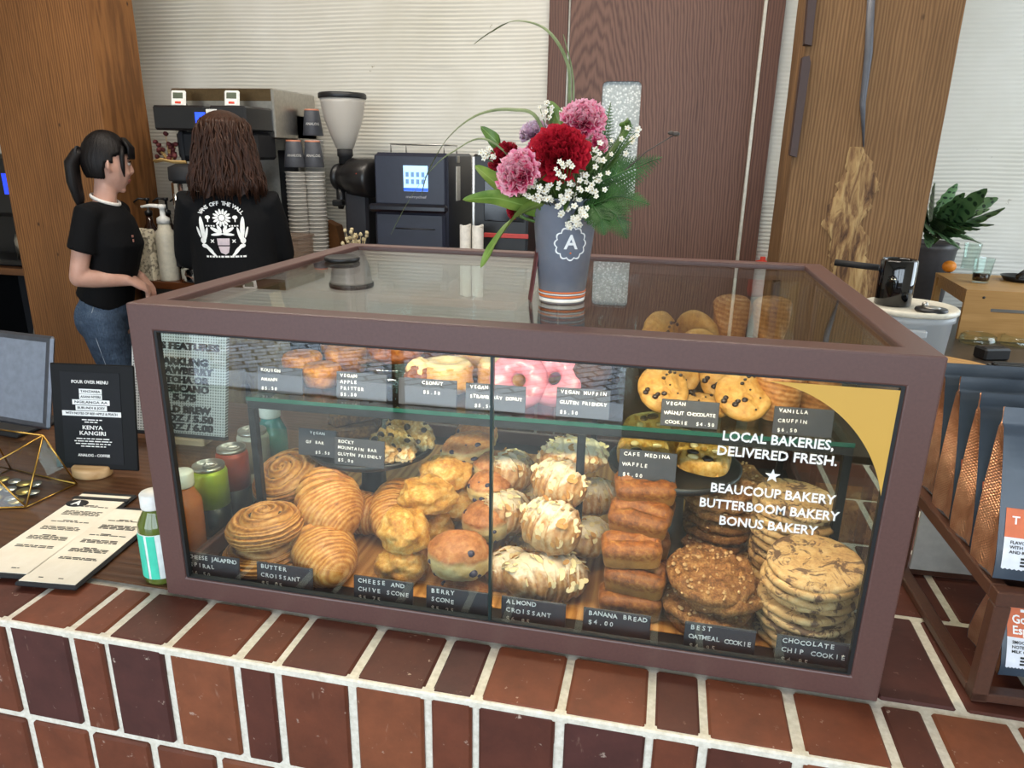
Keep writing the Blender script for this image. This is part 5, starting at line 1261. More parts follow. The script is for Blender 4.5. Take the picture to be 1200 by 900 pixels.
# bamboo riser
m_bam = wood('bamboo', '#c79a5e', '#a27740', 'X', 1.5, .5, 10, (.2, .8))
FL = atz(1121, 397, 0); FLt = at(1127, 339, FL.y); zt = FLt.z; BL = atz(1087, 314, zt); BL = FL.lerp(BL, .76); BL.z = zt
rs = thing('bamboo_riser', 'bamboo riser with a slotted front panel, carrying the coffee glass and the orange', 'riser', (FL.x, FL.y, .0))
dpt = BL.y - FL.y; wd = .42
mb = MB(); ph = zt - .014
for a, b, c_, d in ((0, wd, 0, ph * .62), (0, wd, ph * .70, ph), (0, .09, ph * .62, ph * .70), (.24, wd, ph * .62, ph * .70)): mb.box(((a + b) / 2, .007, (c_ + d) / 2), (b - a, .014, d - c_))
mb.build('front_panel', m_bam, rs)
mb = MB(); mb.prism([(0, 0), (wd, 0), (wd, dpt), (BL.x - FL.x, dpt)], zt - .014, zt); mb.build('top_board', m_bam, rs)
MB().box((BL.x - FL.x + .012, dpt - .012, (zt - .014) / 2), (.024, .024, zt - .014), .002).build('leg', m_bam, rs)
MB().box((wd - .012, dpt - .012, (zt - .014) / 2), (.024, .024, zt - .014), .002).build('leg', m_bam, rs)
MB().prism([(.002, .02), (.018, .02), (BL.x - FL.x + .022, dpt - .025), (BL.x - FL.x + .006, dpt - .025)], zt - .05, zt - .0145).build('side_rail', m_bam, rs)
for x in (.06, .2): MB().lathe([(0, 0), (.005, 0), (.004, .002), (0, .002)], 12, frame((x, 0, ph * .93), (1, 0, 0), (0, 0, 1), (0, -1, 0))).build('screw', m_black, rs)
# on the riser
p = atz(1111, 319, zt); og = MB().ell((0, 0, .024), (.026, .026, .0245), 16, 24, fn=lambda d: 1 - .05 * max(0, d.z) ** 8)
og = og.build('orange', noisy('orange_peel', [(.3, '#d97a1c'), (.7, '#ea9430')], 120, .45, .3, .001), recalc=False); place(tag(og, 'small orange sitting on the left end of the bamboo riser', 'fruit'), (p.x, p.y, zt - .0003))
p = atz(1148, 331, zt); gl = thing('coffee_glass', 'faceted glass with a little black coffee at the front of the riser', 'glass', (p.x, p.y, zt + .0004))
MB().lathe([(0, .0), (.026, 0), (.028, .004), (.036, .092), (.0345, .092), (.0265, .008), (0, .007)], 12, smooth=False).build('glass_body', m_glass, gl)
MB().lathe([(0, .0075), (.0262, .0085), (.0285, .034), (0, .034)], 24).build('coffee', plain('coffee', '#2a120a', .1), gl)
p = atz(1137, 318, zt); MBx = MB().lathe([(0, .0), (.03, 0), (.032, .004), (.030, .05), (.034, .11), (.0325, .11), (.0285, .05), (.030, .008), (0, .007)], 14, smooth=False)
o = MBx.build('drinking_glass', m_glass); place(tag(o, 'tall clear empty glass behind the coffee glass on the riser', 'glass'), (p.x + .01, p.y + .05, zt + .0004))
p = atz(1190, 330, zt); pn = thing('black_pan', 'small black pan with an upturned handle at the right end of the riser', 'pan', (p.x + .03, p.y + .02, zt + .0004))
MB().lathe([(0, 0), (.06, 0), (.075, .02), (.072, .02), (.058, .004), (0, .004)], 36).build('pan_bowl', m_black, pn); MB().tube([(-.04, -.05, .018), (-.05, -.075, .03), (-.03, -.09, .055)], [.007, .007, .006], 8).build('handle', m_black, pn)
# potted plant
pc = Vector((1.77, 2.685, 0)); pt_ = thing('potted_plant', 'dark leaved prayer plant in a charcoal pot before the white ribbed wall', 'plant', pc)
MB().lathe([(0, 0), (.075, 0), (.09, .03), (.108, .255), (.112, .26), (.112, .285), (.104, .285), (.10, .262), (0, .255)], 48).build('pot', m_pot, pt_)
k = NT('prayer_leaf'); k.set(Roughness=.4, Specular_IOR_Level=.45); s_ = k.sep(k.coord('pt')); v_ = k.math('ABSOLUTE', k.math('SUBTRACT', s_[1], .5))
sp_ = k.math('MULTIPLY', k.math('SINE', k.math('MULTIPLY', s_[0], 52)), k.math('SUBTRACT', 1, k.math('ABSOLUTE', k.math('SUBTRACT', k.math('MULTIPLY', v_, 4), .9))))
k.color(k.mix(k.ramp(sp_, [(.25, (0, 0, 0, 1)), (.45, (1, 1, 1, 1))]), k.ramp(k.noise(k.coord('Object'), 12, 3), [(.3, '#496a42'), (.7, '#6f8f60')]), '#1c3220')); m_pray = k.m
rnd = random.Random(11); top = Vector((0, 0, .26))
for i, (x, y, Y, w) in enumerate(((1157, 221, 2.3, .032), (1178, 243, 2.35, .022), (1096, 214, 2.42, .024), (1084, 226, 2.36, .022), (1131, 226, 2.4, .026), (1165, 263, 2.3, .02), (1150, 285, 2.25, .022), (1120, 240, 2.5, .024), (1073, 268, 2.32, .022), (1075, 248, 2.4, .02), (1090, 272, 2.22, .024), (1113, 285, 2.2, .026), (1132, 272, 2.22, .024), (1145, 250, 2.52, .022), (1108, 262, 2.18, .022), (1160, 245, 2.52, .02), (1087, 290, 2.24, .02), (1062, 262, 2.5, .02), (1170, 232, 2.6, .026), (1140, 232, 2.55, .03), (1148, 268, 2.4, .028), (1120, 262, 2.4, .03), (1126, 292, 2.4, .026), (1143, 282, 2.5, .026), (1104, 236, 2.6, .03), (1110, 276, 2.5, .03), (1133, 254, 2.6, .028), (1168, 252, 2.45, .022), (1098, 256, 2.55, .03), (1122, 215, 2.62, .026))):
    tip = at(x, y, Y) - pc; mid = top.lerp(tip, .5) + Vector((0, 0, .05 if i > 4 else .02)); m1 = top + (mid - top) * .5 + Vector((0, 0, .02))
    w *= 1.35; mb = MB(); mb.tube([tuple(top * .97), tuple(m1)], [.0022, .0018], 6, mi=1); d = tip - top; sd = d.cross(Vector((.3, -.6, .7))).normalized()
    blade(mb, [m1, mid, tip], w, side=tuple(sd), fold=.22, prof=lambda q: (sin(pi * min(1, q * .93 + .07)) ** .75) * (1 + .1 * sin(q * 40)), n=30)
    mb.build('leaf', [m_pray, m_stem], pt_, recalc=False)
mb = MB(); 
for lab, x, y, Y in (('clear plastic dome in front of the riser at left', 1145, 402, 1.0), ('clear plastic dome in front of the riser at right', 1193, 404, 1.0)):
    p = atz(x, y, 0.0); o = MB().lathe([(.058, 0), (.06, .004), (.056, .028), (.046, .034), (.044, .034), (.054, .027), (.057, .004), (.056, 0)], 36).build('plastic_dome', m_glass); place(tag(o, lab, 'dome', 'clear domes on the work counter'), (p.x, p.y, .0004))
p = atz(1112, 423, .02); wb = MB().prism([(r_ * cos(a) * 1.3, r_ * sin(a)) for r_, a in [(.085 * (abs(cos(t)) ** 4 + abs(sin(t)) ** 4) ** -.25, t) for t in [i * pi / 18 for i in range(36)]]], 0, .02).build('wooden_tray', m_bam)
place(tag(wb, 'pale rounded wooden tray on the work counter just behind the case corner', 'tray'), (p.x - .02, p.y - .02, .0004), radians(-35))
p = at(1186, 424, 1.12); be = thing('label_printer', 'cream rounded machine with a black ridged top behind the coffee bags', 'machine', (p.x + .02, 1.16, .0004))
MB().box((0, 0, .06), (.16, .14, .12), .022).build('machine_body', plain('cream_plastic', '#d8ceb8', .4), be)
mb = MB(); 
for i in range(6): mb.box((.02, -.03 + i * .014, .127), (.10, .010, .013), .003)
mb.box((.02, .005, .1225), (.11, .09, .006)); mb.build('ridged_top', m_black, be)
p = atz(1150, 418, .0); o = MB().box((0, 0, .02), (.09, .06, .04), .006).box((0, 0, .0405), (.07, .012, .002)).build('black_box', m_black); place(tag(o, 'small black box beside the cream machine on the work counter', 'box'), (p.x + .02, p.y - .02, .0004), .3)
o = MB().lathe([(0, 0), (.05, 0), (.055, .02), (.055, .13), (.03, .16), (.012, .165), (.012, .18), (0, .18)], 24).build('red_canister', plain('red_paint', '#c2321f', .4))
pp_ = at(894, 303, 2.745); place(tag(o, 'red canister on the wall right of the door, only its top showing', 'canister'), (pp_.x, 2.745, pp_.z - .172))
# ================================================================ back counter and its machines
CZ = .02; Z0 = CZ + .0005
bcn = thing('back_counter', 'dark back counter with a reddish wooden top under the coffee machines', 'counter', (0, 0, 0))
MB().box((-.865, 2.475, CZ - .018), (1.865, .65, .036), .004).build('countertop', wood('red_counter_wood', '#7a4526', '#4c2814', 'X', 1.2, .25, 5, (.2, .8), coat=.3), bcn)
MB().box((-.865, 2.50, (FLOOR + CZ - .036) / 2), (1.82, .58, CZ - .036 - FLOOR)).build('cabinet_body', plain('black_cabinet', '#16130f', .6), bcn)
for i in range(4): MB().box((-1.55 + i * .455, 2.205, -.42), (.44, .012, .70), .003).build('cabinet_door', plain('dark_door_panel', '#201a15', .5), bcn)
# brewer
bw = thing('coffee_brewer', 'tall twin steel and black coffee brewer behind the woman in the printed sweatshirt', 'coffee brewer', (-1.345, 2.55, Z0))
MB().box((0, 0, .03), (.51, .40, .06), .006).box((0, .10, .40), (.51, .20, .70), .004).box((0, 0, .745), (.51, .40, .21), .006).build('steel_body', m_steel, bw)
MB().box((0, -.198, .822), (.49, .008, .05)).build('brow_panel', plain('bronze_steel', '#6d5a40', .3, .8), bw)
MB().box((.205, -.01, .33), (.085, .05, .52), .004).build('side_column', m_black, bw)
hd = MB().box((-.07, -.30, .715), (.25, .24, .10), .008).build('brew_head', plain('black_satin', '#1b1b1d', .3), bw); MB().box((.035, -.4212, .70), (.048, .003, .075)).build('blue_screen', plain('blue_screen', '#2b52ff', .3, emit=1.6), hd)
hd2 = MB().box((.16, -.30, .715), (.17, .24, .10), .008).build('brew_head', plain('black_satin2', '#242426', .3), bw); MB().box((.09, -.4212, .735), (.05, .003, .03)).build('white_sticker', m_white, hd2); MB().box((.148, -.4212, .70), (.012, .003, .09)).build('bright_strip', m_chrome, hd2)
MB().box((-.085, -.24, .605), (.16, .17, .115), .012).box((-.135, -.31, .60), (.02, .05, .13), .005).build('brew_funnel', m_matte, bw)
MB().box((.16, -.24, .605), (.14, .17, .115), .012).build('brew_funnel', m_matte, bw)
for px, py, lab in ((209, 122, 'left white digital timer standing on the coffee brewer'), (272, 126, 'right white digital timer standing on the coffee brewer')):
    q = at(px, py, 2.27); t = thing('digital_timer', lab, 'timer', (q.x, 2.27, Z0 + .7655), radians(12), 'white digital timers on the brewer'); M = RX(radians(-14))
    MB().box((0, 0, .037), (.066, .014, .07), .006, M).build('timer_case', m_white, t); MB().box((0, -.0072, .048), (.044, .002, .026), .001, M).build('timer_screen', plain('lcd', '#5b6150', .3), t)
    MB().box((0, -.0072, .018), (.026, .002, .010), .001, M).build('red_button', plain('red_button', '#d8452f', .4), t); MB().tube([(.02, .006, .045), (.028, .035, .001)], .0015, 6).build('wire_stand', m_steel, t)
for x, lab in ((-1.455, 'left chrome coffee dispenser with a black lid under the brewer'), (-1.235, 'right chrome coffee dispenser under the brewer, hidden by the long haired woman')):
    t = thing('coffee_dispenser', lab, 'dispenser', (x, 2.23, Z0), 0, 'chrome coffee dispensers')
    MB().lathe([(0, 0), (.085, 0), (.09, .01), (.09, .06), (.075, .065), (.075, .08), (.088, .085), (.088, .44), (.08, .45), (0, .45)], 40).build('dispenser_body', m_chrome, t)
    MB().lathe([(0, .452), (.094, .452), (.096, .46), (.094, .51), (.06, .525), (0, .525)], 40).build('black_lid', m_matte, t)
    MB().tube([(-.02, -.095, .12), (-.02, -.097, .40)], .011, 10).build('sight_gauge', m_chrome, t); MB().box((-.02, -.11, .10), (.03, .05, .04), .006).build('tap', m_black, t)
t = thing('dried_flowers', 'bunch of dark red dried flowers lying on the left coffee dispenser', 'dried flowers', (-1.535, 2.20, Z0 + .527)); mb = MB(); m2 = MB(); rnd = random.Random(8)
for i in range(26):
    p = Vector((rnd.gauss(-.01, .024), rnd.gauss(0, .015), .05 + rnd.gauss(0, .024))); p.z = max(.016, p.z); mb.ell(tuple(p), (.011, .011, .010), 7, 9, fn=lambda d: 1 + .3 * nz(d, 4, i)); m2.tube([(.0, 0, .004), tuple(p)], .0015, 5)
mb.build('blossom_cluster', plain('dry_red', '#5a1d1c', .7), t); m2.tube([(-.07, -.01, .006), (-.02, -.02, .014), (.03, -.02, .006), (.09, -.01, .006)], [(.004, .01)] * 4, 8); m2.build('straw_stalks', plain('straw', '#c39b5c', .7), t)
# syrup bottles, cartons, pump bottle
m_syr = plain('dark_syrup', '#2a1710', .1, coat=.5)
sy = thing('syrup_bottle', 'left dark syrup bottle with a black pump beside the timber post', 'bottle', (-1.755, 2.30, Z0), 0, 'dark syrup bottles with black pumps')
MB().lathe([(0, 0), (.034, 0), (.036, .004), (.036, .21), (.016, .25), (.014, .285), (0, .285)], 24).build('bottle_body', m_syr, sy)
MB().lathe([(0, .286), (.017, .286), (.017, .305), (.006, .31), (.006, .35), (.012, .352), (.012, .365), (0, .365)], 20).tube([(0, 0, .358), (-.03, -.02, .362), (-.05, -.03, .345)], [.006, .005, .004], 8).build('pump', m_black, sy)
for lab, x, y in (('middle dark syrup bottle with a black pump', -1.70, 2.36), ('right dark syrup bottle, half hidden by the white pump bottle', -1.65, 2.42)): 
    dup(sy, lab, (x, y, Z0))
for lab, x, y, rz in (('cream patterned carton behind the woman in jeans', -1.757, 2.205, .1), ('dark printed carton beside the cream one on the back counter', -1.687, 2.19, -.15)):
    t = thing('drink_carton', lab, 'carton', (x, y, Z0), rz)
    MB().box((0, 0, .10), (.066, .066, .20), .002).prism([(-.033, .2), (.033, .2), (0, .235)], -.033, .033, frame((0, 0, 0), (0, 1, 0), (0, 0, 1), (1, 0, 0))).build('carton_body', noisy('carton_print_' + lab[:5].strip(), [(.42, '#8d8574' if 'cream' in lab else '#2b2c34'), (.5, '#d8cfb8' if 'cream' in lab else '#8f8a80')], 55, .6, 0), t)
pb = thing('pump_bottle', 'white pump bottle with its spout pointing left on the back counter', 'bottle', (-1.604, 2.20, Z0))
MB().lathe([(0, 0), (.042, 0), (.044, .005), (.044, .20), (.040, .225), (.03, .235), (.026, .26), (0, .26)], 32).build('bottle_body', plain('ivory_bottle', '#dcd3bd', .4), pb)
MB().lathe([(0, .261), (.03, .261), (.028, .285), (.012, .295), (.012, .325), (.018, .33), (.018, .345), (0, .347)], 24).tube([(0, 0, .337), (-.05, -.015, .340), (-.085, -.03, .334)], [.010, .008, .006], 10).build('pump', m_white, pb)
# cup stacks
cupb = MB().lathe([(.028, 0), (.045, .118), (.047, .119), (.047, .123), (.0435, .123), (.027, .002)], 24).build('takeaway_cup', plain('milky_plastic', '#c9c6c0', .35))
cups = MB().lathe([(.028, 0), (.045, .118), (.047, .119), (.047, .123), (.0435, .123), (.027, .002)], 24)
firstc = True
for nm, x, y, n in (('the tall cup stack', -1.035, 2.60, 31), ('the left short cup stack', -1.045, 2.42, 23), ('the right short cup stack', -.975, 2.47, 23)):
    for i in range(n):
        z = Z0 + i * .0178
        if i == n - 1:
            t = thing('paper_cup', 'slate paper cup turned over on top of ' + nm, 'cup', (x, y, z + .125), 0, 'slate cups on the stacks')
            MB().lathe([(.0475, 0), (.0485, .002), (.034, .115), (.031, .118), (0, .117)], 28).build('cup_body', noisy('slate_paper_b', [(.3, '#45474d'), (.7, '#505259')], 30, .5, 0), t)
            mb = MB(); a0 = atan2(CAM.y - y, CAM.x - x); mb.text('ANALOG', .016, None, fn=lambda q, w, e: ((.0428 + .0012 - w * .12) * cos(a0 + q / .043), (.0428 + .0012 - w * .12) * sin(a0 + q / .043), .052 + w), bold=.02); mb.build('lettering', m_ink, t)
            MB().lathe([(.0345, .112), (.0352, .1125), (.0325, .119), (.031, .119)], 28).build('base_band', plain('orange_band_b', '#c98468', .5), t); continue
        o = cupb if firstc else dup(cupb); firstc = False
        tag(o, 'milky plastic cup, number %s from the bottom of %s' % (ordn[i] if False else ('one two three four five six seven eight nine ten eleven twelve thirteen fourteen fifteen sixteen seventeen eighteen nineteen twenty twenty-one twenty-two twenty-three twenty-four twenty-five twenty-six twenty-seven twenty-eight twenty-nine thirty thirty-one'.split()[i]), nm.replace('of the two ', '')), 'cup', 'stacked milky plastic cups'); place(o, (x, y, z))
o = MB().prism([(-.075, 0), (.075, 0), (.02, .235), (-.055, .26)], -.045, .045, frame((0, 0, 0), (1, 0, 0), (0, 0, 1), (0, -1, 0))).build('kraft_box', plain('kraft_card', '#7a4c22', .7)); q = at(383, 290, 2.43); place(tag(o, 'slanted brown kraft box between the cup stacks and the grinder', 'box'), (-.97, 2.66, Z0), 0, (.8, .8, 1))
o = thing('plastic_bin', 'low cloudy plastic bin in front of the cup stacks', 'bin', (-1.03, 2.265, Z0)); mb = MB()
for c, d in (((0, 0, .004), (.19, .14, .008)), ((-.093, 0, .115), (.004, .14, .215)), ((.093, 0, .115), (.004, .14, .215)), ((0, -.068, .115), (.182, .004, .215)), ((0, .068, .115), (.182, .004, .215)), ((0, -.073, .222), (.2, .006, .012)), ((0, .073, .222), (.2, .006, .012)), ((-.097, 0, .222), (.006, .14, .012)), ((.097, 0, .222), (.006, .14, .012))): mb.box(c, d)
k = NT('brownish_clear'); k.set(Roughness=.2, Base_Color=hx('#9a8576'), Alpha=.4); mb.build('bin_wall', k.m, o); MB().box((0, 0, .06), (.17, .12, .10), .01).build('contents', plain('bin_contents', '#8a7a62', .7), o)
# grinder
gx, gy = -.83, 2.50
gr = thing('coffee_grinder', 'black shop coffee grinder with a large cloudy hopper against the ribbed wall', 'coffee grinder', (gx, gy, Z0))
k = NT('smoky_hopper'); k.set(Roughness=.3, Base_Color=hx('#c9c2b8'), Alpha=.8); m_hop = k.m
MB().lathe([(.034, .60), (.040, .605), (.062, .66), (.088, .735), (.099, .80), (.102, .82), (.098, .82), (.085, .735), (.058, .66), (.034, .61)], 48).build('hopper', m_hop, gr)
MB().lathe([(0, .818), (.106, .818), (.108, .822), (.108, .836), (.102, .842), (0, .842)], 48).build('hopper_lid', m_black, gr)
MB().lathe([(.030, .535), (.030, .565), (.036, .57), (.036, .60), (.0, .60)], 28).build('neck', m_matte, gr)
AX = frame((0, 0, .475), (0, 1, 0), (0, 0, 1), (1, 0, 0)) # local z -> +x
mt = MB().lathe([(0, -.02), (.055, -.02), (.06, -.01), (.066, .02), (.088, .05), (.088, .165), (.08, .178), (.05, .182), (0, .182)], 40, RZ(radians(-18)) @ AX).build('motor_housing', plain('grinder_black', '#1b1919', .35), gr)
MB().lathe([(0, -.075), (.02, -.075), (.022, -.06), (.048, -.055), (.062, -.045), (.064, -.022), (0, -.02)], 32, RZ(radians(-18)) @ AX).build('burr_cap', m_black, gr); MB().ell((-.078, .024, .475), (.008, .008, .008), 8, 10).build('chrome_knob', m_chrome, gr)
MB().prism([(0, .024), (-.018, -.012), (.018, -.012)], 0, .001, frame((.105, -.123, .475), (cos(radians(-18)), sin(radians(-18)), 0), (0, 0, 1), (sin(radians(-18)), -cos(radians(-18)), 0))).build('red_badge', plain('red_badge', '#d2402c', .5), gr)
MB().tube([(-.025, 0, .43), (-.03, -.005, .36), (-.03, -.01, .33)], [(.028, .028), (.02, .02), (.012, .012)], 14).box((-.03, -.03, .36), (.05, .05, .03), .006).build('spout', m_black, gr)
MB().box((.07, .0, .22), (.115, .13, .40), .012).build('column', plain('grinder_column', '#232227', .45), gr); MB().box((.0, -.02, .0125), (.26, .24, .025), .008).build('base_plate', m_black, gr)
q = at(434, 280, 2.30); t = thing('paper_cup', 'slate paper cup holding dried white flowers between grinder and oven', 'cup', (-.687, 2.27, Z0)); MB().lathe([(0, 0), (.03, 0), (.043, .15), (.04, .15), (.028, .004), (0, .004)], 28).build('cup_body', noisy('slate_paper_c', [(.3, '#4a4e58'), (.7, '#555a64')], 30, .5, 0), t); MB().lathe([(.041, .148), (.0438, .149), (.0442, .158), (.041, .158)], 28).build('rim_band', plain('orange_rim', '#c46a44', .5), t)
mb = MB(); rnd = random.Random(5)
for i in range(40):
    p = Vector((rnd.gauss(-.012, .024), rnd.gauss(0, .02), .20 + rnd.gauss(0, .03))); mb.ell(tuple(p), (.009, .008, .009), 6, 8, fn=lambda d: 1 + .4 * nz(d, 3, i)); mb.tube([(0, 0, .10), tuple(p)], .0012, 4)
mb.build('dried_blossoms', plain('dry_cream', '#c5b48c', .8), t)
# oven
ov = thing('speed_oven', 'dark navy counter top oven with a lit blue touch screen', 'oven', (-.4575, 2.555, Z0)); m_nav = plain('navy_enamel', '#1d2030', .35)
MB().box((0, 0, .305), (.335, .41, .57), .012).box((-.13, -.15, .01), (.03, .03, .02)).box((.13, -.15, .01), (.03, .03, .02)).box((-.13, .15, .01), (.03, .03, .02)).box((.13, .15, .01), (.03, .03, .02)).build('oven_body', m_nav, ov)
MB().box((0, -.213, .475), (.325, .02, .21), .006).build('control_panel', m_nav, ov)
scn = MB().box((.028, -.2238, .483), (.112, .003, .108), .002).build('touch_screen', plain('screen_pale', '#a9d3ff', .3, emit=1.2), ov)
mb = MB().box((.028, -.2256, .437), (.112, .001, .014)); mb.build('screen_footer', plain('screen_blue', '#2b5fd0', .3, emit=.8), scn)
mb = MB()
for r in range(2):
    for c_ in range(4): mb.box((-.01 + c_ * .024, -.2256, .50 - r * .03), (.014, .001, .02))
mb.build('screen_icons', plain('screen_icon', '#6d93c2', .4, emit=.4), scn)
mb = MB(); fit(mb, 'merrychef', -.02, .075, .405, lambda x, z: frame((x, -.2236, z), (1, 0, 0), (0, 0, 1), (0, -1, 0)), h=.016); mb.build('lettering', plain('silver_letter', '#9a9aa0', .4), ov)
MB().box((0, -.222, .185), (.325, .035, .31), .012).build('oven_door', m_nav, ov); MB().box((0, -.252, .358), (.36, .03, .035), .010).build('door_handle', plain('gloss_navy', '#12131c', .2), ov)
MB().tube([(-.12, -.09, .27), (-.06, -.25, .27), (.12, -.25, .27)], .003, 6).build('door_trim', m_black, ov)
mb = MB(); 
for y in (-.1, .1): mb.tube([(-.13, y, .59), (-.13, y, .625), (.12, y, .625), (.12, y, .59)], .003, 6)
mb.tube([(-.13, -.1, .625), (-.13, .1, .625)], .003, 6); mb.tube([(.12, -.1, .625), (.12, .1, .625)], .003, 6); mb.build('wire_rack', m_steel, ov)
MB().box((.170, -.05, .46), (.004, .06, .15), .001).build('ticket', m_white, ov); MB().box((.170, -.05, .585 - .02), (.006, .04, .03), .002).build('ticket_clip', m_steel, ov)
a2 = thing('dark_appliance', 'black counter machine right of the oven, behind the bouquet', 'appliance', (-.06, 2.56, Z0))
MB().box((0, 0, .295), (.25, .38, .59), .01).build('appliance_body', m_black, a2); MB().box((-.118, -.19, .33), (.012, .012, .50), .002).build('silver_edge', m_steel, a2); MB().box((.02, -.192, .42), (.18, .006, .22), .004).build('door_panel', plain('smoky_door', '#0b0b0d', .1), a2)
MB().box((.03, -.195, .25), (.20, .006, .02), .002).build('red_sticker', plain('red_sticker', '#b43b36', .5), a2)
q = at(552, 280, 2.23); t = thing('napkin_holder', 'stack of white folded napkins standing before the oven corner', 'napkins', (q.x, 2.24, Z0))
mb = MB()
for sg in (-1, 1): mb.grid(lambda u, v: (sg * .027 + .024 * cos(pi * 2 * v), .03 * sin(pi * 2 * v), .30 * u + .006 * sin(v * 12)), 5, 24, False, True)
for sg in (-1, 1): mb.lathe([(0, .298), (.024, .298), (.0, .301)], 20, T(sg * .027, 0, 0))
mb.build('napkin_stack', plain('napkin_white', '#e8e2d8', .7), t)
# left service shelf with machine
sv = thing('service_shelf', 'dark service shelf with a wooden top at the far left behind the post', 'shelf', (-2.74, 2.52, 0))
MB().box((0, 0, .0), (.66, .5, .035), .003).build('shelf_top', wood('shelf_wood', '#6d4526', '#452915', 'X', 1.2, .4, 5), sv)
for x in (-.31, .31): MB().box((x, 0, -.49), (.03, .48, .94), .002).build('side_panel', m_black, sv)
MB().box((0, .235, -.49), (.60, .02, .94)).build('back_panel', m_matte, sv); MB().box((0, 0, -.5), (.585, .44, .02)).build('shelf_board', plain('shelf_dark', '#241a13', .6), sv)
o = MB().box((0, 0, 0), (.10, .02, .14), .003).build('folded_cloth', plain('grey_cloth', '#6f675c', .8)); place(tag(o, 'grey folded packet tilted inside the service shelf', 'packet'), (-2.62, 2.42, -.40)); o.rotation_euler = (.2, .5, 0)
o.location.z = -.405
em = thing('espresso_machine', 'black machine with a small blue display, cut by the left edge of the picture', 'machine', (-2.72, 2.52, .0185))
MB().box((0, 0, .40), (.56, .40, .30), .02).box((0, .12, .13), (.5, .14, .26), .01).box((0, 0, .015), (.56, .40, .03), .008).build('machine_body', m_black, em); MB().box((.18, -.2015, .41), (.06, .003, .10), .001).build('blue_display', plain('blue_display', '#2a4bff', .3, emit=1.2), em)
mb = MB(); mb.tube([(.16, -.12, .25), (.19, -.15, .12), (.21, -.16, .06)], [.014, .012, .008], 10); mb.build('steam_wand', m_chrome, em); MB().lathe([(0, .03), (.05, .03), (.052, .12), (.04, .16), (.038, .16), (.048, .12), (.046, .034), (0, .034)], 28, T(.1, -.08, 0)).build('steel_jug', m_steel, em)
# ================================================================ people
from mathutils.bvhtree import BVHTree
def remeshed(mb, name, mats, parent, voxel, smooth=4, mat_fn=None):
    o = mb.build(name, mats, None)
    m = o.modifiers.new('r', 'REMESH'); m.mode = 'VOXEL'; m.voxel_size = voxel; m.use_smooth_shade = True
    if smooth: s = o.modifiers.new('s', 'SMOOTH'); s.factor = .5; s.iterations = smooth
    bpy.context.view_layer.update(); dg = bpy.context.evaluated_depsgraph_get()
    me = bpy.data.meshes.new_from_object(o.evaluated_get(dg)); o.modifiers.clear(); old = o.data; o.data = me; me.name = name
    if not me.materials:
        for k in (mats if isinstance(mats, list) else [mats]): me.materials.append(k)
    me.polygons.foreach_set('use_smooth', [True] * len(me.polygons))
    if parent: o.parent = parent
    return o
k = NT('skin'); k.set(Roughness=.5, Specular_IOR_Level=.35, Subsurface_Weight=.08, Subsurface_Scale=.01); k.b.inputs['Subsurface Radius'].default_value = (1, .4, .25)
k.color(k.ramp(k.noise(k.coord('Object'), 14, 3), [(.3, '#c0907c'), (.7, '#d0a492')])); m_skin = k.m
m_lip = plain('lips', '#a8574f', .4); m_eyew = plain('eye_white', '#e8e2dc', .25); m_iris = plain('iris', '#22150f', .2)
def hairmat(n, a, b, c='Z'):
    k = NT(n); k.set(Roughness=.5, Specular_IOR_Level=.25); q = k.noise(k.coord('Object', (1, 1, .06)), 150, 4, .7); k.color(k.ramp(q, [(.3, a), (.7, b)])); k.bump(q, .5, .003); return k.m
m_hair1 = hairmat('dark_hair', '#080606', '#1a1413'); m_hair2 = hairmat('brown_hair', '#180c07', '#46291a')
def hand(mb, wrist, fwd, nrm, s=1.0, thumb=1, curl=.5):
    f = Vector(fwd).normalized(); n = Vector(nrm); n = (n - f * n.dot(f)).normalized(); r = f.cross(n) * thumb; w = Vector(wrist)
    mb.tube([w - f * .03 * s, w + f * .01 * s, w + f * .05 * s, w + f * .085 * s], [(.024 * s, .018 * s), (.030 * s, .016 * s), (.040 * s, .016 * s), (.036 * s, .013 * s)], 14, side=tuple(r))
    for i, (off, L) in enumerate(((.030, .068), (.010, .078), (-.011, .072), (-.030, .056))):
        p = w + f * .080 * s + r * off * s; d = f.copy(); pts = [p - f * .02 * s]; a = curl * (.5 + .12 * i)
        pts.append(p)
        for j, q in enumerate((.45, .32, .25)):
            d = (d * cos(a) - n * sin(a)).normalized(); nn = (n * cos(a) + f * 0).normalized(); p = p + d * L * q * s; pts.append(p)
        mb.tube(pts, [.0085 * s, .0088 * s, .0082 * s, .0076 * s, .006 * s], 10)
    p = w + f * .02 * s + r * .030 * s; mb.tube([p - r * .012 * s, p + (f * .5 + r * .8) * .022 * s, p + (f * 1.2 + r * .9) * .030 * s - n * .006, p + (f * 2.0 + r * .7) * .032 * s - n * .012], [.011 * s, .0105 * s, .0095 * s, .007 * s], 10)
TURN = [0]
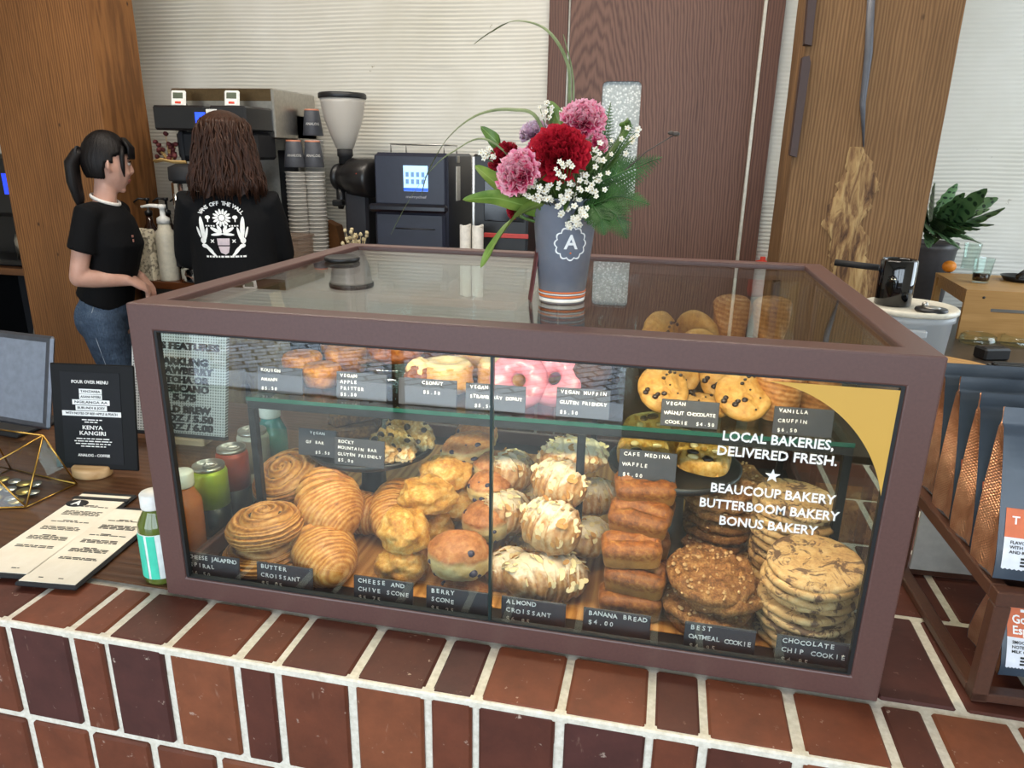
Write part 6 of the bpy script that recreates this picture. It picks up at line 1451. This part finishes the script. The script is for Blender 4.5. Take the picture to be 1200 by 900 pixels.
class Body:
    def __init__(s, name, label, x, y, ang, turn=0):
        s.turn = turn
        s.t = thing(name, label, 'person', (x, y, FLOOR + .0005), radians(ang) - pi / 2)   # local +Y = facing, +X = right hand
    def head(s, mb, c, k=1.0, tilt=0):
        R0 = T(*c) @ RZ(s.turn) @ RX(tilt)
        def f(u, v):
            a = pi * u; b = 2 * pi * v; d = Vector((sin(a) * cos(b), sin(a) * sin(b), -cos(a)))
            x, y, z = .076 * d.x, .098 * d.y, .118 * d.z
            if d.z < 0:
                q = -d.z; x *= 1 - .34 * q ** 1.6; 
                if d.y < 0: y *= 1 - .5 * q
                else: y *= 1 - .10 * q; y += .010 * q
            if d.y > .5 and -.25 < d.z < .35: y -= .006 * (1 - abs(d.x) * 1.5)
            if d.y > 0 and d.z > .3: y *= 1 - .12 * (d.z - .3)
            return tuple(R0 @ (Vector((x, y, z)) * k))
        mb.grid(f, 26, 34, False, True)
        P = lambda x, y, z: tuple(R0 @ (Vector((x, y, z)) * k))
        mb.tube([P(0, .088, .022), P(0, .097, .0), P(0, .104, -.022), P(0, .094, -.032)], [.006 * k, .008 * k, .0105 * k, .009 * k], 10)
        for sx in (-1, 1): mb.ell(P(sx * .010, .092, -.027), (.008 * k, .010 * k, .007 * k), 8, 10); mb.ell(P(sx * .034, .074, -.030), (.018 * k, .014 * k, .016 * k), 8, 10); mb.ell(P(sx * .030, .082, .030), (.024 * k, .012 * k, .007 * k), 8, 10)
        mb.ell(P(0, .054, -.100), (.018 * k, .016 * k, .014 * k), 8, 10)
        mb.ell(P(0, .081, -.058), (.018 * k, .010 * k, .006 * k), 8, 10); mb.ell(P(0, .077, -.068), (.016 * k, .010 * k, .0065 * k), 8, 10)
        for sx in (-1, 1): mb.tube([P(sx * .074, -.002, .022), P(sx * .084, -.012, .012), P(sx * .082, -.012, -.012), P(sx * .075, .0, -.030)], [.006 * k, .009 * k, .009 * k, .006 * k], 8)
        s.hp = P; s.k = k
    def face(s):
        P, k = s.hp, s.k
        for sx in (-1, 1):
            e = MB().ell(P(sx * .031, .080, .008), (.0135 * k, .012 * k, .0085 * k), 10, 14).build('eye', m_eyew, s.t); MB().ell(P(sx * .031, .0895, .008), (.006 * k, .004 * k, .006 * k), 8, 10).build('iris', m_iris, e)
            MB().tube([P(sx * .012, .093, .028), P(sx * .032, .092, .034), P(sx * .050, .078, .028)], [(.002, .003), (.0025, .004), (.0015, .002)], 8).build('eyebrow', m_hair1, s.t)
            MB().tube([P(sx * .017, .089, .015), P(sx * .031, .094, .0185), P(sx * .046, .082, .013)], [.0012, .0022, .0012], 8).build('eyelash', m_iris, s.t)
        MB().tube([P(-.022, .076, -.062), P(-.008, .0885, -.058), P(0, .089, -.059), P(.008, .0885, -.058), P(.022, .076, -.062)], [(.001, .001), (.004, .0045), (.004, .004), (.004, .0045), (.001, .001)], 8).tube([P(-.020, .075, -.064), P(0, .0855, -.068), P(.020, .075, -.064)], [(.001, .001), (.0045, .005), (.001, .001)], 8).build('lips', m_lip, s.t)
# ---- woman in jeans, seen from her right
w1 = Body('person', 'woman with a dark ponytail in a black t-shirt and blue jeans, hands clasped, at left', -1.655, 1.925, 14, radians(33))
hc = (-.012, .028, 1.503)
mb = MB(); w1.head(mb, hc, 1.0, radians(-4))
mb.tube([(0, -.015, 1.29), (0, -.008, 1.355), (-.004, .006, 1.42), (-.008, .016, 1.47)], [(.07, .06), (.050, .052), (.047, .050), (.05, .055)], 18, side=(1, 0, 0))
TOR = [((0, -.095, .80), (.150, .110)), ((0, -.08, .88), (.160, .115)), ((0, -.055, .97), (.132, .098)), ((0, -.025, 1.06), (.128, .095)), ((0, .008, 1.17), (.142, .108)), ((0, .0, 1.26), (.148, .088)), ((0, -.012, 1.315), (.115, .066)), ((0, -.010, 1.35), (.058, .052))]
mb.tube([p for p, r in TOR], [r for p, r in TOR], 28, side=(1, 0, 0))
for sx in (1, -1):
    sh_ = Vector((sx * .148, -.025, 1.305)); el = Vector((sx * .188, -.095, 1.055)); wr = Vector((sx * (.075 if sx > 0 else .065), .095, 1.030 - (.01 if sx < 0 else 0)))
    mb.tube([Vector((sx * .10, -.015, 1.305)), sh_, sh_.lerp(el, .35), sh_.lerp(el, .8), el], [.046, .050, .046, .040, .037], 16)
    mb.tube([el + (el - wr) * .03, el, el.lerp(wr, .3), el.lerp(wr, .75), wr], [.030, .037, .038, .028, .0225], 16); mb.ell(tuple(el), (.036,) * 3, 10, 12)
    d = Vector((-sx * .60, .62, -.42)); hand(mb, wr, d, Vector((sx * .1, .6, .75)) if sx > 0 else Vector((.0, .55, .8)), .92, -sx, .62)
def legs(mb, e=0.0, f_k=(.015, .03)):
    for sx in (1, -1):
        fk = f_k[0] if sx > 0 else f_k[1]
        h, kn, an = Vector((sx * .080, -.075, .86)), Vector((sx * .083, fk, .47)), Vector((sx * .085, fk - .03, .085))
        mb.tube([h + Vector((0, 0, .04)), h, h.lerp(kn, .35), h.lerp(kn, .75), kn, kn.lerp(an, .28), kn.lerp(an, .65), an], [(.080 + e, .088 + e), (.090 + e, .100 + e), (.083 + e, .088 + e), (.064 + e, .066 + e), (.055 + e, .058 + e), (.052 + e, .057 + e), (.042 + e, .044 + e), (.036 + e, .040 + e)], 20, side=(1, 0, 0))
    mb.tube([(0, -.082, .80), (0, -.084, .88), (0, -.062, .945), (0, -.052, .985)], [(.130 + e, .104 + e), (.158 + e, .118 + e), (.142 + e, .106 + e), (.134 + e, .1 + e)], 28, side=(1, 0, 0)); [mb.ell((sx * .07, -.135, .86), (.072 + e, .06 + e, .085 + e), 12, 14) for sx in (-1, 1)]
legs(mb, -.006)
for sx in (1, -1): mb.tube([(sx * .085, -.045, .04), (sx * .088, .03, .035), (sx * .09, .15, .02)], [(.03, .034), (.038, .034), (.03, .014)], 12, side=(1, 0, 0))
w1.t.scale = (.86, .86, 1)
w1b = remeshed(mb, 'body', m_skin, w1.t, .0062, 3); w1.face()
mb = MB()
mb.tube([(0, -.078, .935), (0, -.066, .965), (0, -.040, 1.03), (0, -.012, 1.10), (0, .014, 1.185), (0, .002, 1.265), (0, -.012, 1.32), (0, -.010, 1.352)], [(.164, .124), (.160, .120), (.148, .112), (.146, .113), (.156, .125), (.160, .100), (.122, .074), (.064, .056)], 32, side=(1, 0, 0))
for sx in (1, -1):
    sh_ = Vector((sx * .148, -.025, 1.307)); el = Vector((sx * .188, -.095, 1.055)); mb.tube([Vector((sx * .09, -.015, 1.305)), sh_, sh_.lerp(el, .35), sh_.lerp(el, .58)], [.055, .060, .061, .064], 18)
k = NT('black_jersey'); k.set(Roughness=.85, Specular_IOR_Level=.2); k.set(Base_Color=hx('#0c0c0e')); k.bump(k.noise(k.coord('Object', (1, 1, .5)), 9, 4), .5, .02); m_jersey = k.m
remeshed(mb, 't_shirt', m_jersey, w1.t, .0075, 5)
mb = MB(); mb.grid(lambda u, v: (lambda a, b: ((.062 + .0065 * cos(b)) * cos(a), -.004 + (.060 + .0065 * cos(b)) * sin(a), 1.360 - .020 * sin(a) + .008 * sin(b)))(2 * pi * u, 2 * pi * v), 40, 10, True, True); mb.build('collar', plain('white_rib', '#e4dfd8', .8), w1.t)
mb = MB(); mb.box((.055, .128, 1.215), (.016, .004, .010), .001).box((.057, .130, 1.197), (.010, .004, .012), .001); mb.build('chest_print', plain('chest_print', '#b07868', .7), w1.t)
mb = MB(); legs(mb, .006)
k = NT('denim'); k.set(Roughness=.85, Specular_IOR_Level=.2); n = k.noise(k.coord('Object'), 6, 4); f = k.noise(k.coord('Object', (1, 1, .2)), 260, 2)
k.color(k.ramp(k.mix(.4, n, f), [(.3, '#26303f'), (.55, '#46566b'), (.75, '#6d7c8c')])); k.bump(k.noise(k.coord('Object', (1, 1, 2.2)), 14, 3), .5, .02); m_denim = k.m
jn = remeshed(mb, 'jeans', m_denim, w1.t, .0075, 4)
mb = MB(); mb.tube([(.150, -.06, .935), (.166, -.08, .88), (.172, -.06, .78), (.158, -.03, .62), (.146, .005, .50)], .0022, 6); mb.build('side_seam', plain('seam_thread', '#8d97a3', .8), jn)
mb = MB()
for sx in (1, -1): mb.tube([(sx * .085, -.075, .045), (sx * .088, .0, .05), (sx * .09, .08, .042), (sx * .09, .165, .026)], [(.036, .042), (.043, .048), (.044, .036), (.032, .022)], 16, side=(1, 0, 0)); 
remeshed(mb, 'shoes', plain('dark_shoe', '#1c1a1a', .6), w1.t, .008, 2)
# hair with fringe and ponytail
mb = MB()
def h1(u, v):
    a = pi * u; b = 2 * pi * v; d = Vector((sin(a) * cos(b), sin(a) * sin(b), -cos(a))); r = 1.0
    if d.y > .15 and d.z < .46 - .25 * abs(d.x): r = .78                      # the face
    elif d.y > -.2 and d.z < -.05 - .0 * abs(d.x): r = .80                        # cheek and ear
    elif d.z < -.62: r = .75
    r *= 1 + .012 * sin(38 * b + 4 * nz(d, 2, 3)) * (1 if r > .9 else 0)
    return (.088 * d.x * r, .113 * d.y * r - .006, .122 * d.z * r + .012)
mb.grid(h1, 48, 90, False, True, M=T(*hc) @ RZ(w1.turn) @ RX(radians(-4)))
P = w1.hp
for i in range(26):
    q = -1 + 2 * i / 25; x0 = q * .072; mb.tube([P(x0 * .75, .078 - .02 * q * q, .108), P(x0, .112 - .030 * q * q, .072), P(x0 * 1.02, .116 - .034 * q * q, .036 - .012 * abs(q) + .006 * nz((i, 0, 0), 1.3))], [.006, .008, .003], 6)
for sx in (1, -1): mb.tube([P(sx * .070, .055, .075), P(sx * .084, .050, .035), P(sx * .082, .052, -.01), P(sx * .076, .056, -.045)], [.010, .012, .010, .003], 8)
mb.tube([P(0, -.100, .035), P(0, -.128, .030), P(0, -.152, -.01), P(0, -.150, -.08), P(0, -.135, -.15), P(0, -.128, -.20)], [(.020, .02), (.026, .026), (.038, .032), (.040, .030), (.030, .022), (.006, .006)], 18, side=(1, 0, 0))
hr = mb.build('hair', m_hair1, w1.t, recalc=False); MB().grid(lambda u, v: tuple(Vector(P(0, -.122, .031)) + Vector(((.026 + .006 * cos(2 * pi * v)) * cos(2 * pi * u), .006 * sin(2 * pi * v), (.026 + .006 * cos(2 * pi * v)) * sin(2 * pi * u)))), 20, 8, True, True).build('hair_tie', m_matte, hr)
# ---- woman with long brown hair, back to us
w2 = Body('person', 'woman with long brown hair seen from behind in a black sweatshirt with white back print', -1.012, 1.82, 118)
hc2 = (0, .02, 1.585)
mb = MB(); w2.head(mb, hc2, 1.0, radians(-12))
mb.tube([(0, -.02, 1.35), (0, -.012, 1.42), (0, .0, 1.50), (0, .012, 1.55)], [(.075, .062), (.054, .054), (.05, .052), (.05, .055)], 18, side=(1, 0, 0))
T2 = [((0, -.02, .84), (.150, .110)), ((0, -.02, .93), (.155, .115)), ((0, -.005, 1.04), (.138, .10)), ((0, .0, 1.20), (.136, .105)), ((0, -.01, 1.32), (.134, .088)), ((0, -.015, 1.39), (.105, .066)), ((0, -.015, 1.42), (.06, .055))]
mb.tube([p for p, r in T2], [r for p, r in T2], 28, side=(1, 0, 0))
arms2 = {}
for sx in (1, -1):
    sh_ = Vector((sx * .140, -.015, 1.375)); el = Vector((sx * .176, .050, 1.165)); wr = Vector((sx * .055, .235, 1.12)); arms2[sx] = (sh_, el, wr)
    mb.tube([Vector((sx * .10, -.015, 1.36)), sh_, sh_.lerp(el, .4), sh_.lerp(el, .85), el], [.040, .044, .038, .033, .031], 16); mb.tube([el, el.lerp(wr, .3), el.lerp(wr, .75), wr], [.031, .031, .026, .022], 16); mb.ell(tuple(el), (.031,) * 3, 10, 12)
    hand(mb, wr, Vector((-sx * .45, .8, -.1)), Vector((0, .1, 1)), .95, -sx, .5)
def legs2(mb, e):
    for sx in (1, -1):
        h, kn, an = Vector((sx * .085, -.015, .90)), Vector((sx * .09, .01, .49)), Vector((sx * .09, -.02, .085))
        mb.tube([h + Vector((0, 0, .04)), h, h.lerp(kn, .35), h.lerp(kn, .75), kn, kn.lerp(an, .28), kn.lerp(an, .65), an], [(.083 + e, .088 + e), (.092 + e, .1 + e), (.085 + e, .09 + e), (.066 + e, .068 + e), (.058 + e, .06 + e), (.054 + e, .058 + e), (.043 + e, .046 + e), (.038 + e, .042 + e)], 20, side=(1, 0, 0))
    mb.tube([(0, -.02, .84), (0, -.02, .93), (0, -.012, 1.03)], [(.15 + e, .11 + e), (.17 + e, .12 + e), (.15 + e, .105 + e)], 28, side=(1, 0, 0)); [mb.ell((sx * .07, -.075, .89), (.078 + e, .06 + e, .088 + e), 12, 14) for sx in (-1, 1)]
legs2(mb, -.006)
for sx in (1, -1): mb.tube([(sx * .09, -.045, .04), (sx * .092, .03, .035), (sx * .095, .16, .02)], [(.03, .034), (.038, .034), (.03, .014)], 12, side=(1, 0, 0))
remeshed(mb, 'body', m_skin, w2.t, .0065, 3); w2.face()
mb = MB(); legs2(mb, .012); remeshed(mb, 'trousers', noisy('tan_corduroy', [(.3, '#8d7350'), (.7, '#b09468')], 30, .85, .4, .004, stretch=(3, 3, .2)), w2.t, .008, 4)
mb = MB()
for sx in (1, -1): mb.tube([(sx * .09, -.075, .045), (sx * .092, .0, .05), (sx * .095, .08, .042), (sx * .095, .175, .026)], [(.038, .042), (.045, .048), (.046, .036), (.034, .022)], 16, side=(1, 0, 0))
remeshed(mb, 'shoes', plain('dark_shoe_b', '#2a2624', .6), w2.t, .008, 2)
mb = MB()
mb.tube([(0, -.02, .90), (0, -.018, .955), (0, -.005, 1.04), (0, .0, 1.20), (0, -.012, 1.32), (0, -.018, 1.395), (0, -.015, 1.44)], [(.165, .128), (.170, .134), (.160, .124), (.160, .124), (.162, .108), (.124, .080), (.070, .064)], 32, side=(1, 0, 0))
for sx in (1, -1):
    sh_, el, wr = arms2[sx]; mb.tube([Vector((sx * .08, -.015, 1.36)), sh_, sh_.lerp(el, .4), sh_.lerp(el, .85), el], [.054, .060, .058, .055, .052], 18); mb.tube([el, el.lerp(wr, .3), el.lerp(wr, .7), el.lerp(wr, .93)], [.052, .050, .044, .036], 18); mb.ell(tuple(el), (.052,) * 3, 10, 14)
sw = remeshed(mb, 'sweatshirt', m_jersey, w2.t, .0078, 5)
bm = bmesh.new(); bm.from_mesh(sw.data); bv = BVHTree.FromBMesh(bm)
def onback(x, z, e=0):
    h = bv.ray_cast(Vector((x, -1, z)), Vector((0, 1, 0)))[0]; y = h.y if h else -.13
    return (x, y - .0025 - e, z)
PXc, PZc, SZ = -.026, 1.268, .84
mb = MB()
def bk(poly, mi=0):
    c = Vector((sum(p[0] for p in poly) / len(poly), sum(p[1] for p in poly) / len(poly)))
    vs = [onback(PXc + c.x * SZ, PZc + c.y * SZ, .0006)] + [onback(PXc + p[0] * SZ, PZc + p[1] * SZ, .0004) for p in poly] ; n = len(poly)
    mb.add(vs, [(0, i + 1, (i + 1) % n + 1) for i in range(n)], mi=mi)
def ellp(cx, cy, a, b, rot=0, n=14): return [(cx + a * cos(t) * cos(rot) - b * sin(t) * sin(rot), cy + a * cos(t) * sin(rot) + b * sin(t) * cos(rot)) for t in [2 * pi * i / n for i in range(n)]]
word = 'VANS OFF THE WALL'
for i, ch in enumerate(word):
    if ch == ' ': continue
    a = (i - (len(word) - 1) / 2) * .118; cx, cy = .108 * sin(a), .032 + .098 * cos(a); ca, sa = cos(-a), sin(-a)
    mb.text(ch, .0235, None, bold=.03, ext=.0004, fn=lambda x, y, z: onback(PXc + (cx + x * ca - y * sa) * SZ, PZc + (cy + x * sa + y * ca) * SZ, .0004 + max(0, z)))
for i in range(14):
    a = 2 * pi * i / 14; bk(ellp(.002 + .027 * cos(a), .068 + .027 * sin(a), .013, .0052, a, 8))
bk(ellp(.002, .068, .013, .013))
for sx in (-1, 1):
    bk(ellp(sx * .058, .070, .011, .008)); bk([(sx * .058 - .003, .066), (sx * .058 + .003, .066), (sx * .058 + .002, .050), (sx * .058 - .002, .050)])
    for kx in range(4): bk([(sx * (.030 + kx * .011), .036), (sx * (.037 + kx * .011), .036), (sx * (.037 + kx * .011), .030), (sx * (.030 + kx * .011), .030)])
    bk(ellp(sx * .026, .012, .028, .008, sx * .55)); bk(ellp(sx * .024, -.004, .026, .006, sx * -.1)); bk(ellp(sx * .012, .020, .018, .007, sx * 1.1))
    bk(ellp(sx * .086, .022, .010, .052, sx * -.08)); bk(ellp(sx * .070, -.002, .006, .030, sx * .22)); bk(ellp(sx * .102, .004, .005, .026, sx * -.28)); bk(ellp(sx * .085, -.032, .012, .014))
    bk(ellp(sx * .066, -.066, .030, .007, sx * .75)); bk(ellp(sx * .052, -.084, .030, .006, sx * .8)); bk(ellp(sx * .080, -.056, .014, .009, sx * .3))
    for dd in (.8, -.8): bk(ellp(sx * .046, -.034, .011, .0025, dd))
bk([(-.026, -.022), (.028, -.022), (.026, -.052), (-.024, -.052)], 1); bk([(-.022, -.057), (.026, -.057), (.020, -.085), (.006, -.094), (-.014, -.085)], 1)
rnd = random.Random(4); x = -.078
while x < .085: w_ = rnd.uniform(.006, .02); bk([(x, -.107), (x + w_, -.107), (x + w_, -.099), (x, -.099)]); x += w_ + .004
mb.build('back_print', [m_ink, plain('faded_print', '#c9b9bd', .7)], w2.t, recalc=False); bm.free()
mb = MB()
def h2(u, v):
    b = 2 * pi * v; ca, sb = cos(b), sin(b); z = 1.712 - .30 * u ** 1.15; s = (1.712 - z) / .30
    w_ = .088 * min(1, (s * 7)) ** .5 * (1 + .62 * max(0, s - .25) ** .9); dpt = .112 * min(1, s * 7) ** .5 * (1 - .12 * s) if True else 0
    if u < .001: w_ = dpt = 0
    front = max(0, sb)
    r = 1 + .035 * sin(19 * b + 5 * nz((ca * 2, sb * 2, z * 4), 1, 5)) * min(1, s * 3) + .03 * sin(41 * b + 9 * z)* min(1, s * 3) + .05 * nz((ca * 3, sb * 3, z * 9), 1, 2) * s
    if sb > .35 and s > .22: r *= .62
    zz = z - (.035 * nz((ca * 6, sb * 6, 3), 1, 4) if u > .9 else 0) 
    return (w_ * ca * r, .012 - .035 * s * (1 if sb < 0 else .3) + dpt * sb * r, zz)
mb.grid(h2, 46, 150, False, True)
rnd = random.Random(9)
for i in range(150):
    b = rnd.uniform(pi * .93, 2.07 * pi); v0 = b / (2 * pi); s0 = rnd.uniform(.12, .45); pts = []
    ph, am = rnd.uniform(0, 6), rnd.uniform(.003, .009)
    for j in range(9):
        u = s0 + (1.0 - s0) * j / 8; p = Vector(h2(min(.999, u), (v0 + .006 * sin(ph + j)) % 1)); k_ = 1.03 + .03 * rnd.random(); pts.append((p.x * k_ + am * sin(j * 1.1 + ph), p.y * k_ - .002, p.z - (.03 * rnd.random() if j == 8 else 0)))
    mb.tube(pts, [.002] + [.0042] * 6 + [.003, .0008], 5)
mb.build('hair', m_hair2, w2.t, recalc=False)
